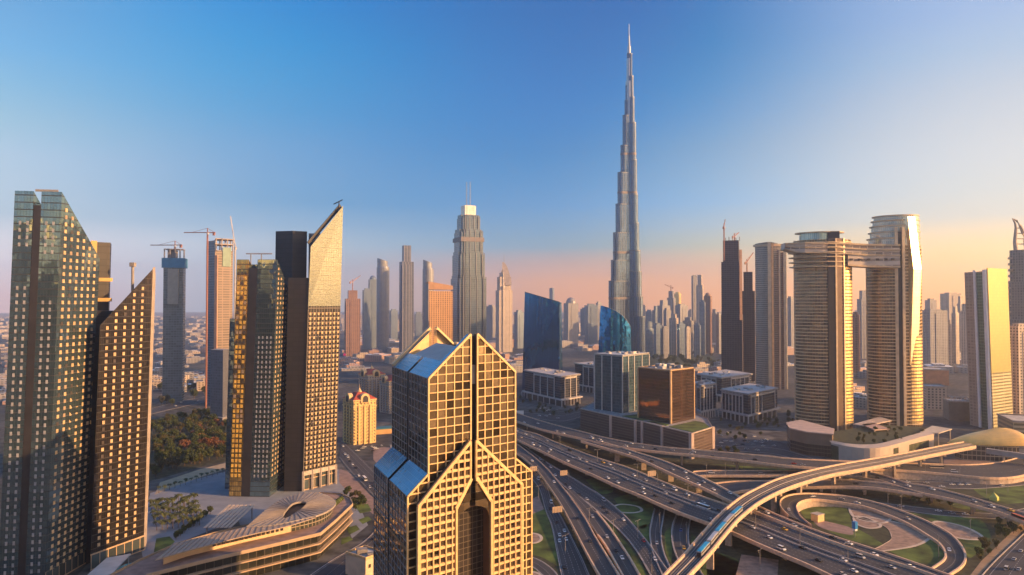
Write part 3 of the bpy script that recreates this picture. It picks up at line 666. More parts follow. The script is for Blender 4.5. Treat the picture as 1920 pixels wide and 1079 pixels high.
def far(u0, u1, vt, D, kind, mk, label, group=None, rz=None, name='tower', cat='skyscraper'):
    W_ = (u1 - u0) / F * D; cx = ((u0 + u1) / 2 - 960) / F * D; zt = ZV(vt, D)
    rz = R(random.choice([-32, -25, 20, 28, 35])) if rz is None else R(rz)
    m = FM[mk] if isinstance(mk, str) else mk
    k = W_ / (abs(math.cos(rz)) + .8 * abs(math.sin(rz))); w, d = k, k * .8
    t = thing(name, label, cat, (cx, D, 0), group)
    if kind in ('box', 'step', 'dome', 'mast', 'slab'):
        zb = {'box': zt - 6, 'step': zt - .18 * (zt - 60), 'dome': zt - w * .5, 'mast': zt - 10, 'slab': zt - 3}[kind]
        mb = MB(); mb.prism(rot_foot(cx, D, w, d, rz), 0, zb, 0, 1); mb.build('shaft', [m, ROOFL], t)
        # projecting bays give the faces relief
        mb = MB(); mb.prism(rot_foot(cx, D, w * .4, d * 1.08, rz), 0, zb - 8, 0, 1); mb.prism(rot_foot(cx, D, w * 1.08, d * .35, rz), 0, zb - 12, 0, 1); mb.build('bay', [m, ROOFL], t)
        mb = MB()
        if kind == 'step': mb.prism(rot_foot(cx, D, w * .62, d * .62, rz), zb - 1, zt, 0, 1)
        elif kind == 'dome':
            mb.lathe((cx, D), [(w * .44, zb - 1), (w * .42, zb + w * .18), (w * .3, zb + w * .38), (w * .12, zb + w * .48), (.3, zb + w * .5)], 16)
        else: mb.prism(rot_foot(cx, D, w * .6, d * .55, rz), zb - 1, zt, 0, 1)
        mb.build('crown', [m, ROOFL], t)
        if kind == 'mast': mb = MB(); mb.tube([(cx, D, zt), (cx, D, zt + 25)], [1.2, .5], 6); mb.build('mast', STEEL, t)
    elif kind == 'cyl':
        r = W_ / 2; mb = MB(); mb.lathe((cx, D), [(r, 0), (r, zt - 35), (r * .96, zt - 30)], 20, 0, smooth=True); mb.build('shaft', [m, ROOFL], t)
        mb = MB(); n = 20; pts = []; pts2 = []
        for i in range(n):
            a = 2 * math.pi * i / n; x = math.cos(a) * r * .82; y = math.sin(a) * r * .82
            pts.append((cx + x - r * .1, D + y)); pts2.append(zt - (x / r + .82) * 7)
        mb.prism(pts, zt - 40, pts2, 0, 1, smooth=True); mb.build('crown', [m, ROOFL], t)
    return t
far(645, 677, 545, 2300, 'step', 'rust', 'squat reddish tower with a stepped top just right of the pointed glass tower', rz=20)
FAR_CRANES = [(661, 545, 2300)]
far(679, 697, 541, 2650, 'box', 'blue', 'lower blue tower standing left of the silver cylinder tower', rz=25)
far(690, 708, 517, 2700, 'dome', 'blue', 'blue tower with a domed top just left of the silver cylinder tower', rz=25)
far(706, 730, 484, 2500, 'cyl', 'silver', 'silver round tower with a sliced top, left of the dark rounded-top tower')
far(748, 776, 461, 2300, 'step', facade('far_slate', (.06, .09, .14), (.17, .17, .2), 9, 4, .35, .2, .5, .15, .3, .02), 'dark slate tower with a stepped top between two silver round towers', rz=28)
far(792, 813, 487, 2450, 'cyl', 'silver', 'silver round tower with a sliced top rising behind the brown office block')
far(1030, 1039, 540, 4200, 'slab', 'blue', 'thin twisted tower far behind the large blue glass block')
far(1057, 1084, 558, 2900, 'dome', 'grey', 'grey tower with a rounded top right of the large blue glass block', rz=25)
for u0, u1, vt, D in ((1088, 1102, 577, 3200), (1096, 1120, 570, 3000), (1117, 1128, 566, 3500), (964, 982, 582, 2700), (1110, 1140, 580, 3300), (912, 930, 572, 3300), (730, 746, 580, 3300), (777, 792, 585, 3500)):
    far(u0, u1, vt, D, random.choice(['box', 'step']), random.choice(['blue', 'grey']), 'distant bluish tower in the haze left of the giant spire tower', 'hazy towers left of the spire tower')
# brown office block
bo = thing('office_block', 'brown office block with an orange sunlit front, left of the twin-mast tower', 'office building', (-165, 1480, 0))
f = [XY(798, 1505), XY(803, 1480), XY(849, 1508), XY(849, 1530), XY(800, 1530)]
BRN = facade('brown_block', (.18, .1, .05), (.4, .22, .1), 5, 4.2, .5, .25, .35, .2, .3, .02)
mb = MB(); mb.prism(f, 0, ZV(546, 1480), 0, 1); mb.build('shaft', [BRN, ROOFG], bo)
mb = MB(); zz = ZV(546, 1480); mb.prism(f, zz + 3, [zz + 17, zz + 19, zz + 11, zz + 11, zz + 16], 0, 0, bottom=True); mb.build('roof_frame', plain('roof_frame', (.32, .18, .1), .6), bo)
mb = MB(); mb.prism([XY(797, 1506), XY(803, 1477), XY(804.5, 1480), XY(799, 1508)], 0, zz + 14); mb.build('corner_fin', BKB, bo)
# stepped twin-mast tower
D_ = 1590; cx = (878 - 960) / F * D_
bl = thing('stepped_tower', 'stepped steel-blue tower topped by a bright crown and two thin masts', 'skyscraper', (cx, D_, 0))
BLM = facade('stepped_tower_glass', (.1, .15, .19), (.2, .21, .22), 3.1, 3.8, .2, .12, .65, .12, .3, .02)
px = D_ / F
for i, (hw, vt, k) in enumerate(((34, 518, 1), (31, 474, .95), (27.5, 432, .9), (22, 405, .85), (14.5, 387, .8))):
    zt = ZV(vt, D_); w = hw * 2 * px
    mb = MB()
    a = R(24)
    s_ = w / (math.cos(a) + math.sin(a))
    mb.prism(rot_foot(cx, D_, s_, s_, a), 0, zt - (0 if i == 4 else 6), 0, 1)
    mb.prism(rot_foot(cx, D_, s_ * .62, s_ * 1.06, a), 0, zt, 0, 1); mb.prism(rot_foot(cx, D_, s_ * 1.06, s_ * .62, a), 0, zt + .4, 0, 1)
    mb.build('tier' if i < 4 else 'crown', [BLM if i < 4 else facade('crown_steel', (.6, .58, .52), (.75, .7, .6), 3, 5, .4, .2, .8, .3, .2, .02), STEEL], bl)
    if i < 4:
        mb = MB(); 
        for sx in (-.36, -.12, .12, .36):
            for dx, dy in ((sx, -.5), (.5, sx)):
                ca, sa = math.cos(a), math.sin(a); x, y = dx * s_ * 1.07, dy * s_ * 1.07
                mb.box((cx + x * ca - y * sa, D_ + x * sa + y * ca, 0), 1.6, 1.6, zt - 2, a)
        mb.build('pilasters', plain('pilaster_steel', (.19, .2, .22), .35, .5), bl)
mb = MB(); mb.prism(rot_foot(cx, D_, 52, 52, R(24)), ZV(455, D_), ZV(447, D_), bottom=True); mb.build('mechanical_band', BKB, bl)
for dx in (-3.5, 4): mb = MB(); mb.tube([(cx + dx, D_ - 4, ZV(389, D_)), (cx + dx, D_ - 4, ZV(342, D_))], [1.0, .7], 6); mb.build('mast', STEEL, bl)
# cream tower with a pointed curved crown
D_ = 2485; cx = (945 - 960) / F * D_; px = D_ / F
ad = thing('pointed_tower', 'cream tower with a curved pointed crown, right of the twin-mast tower', 'skyscraper', (cx, D_, 0))
for nm, hw, vt in (('base_wing', 17, 545), ('shaft', 14, 520)):
    s_ = hw * 2 * px / 1.25; mb = MB(); mb.prism(rot_foot(cx, D_, s_, s_ * .6, R(25)), 0, ZV(vt, D_), 0, 1); mb.prism(rot_foot(cx, D_, s_ * .5, s_ * .75, R(25)), 0, ZV(vt - 8, D_), 0, 1); mb.build(nm, [FM['cream'], ROOFL], ad)
mb = MB(); pts = []
for k in range(9):
    t = k / 8; pts.append((t * 17 * px, 492 + (530 - 492) * t ** 2.2))
prev = None
for k in range(8):
    x0, v0 = pts[k]; x1, v1 = pts[k + 1]; xo = cx - 3 * px
    mb.prism([(xo + x0, D_ - 16), (xo + x1, D_ - 16), (xo + x1, D_ + 14), (xo + x0, D_ + 14)], ZV(535, D_), [ZV(v0, D_), ZV(v1, D_), ZV(v1, D_), ZV(v0, D_)], 0, 0)
mb.prism([(cx - 12 * px, D_ - 14), (cx - 3 * px, D_ - 14), (cx - 3 * px, D_ + 12), (cx - 12 * px, D_ + 12)], 0, [ZV(525, D_), ZV(505, D_), ZV(505, D_), ZV(525, D_)])
mb.build('curved_crown', plain('far_cream_plain', (.55, .45, .36), .6), ad)
mb = MB(); mb.tube([(cx, D_, ZV(495, D_)), (cx, D_, ZV(478, D_))], [1.2, .5], 6); mb.build('mast', STEEL, ad)
# crowded skyline on the right of the spire tower
g = 'crowded towers right of the spire tower'; lb = 'hazy apartment tower in the crowded skyline right of the giant spire tower'
for u0, u1, vt, D, k, m in ((1204, 1211, 572, 3300, 'box', 'grey'), (1210, 1224, 581, 3100, 'box', 'blue'), (1204, 1226, 598, 2300, 'cyl', 'blue'), (1223, 1238, 574, 2900, 'step', 'blue'), (1233, 1256, 563, 2800, 'step', 'grey'),
    (1244, 1258, 578, 2400, 'box', 'grey'), (1254, 1272, 589, 2300, 'step', 'cream'), (1266, 1289, 570, 2900, 'box', 'grey'), (1269, 1284, 604, 2250, 'box', 'blue'), (1279, 1301, 595, 2350, 'step', 'grey'), (1290, 1302, 580, 3300, 'box', 'grey'),
    (1311, 1323, 563, 2350, 'box', 'blue'), (1333, 1345, 580, 2700, 'step', 'grey'), (1342, 1354, 586, 2400, 'box', 'grey'), (1300, 1314, 606, 2250, 'box', 'blue'), (1284, 1294, 612, 2150, 'slab', 'cream'), (1226, 1240, 606, 2200, 'box', 'blue'), (1240, 1252, 612, 2200, 'box', 'grey'),
    (1474, 1491, 556, 2600, 'box', 'grey'), (1214, 1222, 590, 3500, 'box', 'grey'), (1346, 1356, 600, 3000, 'box', 'grey')):
    far(u0, u1, vt, D, k, m, lb, g)
far(1250, 1267, 546, 3000, 'step', 'grey', 'grey stepped tower with a small crane on top, left of the bright gold-lit tower')
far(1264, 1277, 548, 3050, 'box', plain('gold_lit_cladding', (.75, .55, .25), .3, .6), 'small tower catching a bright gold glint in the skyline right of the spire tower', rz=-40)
far(1297, 1307, 516, 2700, 'slab', 'grey', 'slim dark slab tower left of the crowned pinkish tower', rz=15)
far(1305, 1320, 516, 2650, 'step', 'cream', 'pinkish tower with a crowned top, tallest of the crowded skyline right of the spire tower', rz=-30)
far(1319, 1335, 549, 2400, 'dome', 'rust', 'tower with a domed turret right of the crowned pinkish tower', rz=-30)
# right-hand haze
far(1727, 1770, 580, 1900, 'slab', 'grey', 'wide grey hazy block just right of the shining round tower', rz=12)
far(1736, 1754, 560, 2600, 'box', 'grey', 'pale hazy tower rising behind the wide grey block', rz=15)
far(1767, 1798, 549, 2500, 'slab', 'cream', 'pale hazy tower between the wide grey block and the gold-fronted tower', rz=12)
for u0, u1, vt, D in ((1760, 1772, 590, 2000), (1772, 1784, 600, 1900), (1784, 1797, 575, 2000), (1795, 1806, 556, 2300), (1800, 1814, 570, 1900)):
    far(u0, u1, vt, D, 'step', 'cream', 'slim pale tower in the cluster left of the gold-fronted tower', 'slim pale towers on the right')
far(1596, 1612, 585, 1700, 'box', 'rust', 'pinkish slim tower seen low through the gap between the two bridged towers', rz=-30)
far(1609, 1628, 545, 2200, 'step', 'grey', 'grey unfinished tower in the gap under the skybridge', rz=10)
far(1893, 1930, 607, 1010, 'slab', 'cream', 'lower banded block in front of the horn-topped tower at the right edge', rz=10)

# dark unfinished towers
def crane(x, y, z, h, j0, j1, ang, label, lift=0.0, col=None, s=1.0):
    c = thing('tower_crane', label, 'crane', (x, y, z)); m = col or plain('crane_red', (.36, .16, .1), .6)
    mb = MB(); mb.bar((x, y, z), (x, y, z + h), 2.0 * s); mb.build('mast', m, c)
    d = Vector((math.cos(ang), math.sin(ang), 0)); p = Vector((x, y, z + h)); up = Vector((0, 0, lift))
    mb = MB(); mb.bar(p - d * j1 * .15, p + d * j0 + up * j0, 1.3 * s); mb.build('jib', m, c)
    mb = MB(); mb.bar(p, p - d * j1, 1.4 * s); mb.bar(p - d * j1 * .95 + Vector((0, 0, -2.5 * s)), p - d * j1 * .7 + Vector((0, 0, -2.5 * s)), 2.5 * s, 4 * s); mb.build('counter_jib', m, c)
    mb = MB(); mb.bar(p, p + Vector((0, 0, 7 * s)), 1.2 * s); mb.bar(p + Vector((0, 0, 7 * s)), p + d * j0 * .7 + up * j0 * .7, .4 * s); mb.bar(p + Vector((0, 0, 7 * s)), p - d * j1 * .9, .4 * s); mb.build('apex', m, c)
    mb = MB(); mb.box((x + 1.6 * s, y - 1.6 * s, z + h - 3 * s), 2.2 * s, 2.2 * s, 2.8 * s); mb.build('cab', WHITE, c)
    return c
D_ = 1500
un = thing('unfinished_tower', 'dark bare tower under construction with stepped top floors, left of the round bridged towers', 'skyscraper', XY(1374, D_) + (0,))
DKM = facade('unfinished_floors', (.025, .02, .022), (.11, .08, .075), 5, 4, .12, .25, .1, .5, .5, .01)
for nm, u0, u1, vt, a in (('core', 1354, 1389, 452, -20), ('lower_wing', 1350, 1394, 492, -20), ('podium_wing', 1349, 1396, 590, -20)):
    w = (u1 - u0) / F * D_ / 1.25; mb = MB(); mb.prism(rot_foot(XY((u0 + u1) / 2, D_)[0], D_, w, w * .8, R(a)), 0, ZV(vt, D_), 0, 1); mb.build(nm, [DKM, CONC_D], un)
mb = MB(); x, y = XY(1372, D_); z = ZV(452, D_)
for i in range(5): mb.box((x - 14 + i * 7, y - 8, z - .5), 1.2, 1.2, 6 + (i % 3) * 2)
mb.build('column_stubs', CONC_D, un)
mb = MB(); w = 5; x, y = XY(1389, D_ - 22); mb.box((x, y, ZV(600, D_)), 5, 3, ZV(470, D_) - ZV(600, D_)); mb.build('hoist_shaft', plain('hoist', (.5, .3, .2), .6), un)
un2 = thing('unfinished_tower', 'shorter dark bare tower under construction squeezed left of the slim round tower', 'skyscraper', XY(1404, D_ + 60) + (0,))
for nm, u0, u1, vt in (('core', 1393, 1413, 508), ('lower_wing', 1388, 1418, 545)):
    w = (u1 - u0) / F * D_ / 1.2; mb = MB(); mb.prism(rot_foot(XY((u0 + u1) / 2, D_ + 60)[0], D_ + 60, w, w * .8, R(-20)), 0, ZV(vt, D_), 0, 1); mb.build(nm, [DKM, CONC_D], un2)
x, y = XY(1378, D_); crane(x, y, ZV(452, D_) - .5, 9, 16, 8, R(40), 'small crane on top of the dark unfinished tower', .6)
x, y = XY(1353, D_); crane(x, y - 20, ZV(490, D_), ZV(428, D_) - ZV(490, D_), 10, 6, R(60), 'thin mast crane on the left corner of the dark unfinished tower', 1.6)
x, y = XY(1401, D_ + 60); crane(x, y, ZV(508, D_), 20, 24, 8, R(40), 'crane leaning up over the shorter unfinished tower', .9)

# two concrete towers under construction behind the left pair
D_ = 1230
for u0, u1, vt, lab, vb in ((307, 347, 487, 'blue-wrapped tower under construction with blue formwork on top, left of the other unfinished tower', 700), ):
    t = thing('unfinished_tower', lab, 'skyscraper', XY((u0 + u1) / 2, D_) + (0,))
    w = (u1 - u0) / F * D_; x, y = XY((u0 + u1) / 2, D_)
    mb = MB(); mb.prism(rot_foot(x, y, w * .86, w * .6, R(14)), 0, ZV(500, D_), 0, 1); mb.build('shaft', [facade('wrapped_tower', (.16, .2, .22), (.12, .14, .16), 4, 4, .15, .3, .4, .25, .3, .02), CONC_D], t)
    mb = MB(); mb.prism(rot_foot(x + 3, y - 10, w * .45, w * .4, R(14)), ZV(571, D_), ZV(505, D_)); mb.build('upper_panel', plain('pale_panel', (.3, .3, .27), .5), t)
    mb = MB(); mb.prism(rot_foot(x, y, w * 1.0, w * .75, R(14)), ZV(503, D_), ZV(485, D_), 0, 0, bottom=True); mb.build('formwork', plain('blue_formwork', (.06, .2, .36), .6), t)
    mb = MB()
    for dx, dy in ((-.35, -.3), (-.1, -.3), (.15, -.3), (.35, -.25), (.3, .3), (-.3, .3)): mb.box((x + dx * w, y + dy * w, ZV(486, D_)), 1.6, 1.6, 16)
    mb.box((x - w * .1, y, ZV(486, D_)), w * .35, w * .3, 14); mb.prism(rot_foot(x, y, w * .8, w * .6, R(14)), ZV(486, D_) + 15, ZV(486, D_) + 16.2, bottom=True); mb.build('core_stubs', CONC_D, t)
    crane(x, y, ZV(486, D_), ZV(460, D_) - ZV(486, D_), 48, 14, R(165), 'pale crane with a long jib pointing left on top of the blue-wrapped tower', .02)
D_ = 1180; x, y = XY(413, D_)
t = thing('unfinished_tower', 'concrete tower under construction between two cranes, left of the gold-reflecting glass tower', 'skyscraper', (x, y, 0))
w = 52 / F * D_
f1 = [XY(386, D_ + 10), XY(402, D_ - 8), XY(403, D_ + 30), XY(386, D_ + 30)]
mb = MB(); mb.prism(f1, 0, ZV(452, D_), 0, 1); mb.build('blue_shaft', [facade('tower_left_face', (.1, .15, .2), (.1, .12, .14), 4, 4, .2, .3, .4, .2, .3, .02), CONC_D], t)
f2 = [XY(402.2, D_ - 8.2), XY(436, D_ + 12), XY(434, D_ + 38), XY(402.2, D_ + 30)]
mb = MB(); mb.prism(f2, 0, ZV(470, D_), 0, 1); mb.build('concrete_shaft', [facade('raw_floors', (.1, .075, .065), (.25, .18, .135), 12, 4, .12, .4, .1, .5, .3, .01), CONC_D], t)
mb = MB()
for k in range(4):
    p = lerp2(f2[0], f2[1], k / 3.2 + .02); mb.box((p[0], p[1] + 3, ZV(471, D_)), 1.5, 1.5, 20)
    p = lerp2(f2[3], f2[2], k / 3.2 + .02); mb.box((p[0], p[1] - 3, ZV(471, D_)), 1.5, 1.5, 20)
mb.prism(f2, ZV(459, D_), ZV(457.5, D_), bottom=True); mb.prism(f2, ZV(449, D_), ZV(447.5, D_), bottom=True); mb.build('open_floors', CONC, t)
mb = MB(); p = lerp2(f2[0], f2[1], .45); q = lerp2(f2[0], f2[1], .9); mb.prism([(p[0], p[1] - 1.5), (q[0], q[1] - 1.5), (q[0], q[1] + 1), (p[0], p[1] + 1)], ZV(500, D_), ZV(464, D_), bottom=True); mb.build('safety_net', plain('net_green', (.25, .33, .27), .8), t)
mb = MB(); p = lerp2(f2[0], f2[1], .12); mb.box((p[0], p[1] - 3, 0), 4, 4, ZV(480, D_)); mb.build('hoist_shaft', plain('hoist', (.5, .3, .2), .6), t)
x, y = XY(388, D_ - 30); crane(x, y, 0, ZV(440, D_), 40, 13, R(170), 'red crane with a long jib pointing left beside the concrete unfinished tower', .02)
x, y = XY(440, D_ - 20); crane(x, y, 0, ZV(466, D_), 44, 8, R(120), 'pale crane with a steep raised jib right of the concrete unfinished tower', 1.2, plain('crane_pale', (.5, .45, .4), .6))
x, y = XY(414, 1010); t = thing('office_block', 'plain grey block with one lit side standing in front of the concrete unfinished tower', 'building', (x, y, 0))
mb = MB(); mb.prism([XY(396, 1010), XY(419, 1000), XY(431, 1025), XY(408, 1035)], 9, ZV(656, 1010), 0, 1); mb.build('shaft', [facade('grey_slab', (.1, .11, .13), (.14, .14, .16), 3, 3.6, .3, .3, .3, .3, .3, .01), ROOFG], t)
mb = MB(); mb.prism([XY(392, 1005), XY(419, 993), XY(436, 1025), XY(408, 1040)], 0, 9, 0, 1); mb.build('podium', [CONC_D, ROOFG], t)

# the sunlit towers behind the viewpoint that the glass fronts mirror
for x, y, w, h, m in ((-470, -150, 46, 235, 'cream'), (-575, -60, 40, 190, 'rust'), (-820, -170, 55, 260, 'cream'), (-700, -280, 48, 210, 'cream'), (-390, -330, 44, 250, 'silver'), (-980, -60, 60, 200, 'cream'), (-250, -420, 50, 230, 'cream'), (-444, 115, 42, 216, 'cream'), (-540, 60, 36, 186, 'dark'), (-600, 180, 44, 196, 'dark'), (-505, 235, 38, 172, 'blue'), (-690, 80, 46, 205, 'rust'), (-395, 20, 34, 168, 'dark'), (-640, -30, 44, 200, 'dark'), (-780, 160, 46, 190, 'blue'), (-330, -120, 40, 185, 'dark')):
    t = thing('tower', 'sunlit tower standing behind the viewpoint and seen only mirrored in the glass fronts', 'skyscraper', (x, y, 0), 'towers behind the viewpoint')
    mb = MB(); mb.prism(rot_foot(x, y, w, w * .8, R(30)), 0, h, 0, 1); mb.build('shaft', [FM[m], ROOFL], t)
    mb = MB(); mb.prism(rot_foot(x, y, w * .6, w * .5, R(30)), h - 1, h + 16, 0, 1); mb.build('crown', [plain('gold_lit_crown', (.7, .5, .22), .4, .2), ROOFL], t)

# the hazy far city near the horizon: one mass nobody could count
mb = MB(); rnd = random.Random(77)
for i in range(900):
    D = rnd.uniform(3600, 9000); u = rnd.uniform(-60, 1980); x, y = XY(u, D); w = rnd.uniform(25, 90); h = rnd.choice([8, 12, 15, 20, 28, 40, 70]) * rnd.uniform(.7, 1.3)
    if u < 640: h = min(h, 16)
    mb.prism(rot_foot(x, y, w, w * rnd.uniform(.5, 1), rnd.uniform(-.6, .6)), 0, h, 0, 1)
o = mb.build('far_city', [FM['cream'], ROOFL]); o['kind'] = 'stuff'; o['label'] = 'low hazy mass of far city buildings along the horizon'

for u, v, D in FAR_CRANES:
    x, y = XY(u, D); crane(x, y, ZV(v, D), 26, 30, 12, R(50), 'small crane on the roof of the squat reddish tower', .7, s=1.2)
x, y = XY(1258, 3000); crane(x, y, ZV(546, 3000), 14, 26, 10, R(150), 'small crane on top of the grey stepped tower in the crowded skyline', .5, s=1.3)
# ------------------------------------------------------------------ round bridged towers on the right
SVG = facade('round_tower_glass', (.17, .125, .07), (.3, .21, .12), 3.2, 4.2, .14, .05, .8, .14, .75, .08, .45)
SLAB = plain('balcony_slab', (.62, .46, .28), .45)
FIN = plain('bronze_fin', (.22, .15, .1), .35, .3)
FINL = plain('champagne_fin', (.66, .5, .32), .35, .25)
def ell(cx, cy, a, b, rz, n=40, k=1.0):
    return [(cx + a * k * math.cos(t) * math.cos(rz) - b * k * math.sin(t) * math.sin(rz), cy + a * k * math.cos(t) * math.sin(rz) + b * k * math.sin(t) * math.cos(rz)) for t in [2 * math.pi * i / n for i in range(n)]]
def ring(mb, foot, foot2, z0, z1):
    n = len(foot)
    for i in range(n):
        j = (i + 1) % n
        mb.face([foot[i] + (z0,), foot[j] + (z0,), foot[j] + (z1,), foot[i] + (z1,)]); mb.face([foot[i] + (z1,), foot[j] + (z1,), foot2[j] + (z1,), foot2[i] + (z1,)])
        mb.face([foot[j] + (z0,), foot[i] + (z0,), foot2[i] + (z0,), foot2[j] + (z0,)])
def round_tower(label, uc, D, hw_px, vt, fins, dv=4.2, slab_out=1.025, bk=.7, name='round_tower'):
    cx, cy = XY(uc, D); a = hw_px / F * D * math.cos(math.atan2(cx, cy)); b = a * bk; rz = math.atan2(-cx, cy) * .999
    t = thing(name, label, 'skyscraper', (cx, cy, 0)); zt = ZV(vt, D)
    mb = MB(); mb.prism(ell(cx, cy, a, b, rz), 0, zt, 0, 1, smooth=True); mb.build('shaft', [SVG, ROOFL], t)
    mb = MB(); z = 10
    while z < zt - 1:
        ring(mb, ell(cx, cy, a, b, rz, 40, slab_out), ell(cx, cy, a, b, rz, 40, .99), z, z + 1.25); z += dv
    mb.build('floor_bands', SLAB, t)
    for ang, w, out, m, z1 in fins:      # fins: angle measured from the side facing the camera, + to the right
        tt = rz - math.pi / 2 + R(ang)
        t0 = -math.pi / 2 + R(ang)
        x = cx + a * math.cos(t0) * math.cos(rz) - b * math.sin(t0) * math.sin(rz); y = cy + a * math.cos(t0) * math.sin(rz) + b * math.sin(t0) * math.cos(rz)
        mb = MB(); mb.box((x, y, 0), w, out, z1 if z1 else zt + 1, tt + math.pi / 2); mb.build('fin', m, t)
    return t, cx, cy, a, b, rz, zt
DS = 953
tB, bx, by, ba, bb, brz, bzt = round_tower('round golden tower with a glass ring crown and dark spine, left support of the skybridge', 1543, DS, 53, 452, [(17, 9, 6, DARK, None), (25.5, 2, 6.5, FINL, None), (31, 9, 5, FIN, None), (-90, 2, 3, FINL, None), (44, 1.6, 5, FINL, None)])
mb = MB(); z = ZV(452, DS)
mb.prism(ell(bx - 4, by, ba, bb, brz, 40, .72), z, z + 10, 0, 1, smooth=True); mb.build('crown_glass', [facade('crown_glass', (.35, .45, .42), (.5, .46, .4), 2.5, 10, .08, .05, .6, .1, .2, .02), ROOFL], tB)
mb = MB(); mb.prism(ell(bx - 4, by, ba, bb, brz, 40, .88), z + 9.2, z + 10.4, bottom=True); mb.prism(ell(bx - 4, by, ba, bb, brz, 40, .8), z - 1.5, z + .6, bottom=True); mb.build('crown_ring', SLAB, tB)
mb = MB(); mb.box((bx + 7, by - 18, z - 3), 13, 12, 13, brz); mb.build('crown_block', DARK, tB)
mb = MB()
for i, zz in enumerate((206, 212, 218, 224, 230, 236)): ring(mb, ell(bx - 7, by - 3, ba, bb, brz, 40, 1.02 + .012 * (5 - abs(i - 3))), ell(bx, by, ba, bb, brz, 40, .98), zz, zz + 1.1)
mb.build('projecting_terraces', SLAB, tB)
tC, cx_, cy_, ca_, cb_, crz, czt = round_tower('tallest round golden tower with a terraced top catching the sun, right support of the skybridge', 1676, DS, 50.5, 462, [(6, 3.4, 5, FINL, 256), (14, 5, 3, DARK, 250), (20, 3.2, 6, FINL, 256), (-90, 2, 3, FINL, None)])
zz = ZV(462, DS)
CRG = facade('terrace_glass', (.42, .4, .34), (.55, .48, .38), 2.5, 4.2, .1, .12, .7, .1, .2, .03)
for i, (dx, k, z0, z1) in enumerate(((1.5, .97, zz, zz + 9), (3, .94, zz + 9, zz + 17), (4.2, .91, zz + 17, zz + 25), (5.4, .88, zz + 25, zz + 32), (6.2, .85, zz + 32, zz + 38))):
    mb = MB(); mb.prism(ell(cx_ + dx * .9, cy_ + dx * .5, ca_, cb_, crz, 40, k), z0 - .2, z1, 0, 1, smooth=True); mb.build('terrace_storey', [CRG, SLAB], tC)
    mb = MB(); ring(mb, ell(cx_ + dx * .9 - 1, cy_ + dx * .5, ca_, cb_, crz, 40, k + .045), ell(cx_ + dx * .9, cy_ + dx * .5, ca_, cb_, crz, 40, k - .02), z1 - .6, z1 + .8); mb.build('terrace_slab', SLAB, tC)
# curved mirror screen added to the flank, leaned to throw the sun glint
MIR = facade('glint_mirror', (.88, .78, .55), (.5, .42, .3), 3, 4.2, .03, .05, .97, .32, .05, .004)
def loc(ang, k):
    t = -math.pi / 2 + R(ang); lx, ly = ca_ * k * math.cos(t), cb_ * k * math.sin(t)
    return Vector((cx_ + lx * math.cos(crz) - ly * math.sin(crz), cy_ + lx * math.sin(crz) + ly * math.cos(crz), 0))
pq = loc(33, 1.13) + Vector((.38, -.92, 0)) * 4.5; seg = [pq]; nrmv = []
vb = math.degrees(math.atan2(-cx_, -cy_))           # bearing from the tower to the viewpoint
for k in range(6):
    bear = R(vb - (45 + 10 * k / 5)); nn = Vector((math.sin(bear), math.cos(bear), 0)); tg = Vector((-nn.y, nn.x, 0)); pq = pq + tg * 2.3; seg.append(pq); nrmv.append(nn)
nrmv.append(nrmv[-1])
def off(d): return [tuple((p - n_ * d).xy) for p, n_ in zip(seg, nrmv)]
z0_, z1_ = 203.0, ZV(410, DS); lean_ = .122 * (z1_ - z0_)
mb = MB(); mb.prism(off(6.5) + off(12.0)[::-1], 84, z0_, 0, 0, foot2=off(0) + off(9.0)[::-1], bottom=True); mb.prism(off(0) + off(9.0)[::-1], z0_ + .02, z1_, 0, 0, foot2=off(lean_) + off(lean_ + 9.0)[::-1]); mb.build('glint_bay', MIR, tC)
# gold bays added to put the sun's glow on the sunny sides
GBAY = facade('glow_bay_glass', (.85, .6, .25), (.12, .085, .05), 3.2, 4.2, .1, .42, .8, .42, .25, .02)
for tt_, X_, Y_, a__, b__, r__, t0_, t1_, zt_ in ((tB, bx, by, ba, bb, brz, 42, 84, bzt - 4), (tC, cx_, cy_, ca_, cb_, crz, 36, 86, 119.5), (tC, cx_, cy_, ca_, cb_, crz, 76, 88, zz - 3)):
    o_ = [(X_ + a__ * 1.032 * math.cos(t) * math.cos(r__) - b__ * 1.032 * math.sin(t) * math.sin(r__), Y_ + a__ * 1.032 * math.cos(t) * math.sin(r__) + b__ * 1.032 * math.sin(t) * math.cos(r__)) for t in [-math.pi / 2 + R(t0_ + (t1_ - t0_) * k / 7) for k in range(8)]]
    mb = MB(); mb.prism(o_ + [((x - X_) * .9 + X_, (y - Y_) * .9 + Y_) for x, y in o_[::-1]], 12 if t0_ < 70 else 121, zt_); mb.build('glow_bay', GBAY, tt_)
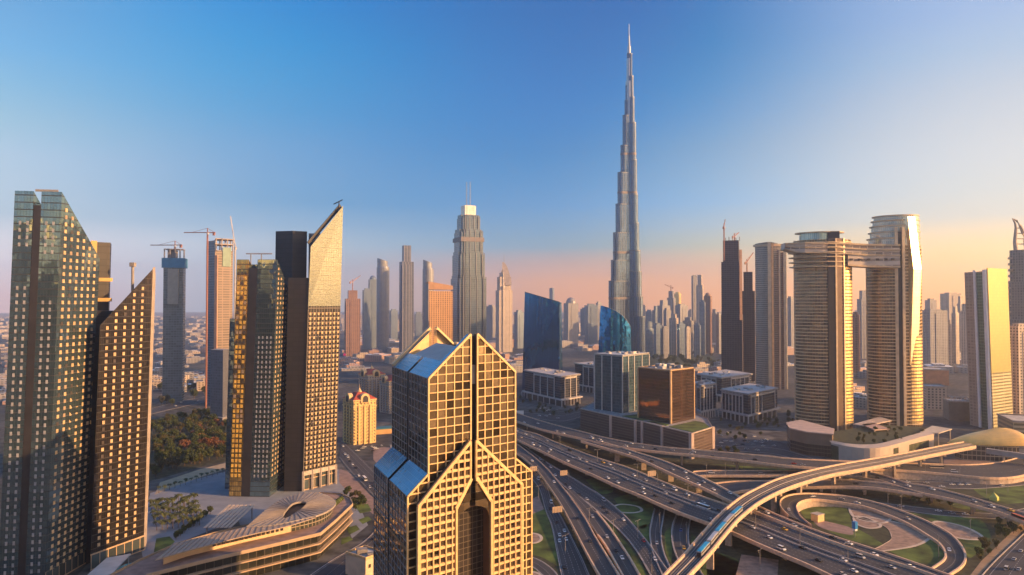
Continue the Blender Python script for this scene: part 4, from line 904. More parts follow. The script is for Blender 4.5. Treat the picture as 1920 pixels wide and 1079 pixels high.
# skybridge with its cantilevered end
sb = thing('skybridge', 'three-storey skybridge joining the two round golden towers high up and sticking out to the left', 'skybridge', ((bx + cx_) / 2, DS, ZV(503, DS)))
L = [(XY(1472, DS - 10), 458, 468), (XY(1490, DS - 14), 458, 474), (XY(1510, DS - 22), 458, 476), (XY(1545, DS - 26), 459, 477), (XY(1590, DS - 26), 460, 479), (XY(1625, DS - 26), 462, 481), (XY(1660, DS - 30), 463, 482), (XY(1688, DS - 36), 464, 483)]
BRM = facade('bridge_cladding', (.25, .2, .16), (.6, .5, .4), 9, 8, .12, .6, .4, .3, .3, .02)
def strip(mb, za, zb_, out, L=L):
    for (p, v0, v1), (q, w0, w1) in zip(L, L[1:]):
        a0, a1 = ZV(v0, DS) + (ZV(v1, DS) - ZV(v0, DS)) * za, ZV(v0, DS) + (ZV(v1, DS) - ZV(v0, DS)) * zb_
        b0, b1 = ZV(w0, DS) + (ZV(w1, DS) - ZV(w0, DS)) * za, ZV(w0, DS) + (ZV(w1, DS) - ZV(w0, DS)) * zb_
        P = (p[0], p[1] - out); Q_ = (q[0], q[1] - out); dp = 22 + out; P2 = (p[0] + 3, p[1] + dp); Q2 = (q[0] + 3, q[1] + dp); Lh = math.hypot(Q_[0] - P[0], Q_[1] - P[1])
        mb.face([P + (a1,), Q_ + (b1,), Q_ + (b0,), P + (a0,)], [(P[0], a1), (Q_[0], b1), (Q_[0], b0), (P[0], a0)])
        mb.face([P + (a0,), Q_ + (b0,), Q2 + (b0,), P2 + (a0,)]); mb.face([P2 + (a1,), Q2 + (b1,), Q_ + (b1,), P + (a1,)]); mb.face([Q2 + (b1,), P2 + (a1,), P2 + (a0,), Q2 + (b0,)])
    p, v0, v1 = L[0]; mb.face([(p[0], p[1] - out, ZV(v0, DS)), (p[0], p[1] - out, ZV(v1, DS)), (p[0] + 3, p[1] + 22, ZV(v1, DS)), (p[0] + 3, p[1] + 22, ZV(v0, DS))])
mb = MB(); strip(mb, 0, 1, 0); mb.build('bridge_body', BRM, sb)
L2 = [(p, v1 - 1, v1 + 21) for p, v0, v1 in L[4:]]
mb = MB(); strip(mb, 0, 1, .6, L2); mb.build('lower_storey', BRM, sb)
mb = MB(); strip(mb, .9, 1.04, 1.6, L2); mb.build('deck_edge', SLAB, sb)
for a, b_ in ((-.06, .1), (.42, .52), (.94, 1.05)): mb = MB(); strip(mb, a, b_, 2.2); mb.build('deck_edge', SLAB, sb)
for i in range(6):
    k = .06 + .155 * i; j = min(2, int(k * 3)); p = lerp2(L[4 + j][0], L[5 + j][0], k * 3 - j); mb = MB(); mb.box((p[0], p[1] - .6, ZV(491, DS)), 3.4, 2.8, 2.4); mb.build('porthole', DARK, sb)
# slim round tower behind
DA = 1420; x, y = XY(1446, DA)
ta = thing('round_tower', 'slim curved tower with a slanted flared top and gold edge fins, left of the skybridge', 'skyscraper', (x, y, 0))
a = 30 / F * DA * .94; rz = math.atan2(-x, y); f = ell(x, y, a, a * .55, rz, 40)
zs_ = []
for (fx, fy) in f:
    s_ = ((fx - x) * math.cos(rz) + (fy - y) * math.sin(rz)) / a; zs_.append(ZV(455, DA) - (max(0, -s_ - .2)) * 3 - max(0, s_) * 8)
mb = MB(); mb.prism(f, 0, zs_, 0, 1, smooth=True); mb.build('shaft', [facade('slim_tower', (.2, .19, .16), (.33, .3, .26), 2.4, 4.0, .3, .3, .5, .2, .3, .03), ROOFL], ta)
for u, w, m, vt in ((1443, 6, FINL, 456), (1449, 4, plain('gold_fin', (.6, .4, .2), .4), 458), (1462, 3, FINL, 470), (1472, 5, FINL, 474)):
    mb = MB(); px_, py_ = XY(u, DA - 18); mb.box((px_, py_, 0), w, 14, ZV(vt, DA), rz); mb.build('fin', m, ta)
mb = MB(); ring(mb, ell(x - 2, y, a, a * .55, rz, 40, 1.05), ell(x, y, a, a * .55, rz, 40, .98), ZV(463, DA), ZV(459, DA)); mb.build('flared_rim', SLAB, ta)

# gold-fronted tower at the right
DR = 960
SHR = 3.5
a_, b_, c_ = XY(1811, 990), XY(1853, 950), XY(1890, 978); d_ = (a_[0] + c_[0] - b_[0], a_[1] + c_[1] - b_[1])
rt = thing('gold_fronted_tower', 'square tower with a shining gold-green front and white corner fins near the right edge', 'skyscraper', (b_[0], b_[1], 0))
zt = ZV(505, 960)
LF = lambda f: [(x + SHR, y) for x, y in f]
mb = MB(); f = [a_, b_, c_, d_]; mb.prism(LF(f), 0, zt - 3, 0, 1, foot2=[(x - 1.5, y) for x, y in f]); mb.build('shaft', [facade('brown_side', (.3, .22, .17), (.4, .3, .23), 6, 4, .3, .35, .3, .4, .2, .01), ROOFL], rt)
n_ = Vector((c_[1] - b_[1], b_[0] - c_[0])).normalized() * 1.2
def lp(f, z): k = SHR - 5 * z / zt; return [(x + k, y) for x, y in f]
f = [(b_[0] + n_.x, b_[1] + n_.y), (c_[0] + n_.x, c_[1] + n_.y), c_, b_]
zm = 72
mb = MB(); mb.prism(lp(f, zm), zm, zt + 1, foot2=lp(f, zt)); mb.build('gold_front', facade('gold_green_glass', (.46, .4, .15), (.34, .29, .13), 3, 4, .03, .04, .6, .3, .05, .005), rt)
mb = MB(); mb.prism(lp(f, 0), 0, zm - .1, foot2=lp(f, zm)); mb.build('banded_base', facade('gold_banded', (.22, .2, .1), (.5, .42, .24), 30, 4, .02, .5, .4, .3, .2, .01), rt)
n2 = Vector((b_[1] - a_[1], a_[0] - b_[0])).normalized()
for k0, k1, m, out in ((.45, .55, WHITE, 2.0), (.56, .86, facade('green_strip', (.08, .15, .11), (.1, .14, .11), 4, 4, .1, .2, .5, .12, .3, .02), .8), (.87, 1.0, WHITE, 2.2)):
    p, q = lerp2(a_, b_, k0), lerp2(a_, b_, k1); f = [(p[0] + n2.x * out, p[1] + n2.y * out), (q[0] + n2.x * out, q[1] + n2.y * out), q, p]
    mb = MB(); mb.prism(lp(f, 0), 0, zt - (1 if out > 1 else 4), foot2=lp(f, zt)); mb.build('corner_fin' if out > 1 else 'green_glass_strip', m, rt)
# horn-topped tower at the right edge
DH = 1130; x, y = XY(1925, DH)
ht = thing('horn_tower', 'tall grey tower with a curved horn on top, cut by the right edge', 'skyscraper', (x, y, 0))
for i, (u0, vt) in enumerate(((1894, 470), (1891, 530), (1889, 600))):
    f = [XY(u0, DH - i * 3), XY(1930, DH - 26 - i * 4), XY(1965, DH), XY(1935, DH + 40)]
    mb = MB(); mb.prism(f, 0, ZV(vt, DH), 0, 1); mb.build('shaft', [facade('horn_tower_wall', (.16, .15, .14), (.27, .24, .21), 4, 4, .4, .3, .4, .3, .3, .02), ROOFL], ht)
each('balcony', [((XY(1892.5, DH)[0], DH - 4, 20 + k * 9), 5, 5, 3.2, 0) for k in range(24)], CONC, ht)
mb = MB(); pr = None
pts = [(1905, 470), (1903, 455), (1904, 440), (1905, 428), (1903, 418), (1898, 410)]
for side_, off in (('a', 0), ('b', 14)):
    mb.tube([W(u, v, DH + off) for u, v in pts], [3.2, 2.8, 2.4, 2, 1.5, .6], 8)
mb.tube([W(u, v, DH + 6) for u, v in [(1898, 410), (1906, 414), (1913, 424), (1919, 438), (1923, 452), (1925, 472)]], [.6, 1.6, 2.2, 2.6, 3, 3.2], 8)
for v in (428, 438, 448, 458): mb.bar(W(1905, v, DH + 6), W(1914 + (v - 428) * .35, v, DH + 6), 1.4)
mb.build('horn', CONC, ht)

# ------------------------------------------------------------------ the two blue glass blocks and mid-ground offices
BG = facade('deep_blue_glass', (.035, .25, .55), (.015, .05, .1), 3.2, 60, .05, .0, .95, .035, .1, .012, warp=.02)
D1_ = 1400
gb = thing('glass_block', 'big blue mirror-glass block with a slanting roof edge, left of the smaller curved one', 'office building', XY(1017, D1_) + (0,))
f = [XY(979, D1_ + 8), XY(1049, D1_ - 14), XY(1055, D1_ + 8), XY(985, D1_ + 30)]
f2 = [XY(984, D1_ + 4), XY(1049, D1_ - 18), XY(1053, D1_ + 4), XY(989, D1_ + 26)]
mb = MB(); mb.prism(f, 0, [ZV(548, D1_), ZV(567, D1_), ZV(567, D1_) - 1, ZV(549, D1_)], 0, 1, foot2=f2); mb.build('shaft', [BG, ROOFG], gb)
mb = MB(); p, q = f2[0] + (ZV(548, D1_) + .3,), f2[1] + (ZV(567, D1_) + .3,); mb.bar(p, q, .8, .9); mb.build('roof_edge', DARK, gb)
D2_ = 1080
gc = thing('glass_block', 'smaller blue mirror-glass block with a curved top below the giant spire tower', 'office building', XY(1150, D2_) + (0,))
mb = MB(); n = 14
top = [(1126 + (1182 - 1126) * i / n, 573 + 22 * (i / n) ** 1.2 + 18 * (i / n) ** 5) for i in range(n + 1)]
for i in range(n):
    (u0, v0), (u1, v1) = top[i], top[i + 1]
    k0, k1 = i / n, (i + 1) / n; bow = lambda k: -16 * math.sin(math.pi * k)
    b0, b1 = 1116 + (1187 - 1116) * k0, 1116 + (1187 - 1116) * k1
    A, B = XY(b0, D2_ + bow(k0)), XY(b1, D2_ + bow(k1)); A2_, B2_ = XY(u0, D2_ + bow(k0) - 3), XY(u1, D2_ + bow(k1) - 3)
    zA, zB = ZV(v0, D2_), ZV(v1, D2_); ua, ub = k0 * 52, k1 * 52
    mb.face([A + (0,), B + (0,), B2_ + (zB,), A2_ + (zA,)], [(ua, 0), (ub, 0), (ub, zB), (ua, zA)], 0, True)
    C_, E_ = (A2_[0] + 4, A2_[1] + 26), (B2_[0] + 4, B2_[1] + 26); mb.face([A2_ + (zA,), B2_ + (zB,), E_ + (zB,), C_ + (zA,)], None, 1)
    mb.face([(B[0] + 4, B[1] + 26, 0), (A[0] + 4, A[1] + 26, 0), C_ + (zA,), E_ + (zB,)], None, 0)
    if i == 0: mb.face([(A[0] + 4, A[1] + 26, 0), A + (0,), A2_ + (zA,), C_ + (zA,)], None, 0)
    if i == n - 1: mb.face([B + (0,), (B[0] + 4, B[1] + 26, 0), E_ + (zB,), B2_ + (zB,)], None, 0)
mb.build('shaft', [facade('curved_blue_glass', (.035, .25, .55), (.015, .05, .1), 3, 4, .05, .04, .95, .05, .1, .02, warp=.09), ROOFG], gc)

def block(label, corners, z0, vt, D, mat, roof=ROOFL, name='office_block', fins=None, finmat=WHITE, cornice=None, plant=True, cat='office building', group=None):
    """a block from its plan corners; fins = [(side, list of fractions, width, proud)]"""
    zt = ZV(vt, D); c = (sum(p[0] for p in corners) / len(corners), sum(p[1] for p in corners) / len(corners))
    t = thing(name, label, cat, c + (0,), group)
    mb = MB(); mb.prism(corners, z0, zt, 0, 1); mb.build('shaft', [mat, roof], t)
    for side_, ks, w, pr in fins or []:
        a, b_ = corners[side_], corners[(side_ + 1) % len(corners)]; d = Vector((b_[0] - a[0], b_[1] - a[1])); n = Vector((d.y, -d.x)).normalized(); rz = math.atan2(d.y, d.x)
        for k in ks:
            p = lerp2(a, b_, k); mb = MB(); mb.box((p[0] + n.x * pr / 2, p[1] + n.y * pr / 2, z0), w, pr, zt - z0 - .6, rz); mb.build('fin', finmat, t)
    k = 1 + (cornice or 0)
    f = [(c[0] + (x - c[0]) * k, c[1] + (y - c[1]) * k) for x, y in corners]; g_ = [(c[0] + (x - c[0]) * (k - .08), c[1] + (y - c[1]) * (k - .08)) for x, y in corners]
    mb = MB(); ring(mb, f, g_, zt - 1.0, zt + 1.2)
    if cornice: mb.prism(f, zt - .8, zt + .9, bottom=True)
    mb.build('parapet', finmat, t)
    if plant:
        random.seed(int(c[0]))
        a, b_, d = Vector(corners[0]), Vector(corners[1]), Vector(corners[-1])
        for i in range(random.randint(9, 14)):
            p = a + (b_ - a) * random.uniform(.12, .85) + (d - a) * random.uniform(.12, .85); mb = MB(); mb.box((p.x, p.y, zt + .5), random.uniform(2, 8), random.uniform(2, 7), random.uniform(1.2, 3.6), math.atan2(b_.y - a.y, b_.x - a.x)); mb.build('roof_plant', random.choice([CONC_D, ROOFL, STEEL]), t)
    return t, zt
TEAL = facade('teal_office', (.07, .13, .16), (.05, .08, .1), 2.2, 3.8, .06, .12, .55, .08, .4, .02)
block('tall teal glass office block with pale vertical fins and a flat white roof', [XY(1115, 962), XY(1167, 925), XY(1216, 975), XY(1165, 1008)], 0, 668, 925, TEAL, WHITE, fins=[(0, (0.0, .27, .62, 1.0), 1.3, .8), (1, (.2, .42, .72, 1.0), 1.2, .8)], finmat=plain('pale_fin', (.5, .48, .45), .5), cornice=.02)
BRB = facade('brown_glass', (.26, .155, .1), (.07, .045, .035), 2.2, 3.8, .05, .06, .9, .05, .12, .004, warp=.012)
t, zt = block('brown glass cube with one gold corner, beside the tall teal office block', [XY(1196, 885), XY(1257, 842), XY(1300, 880), XY(1240, 924)], 0, 696, 842, BRB, ROOFG, fins=[(0, (1.0,), 1.6, 1.2), (1, (.0, 1.0,), 1.6, 1.0), (0, (0.0,), 1.6, 1.0)], finmat=plain('tan_fin', (.5, .33, .18), .5))
# podium with the planted roof
pd = thing('podium_block', 'long low brown podium with lawns on its roof below the brown glass cube', 'building', XY(1210, 840) + (0,))
PDM = facade('podium_louvres', (.09, .06, .05), (.16, .12, .1), 40, 3.2, .01, .3, .3, .3, .3, .01)
PF = [XY(1088, 960), XY(1145, 900), XY(1205, 853), XY(1296, 775), XY(1335, 815), XY(1325, 880), XY(1250, 1010), XY(1112, 1020)]
zt = 25
mb = MB(); mb.prism(PF, 0, zt, 0, 1); mb.build('body', [PDM, ROOFG], pd)
def onpf(i, k): return lerp2(PF[i], PF[i + 1], k)
for i, k in ((1, .0), (1, .78), (1, .98), (2, .42), (3, .0), (2, .98), (3, 1.0)):
    p = onpf(i, k); mb = MB(); mb.box((p[0], p[1], 0), 3.2, 3.2, zt + 1.5, R(20)); mb.build('pier', plain('pink_stone', (.5, .38, .32), .7), pd)
mb = MB(); ring(mb, PF, [(p[0] * .995 + 0.9, p[1] + 2) for p in PF], zt, zt + 1.2); mb.build('parapet', CONC, pd)
for us in ([(1165, 900), (1203, 866), (1222, 872), (1193, 912)], [(1253, 822), (1297, 786), (1330, 818), (1318, 850), (1303, 862)], [(1212, 860), (1248, 828), (1254, 836), (1226, 864)]):
    mb = MB(); mb.prism([XY(u, d) for u, d in us], zt + .05, zt + .5); mb.build('roof_lawn', GRASS, pd)
# white-framed offices
WF = facade('framed_office', (.04, .045, .06), (.07, .07, .08), 12, 3.7, .02, .22, .4, .15, .4, .01)
FR = plain('stone_frame', (.46, .42, .4), .7)
def framed(label, corners, vt, D, fl, fr, vb=None, nm='framed_office'):
    zt = ZV(vt, D); t, zt = block(label, corners, 11, vt, D, WF, ROOFL, nm, [(0, fl, 1.7, 1.0), (1, fr, 1.7, 1.0)], FR, .05)
    c = (sum(p[0] for p in corners) / 4, sum(p[1] for p in corners) / 4); k = 1.12
    f = [(c[0] + (x - c[0]) * k, c[1] + (y - c[1]) * k) for x, y in corners]
    mb = MB(); mb.prism(f, 9.2, 11.2, bottom=True); LAST = mb.build('arcade_slab', FR, t).name
    asl = bpy.data.objects[LAST]
    each('arcade_pier', [(lerp2(f[i], f[(i + 1) % 4], q / 7) + (0,), 1.5, 1.5, 9.3, 0) for i in (3, 0, 1) for q in range(7)], FR, asl)
    mb = MB(); mb.prism(corners, 0, 9.2); mb.build('ground_storey', DARK, t)
    for s_, fr_ in ((0, fl), (1, fr)):
        a, b_ = corners[s_], corners[s_ + 1]; d = Vector((b_[0] - a[0], b_[1] - a[1])); n = Vector((d.y, -d.x)).normalized()
        p, q = lerp2(a, b_, fr_[0]), lerp2(a, b_, fr_[-1]); mb = MB(); mb.bar((p[0] + n.x * .7, p[1] + n.y * .7, zt - 3), (q[0] + n.x * .7, q[1] + n.y * .7, zt - 3), 1.4, 2.2); mb.build('frame_head', FR, t)
framed('dark office with white stone frames and an oversailing roof, left of the teal office block', [XY(984, 1280), XY(1051, 1170), XY(1086, 1212), XY(1020, 1325)], 707, 1170, (.28, .46, .66, .84), (.2, .5, .82))
framed('white-framed office partly hidden behind the teal office block', [XY(1078, 1400), XY(1118, 1336), XY(1150, 1375), XY(1112, 1440)], 687, 1340, (.4, .65, .9), (.3, .7))
framed('white-framed office with many thin columns and one gold corner, in front of the round towers', [XY(1352, 1060), XY(1402, 1005), XY(1456, 1075), XY(1405, 1135)], 740, 1005, (.03, .16, .29, .42, .55, .68, .8), (.08, .2, .32, .44, .9))
framed('small white-framed office right behind the brown glass cube', [XY(1299, 1085), XY(1314, 1040), XY(1341, 1068), XY(1326, 1115)], 724, 1040, (.5, .95), (.15, .35, .55, .75))
framed('long white-framed office behind the small framed one', [XY(1306, 1290), XY(1352, 1225), XY(1408, 1290), XY(1360, 1370)], 709, 1225, (.2, .4, .6, .8), (.3, .45, .6, .75, .9))
# ------------------------------------------------------------------ roads, viaducts and the metro line
def crom(pts, n=8):
    P = [Vector(p) for p in pts]; out = []
    for i in range(len(P) - 1):
        p0 = P[max(i - 1, 0)]; p1 = P[i]; p2 = P[i + 1]; p3 = P[min(i + 2, len(P) - 1)]
        for k in range(n):
            t = k / n; out.append(0.5 * ((2 * p1) + (p2 - p0) * t + (2 * p0 - 5 * p1 + 4 * p2 - p3) * t * t + (3 * p1 - p0 - 3 * p2 + p3) * t ** 3))
    out.append(P[-1]); return out
def resample(P, N):
    d = [0.0]
    for a, b in zip(P, P[1:]): d.append(d[-1] + (b - a).length)
    out = []; j = 0
    for i in range(N + 1):
        t = d[-1] * i / N
        while j < len(d) - 2 and d[j + 1] < t: j += 1
        s_ = (t - d[j]) / max(1e-9, d[j + 1] - d[j]); out.append(P[j].lerp(P[j + 1], s_))
    return out
def zprof(zs, t):
    if not isinstance(zs, (list, tuple)): return zs
    x = t * (len(zs) - 1); i = min(int(x), len(zs) - 2); return zs[i] + (zs[i + 1] - zs[i]) * (x - i)
def edge3d(px, zs, N):
    P = crom([(u, v, 0) for u, v in px]); g = []
    d = [0.0]
    for a, b in zip(P, P[1:]): d.append(d[-1] + (b - a).length)
    for i, p in enumerate(P): g.append(G(p.x, p.y, zprof(zs, d[i] / d[-1])))
    return resample(g, N)
ROADS = {}
MARK = plain('road_paint', (.4, .38, .36), .7, var=.3)
PARA = plain('parapet_orange_glow', (.62, .42, .28), .8, var=.18, scale=.4)  # concrete with the low sun's orange glow put into its colour
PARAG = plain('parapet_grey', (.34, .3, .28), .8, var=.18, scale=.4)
FASC = plain('fascia_concrete', (.44, .34, .26), .85, var=.25, scale=.5)
def offset_strip(mb, E, O, w0, w1, z0, z1, m=0):
    """a wall running along edge E; O is the opposite edge; from w0 to w1 outward, z0..z1 above"""
    pts = []
    for e, o in zip(E, O):
        d = (e - o); d.z = 0; d.normalize(); pts.append((e + d * w0, e + d * w1))
    up0, up1 = Vector((0, 0, z0)), Vector((0, 0, z1))
    for (a, b), (c, d) in zip(pts, pts[1:]):
        mb.face([a + up1, b + up1, d + up1, c + up1], None, m); mb.face([a + up0, a + up1, c + up1, c + up0], None, m); mb.face([b + up1, b + up0, d + up0, d + up1], None, m); mb.face([b + up0, a + up0, c + up0, d + up0], None, m)
    for a, b in (pts[0], pts[-1]): mb.face([a + up0, b + up0, b + up1, a + up1], None, m)
def road(name, label, U, L, zs, elevated=True, N=60, para=(1.1, 1.1), med=None, lanes=4, piers=(), pier_w=3.0, thick=1.7, pmat=None, cat='flyover', surf=None, wall=None, skip_u=None, skip_l=None):
    EU, EL = edge3d(U, zs, N), edge3d(L, zs, N)
    mid = [(a + b) / 2 for a, b in zip(EU, EL)]
    c = mid[len(mid) // 2]
    if elevated: t = thing(name, label, cat, (c.x, c.y, 0))
    else:
        t = bpy.data.objects.new(name, None); C.objects.link(t); t['kind'] = 'structure'; t.location = (c.x, c.y, 0); ORIG[t.name] = Vector(t.location)
    mb = MB()
    dist = 0.0
    for i in range(N):
        w0, w1 = (EU[i] - EL[i]).length, (EU[i + 1] - EL[i + 1]).length; d2 = dist + (mid[i + 1] - mid[i]).length
        mb.face([EU[i], EL[i], EL[i + 1], EU[i + 1]], [(0, dist), (w0, dist), (w1, d2), (0, d2)]); dist = d2
    o = mb.build('road_surface', surf or ASPH, t)
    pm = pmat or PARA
    if elevated:
        mb = MB(); dz = Vector((0, 0, -.02)); th = Vector((0, 0, -thick))
        for i in range(N):
            a, b, c_, d = EU[i], EL[i], EL[i + 1], EU[i + 1]
            mb.face([a + dz, a + th, d + th, d + dz]); mb.face([b + th, b + dz, c_ + dz, c_ + th]); mb.face([b.lerp(a, .15) + th * 1.5, a.lerp(b, .15) + th * 1.5, d.lerp(c_, .15) + th * 1.5, c_.lerp(d, .15) + th * 1.5][::-1])
            mb.face([a + th, a.lerp(b, .15) + th * 1.5, d.lerp(c_, .15) + th * 1.5, d + th]); mb.face([b.lerp(a, .15) + th * 1.5, b + th, c_ + th, c_.lerp(d, .15) + th * 1.5])
        mb.build('deck', FASC, t)
    for E, O, hgt, sk_ in ((EU, EL, para[0], skip_u), (EL, EU, para[1], skip_l)):
        if hgt <= 0: continue
        i0, i1 = (0, N) if sk_ is None else (int(sk_[0] * N), int(sk_[1] * N))
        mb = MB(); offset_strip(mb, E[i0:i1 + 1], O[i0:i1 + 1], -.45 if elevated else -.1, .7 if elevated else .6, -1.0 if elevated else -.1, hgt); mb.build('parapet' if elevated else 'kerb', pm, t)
    if med:
        for k in med:
            E = [a.lerp(b, k) for a, b in zip(EU, EL)]; mb = MB(); offset_strip(mb, E, EU, -.35, .35, -.02, .95); mb.build('median_barrier', PARAG, t)
    if wall:
        for E, O in ((EU, EL), (EL, EU)):
            mb = MB()
            for i in range(int(wall[0] * N), int(wall[1] * N)):
                a, b = E[i], E[i + 1]; q = [a + Vector((0, 0, -.5)), Vector((a.x, a.y, 0)), Vector((b.x, b.y, 0)), b + Vector((0, 0, -.5))]; mb.face(q if E is EU else q[::-1])
            mb.build('retaining_wall', FASC, t)
    # painted lines: solid edges and broken lane lines
    mb = MB(); up = Vector((0, 0, .03))
    def line(k, w, dash):
        E = resample([a.lerp(b, k) for a, b in zip(EU, EL)], N * (4 if dash else 1))
        for i in range(0, len(E) - 1, 2 if dash else 1):
            d = (E[i + 1] - E[i]); p = Vector((d.y, -d.x, 0))
            if p.length < 1e-6: continue
            p.normalize(); p *= w / 2; mb.face([E[i] - p + up, E[i] + p + up, E[i + 1] + p + up, E[i + 1] - p + up])
    line(.05, .22, False); line(.95, .22, False)
    for i in range(1, lanes):
        line(.05 + .9 * i / lanes, .22, True)
    lm = mb.build('lane_marking', MARK, t)
    for f in piers:
        i = int(f * N); a, b = EU[i], EL[i]; m_ = (a + b) / 2; d = (b - a); wd = d.length; d.normalize(); rz = math.atan2(d.y, d.x); top = m_.z - thick * 1.5
        if top < 1.2: continue
        mb = MB(); mb.box((m_.x, m_.y, 0), min(wd * .4, pier_w * 1.6), pier_w * .7, top - 1.2, rz); mb.bar(m_ - d * wd * .42 + Vector((0, 0, top - m_.z - .6)), m_ + d * wd * .42 + Vector((0, 0, top - m_.z - .6)), pier_w * .75, 1.5); mb.build('pier', FASC, t)
    ROADS[label if elevated else t.name] = (EU, EL, mid)
    return t
# main viaduct
Ma = [(950, 817), (975, 828), (1013, 846), (1063, 870), (1115, 893), (1160, 914), (1200, 930), (1258, 956), (1330, 983), (1370, 998), (1430, 1025), (1513, 1060), (1560, 1082), (1650, 1122)]
Md = [(950, 795), (980, 808), (1009, 816), (1043, 831), (1114, 858), (1179, 879), (1240, 904), (1300, 927), (1365, 949), (1411, 962), (1468, 985), (1590, 1031), (1716, 1071), (1800, 1100), (1850, 1120)]
KM = 'wide main viaduct sweeping from the middle to the bottom right'
road('viaduct', 'wide main viaduct with two carriageways sweeping from the gabled tower to the bottom right', Md, Ma, 8.5, N=90, med=(.36, .52), lanes=9, piers=[.07, .14, .22, .3, .39, .48, .56, .66, .76, .86], pier_w=4)
K_MAIN = list(ROADS)[-1]
U_ = [(950, 769), (1004, 787), (1049, 800), (1093, 811), (1131, 821), (1182, 831), (1240, 839), (1294, 844), (1387, 852), (1481, 861), (1560, 865), (1650, 868), (1740, 871), (1820, 873), (1885, 866), (1935, 850)]
L_ = [(950, 784), (1009, 804), (1040, 812), (1085, 822), (1131, 834), (1168, 840), (1240, 849), (1294, 854), (1387, 864), (1470, 874), (1560, 880), (1667, 882), (1763, 889), (1845, 897), (1900, 896), (1950, 884)]
road('flyover', 'upper flyover running level past the brown podium towards the metro station', U_, L_, [10, 13, 13, 12, 9, 6, 5], N=80, lanes=3, piers=[.1, .2, .3, .4, .48, .56], wall=(.66, 1.0), pmat=PARA)
K_UP = list(ROADS)[-1]
U_ = [(1118, 828), (1150, 836), (1182, 846), (1240, 864), (1275, 878), (1331, 904), (1387, 933), (1424, 952), (1468, 972), (1542, 1001), (1623, 1027), (1687, 1048), (1778, 1080), (1840, 1103)]
L_ = [(1090, 828), (1153, 847), (1197, 861), (1256, 888), (1300, 908), (1331, 922), (1365, 939), (1405, 956), (1462, 979), (1530, 1006), (1585, 1026), (1650, 1048), (1712, 1067), (1800, 1098)]
road('flyover', 'descending flyover that splits off downhill and passes under the metro line', U_, L_, [12.6, 11.5, 10, 9.2, 9, 9], N=80, lanes=3, piers=[.12, .22, .33, .44, .55, .7, .85], pmat=PARA)
K_DN = list(ROADS)[-1]
U_ = [(1478, 968), (1464, 952), (1465, 938), (1481, 930), (1507, 927), (1545, 928), (1591, 933), (1649, 946), (1704, 965), (1752, 986), (1784, 1005), (1804, 1028), (1810, 1047), (1802, 1064), (1778, 1080)]
L_ = [(1521, 986), (1503, 972), (1494, 957), (1495, 947), (1508, 940), (1532, 938), (1578, 944), (1623, 952), (1665, 967), (1704, 984), (1742, 1007), (1762, 1021), (1773, 1038), (1770, 1052), (1748, 1068)]
road('loop_ramp', 'looping ramp curling round the oval flower beds at the bottom right', U_, L_, [8.5, 6.2, 3.4, 1.9, 1.2, .8, .5], N=80, lanes=2, para=(1.1, 1.1), wall=(0, 1.0), piers=(), thick=.8)
K_LOOP = list(ROADS)[-1]
U_ = [(1300, 886), (1330, 884), (1440, 884), (1540, 884), (1597, 885), (1633, 888), (1669, 897), (1705, 908), (1738, 913), (1787, 925), (1837, 939), (1876, 951), (1940, 969)]
L_ = [(1300, 895), (1330, 893), (1440, 893), (1540, 892), (1589, 893), (1623, 898), (1655, 904), (1690, 915), (1733, 927), (1787, 938), (1837, 952), (1876, 963), (1940, 988)]
road('flyover', 'flyover curving down to the right edge behind the looping ramp', U_, L_, [2, 4, 6, 8, 9, 9], N=70, lanes=3, piers=[.72, .84, .93])
K_RT = list(ROADS)[-1]
U_ = [(1340, 908), (1380, 904), (1440, 903), (1544, 901), (1599, 903), (1651, 907), (1690, 914), (1725, 922)]
L_ = [(1350, 930), (1380, 924), (1425, 918), (1544, 914), (1599, 914), (1639, 916), (1690, 923), (1730, 929)]
road('flyover', 'short flyover branch joining from behind the metro line on the right', U_, L_, [2, 4, 6.5, 8.2, 8.6], N=50, lanes=2, piers=[.55, .75], skip_u=(0, .86))
K_BR = list(ROADS)[-1]
# lower left bundle
U_ = [(950, 818), (966, 831), (990, 849), (1012, 867), (1031, 886), (1051, 910), (1077, 944), (1101, 980), (1117, 1010), (1159, 1079), (1185, 1122)]
L_ = [(945, 838), (970, 852), (993, 870), (1012, 889), (1027, 910), (1048, 941), (1066, 973), (1084, 1007), (1101, 1040), (1123, 1079), (1150, 1125)]
road('ramp', 'narrow curved ramp with orange-lit parapets, left of the pair beside the gabled tower', U_, L_, [5, 5, 4.5, 4], N=60, lanes=2, piers=[.3, .5, .7], thick=1.2)
K_R1 = list(ROADS)[-1]
U_ = [(1074, 919), (1095, 938), (1109, 951), (1140, 988), (1164, 1023), (1182, 1051), (1198, 1079), (1225, 1125)]
L_ = [(1060, 919), (1081, 944), (1104, 978), (1121, 1004), (1127, 1011), (1142, 1034), (1167, 1079), (1192, 1125)]
road('ramp', 'second ramp beside the gabled tower, just right of the narrow curved ramp', U_, L_, [.8, 2.5, 4, 4], N=50, lanes=2, piers=[.75], thick=1.0, para=(1.1, .9), skip_u=(.3, 1), skip_l=(.55, 1))
K_R2 = list(ROADS)[-1]
def ground_road(name, U, L, z, lanes=3, kerb=(.12, .12), N=50):
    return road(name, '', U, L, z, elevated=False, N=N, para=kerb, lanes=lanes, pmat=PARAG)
ground_road('slip_road', [(975, 832), (1019, 864), (1049, 883), (1079, 901), (1105, 918), (1117, 924), (1148, 948), (1179, 977), (1217, 1023), (1242, 1059), (1257, 1079), (1285, 1122)],
            [(960, 838), (985, 852), (1014, 872), (1039, 894), (1064, 917), (1095, 938), (1110, 950), (1140, 975), (1171, 1004), (1195, 1035), (1214, 1067), (1240, 1115)], .4, 4, (.9, .3))
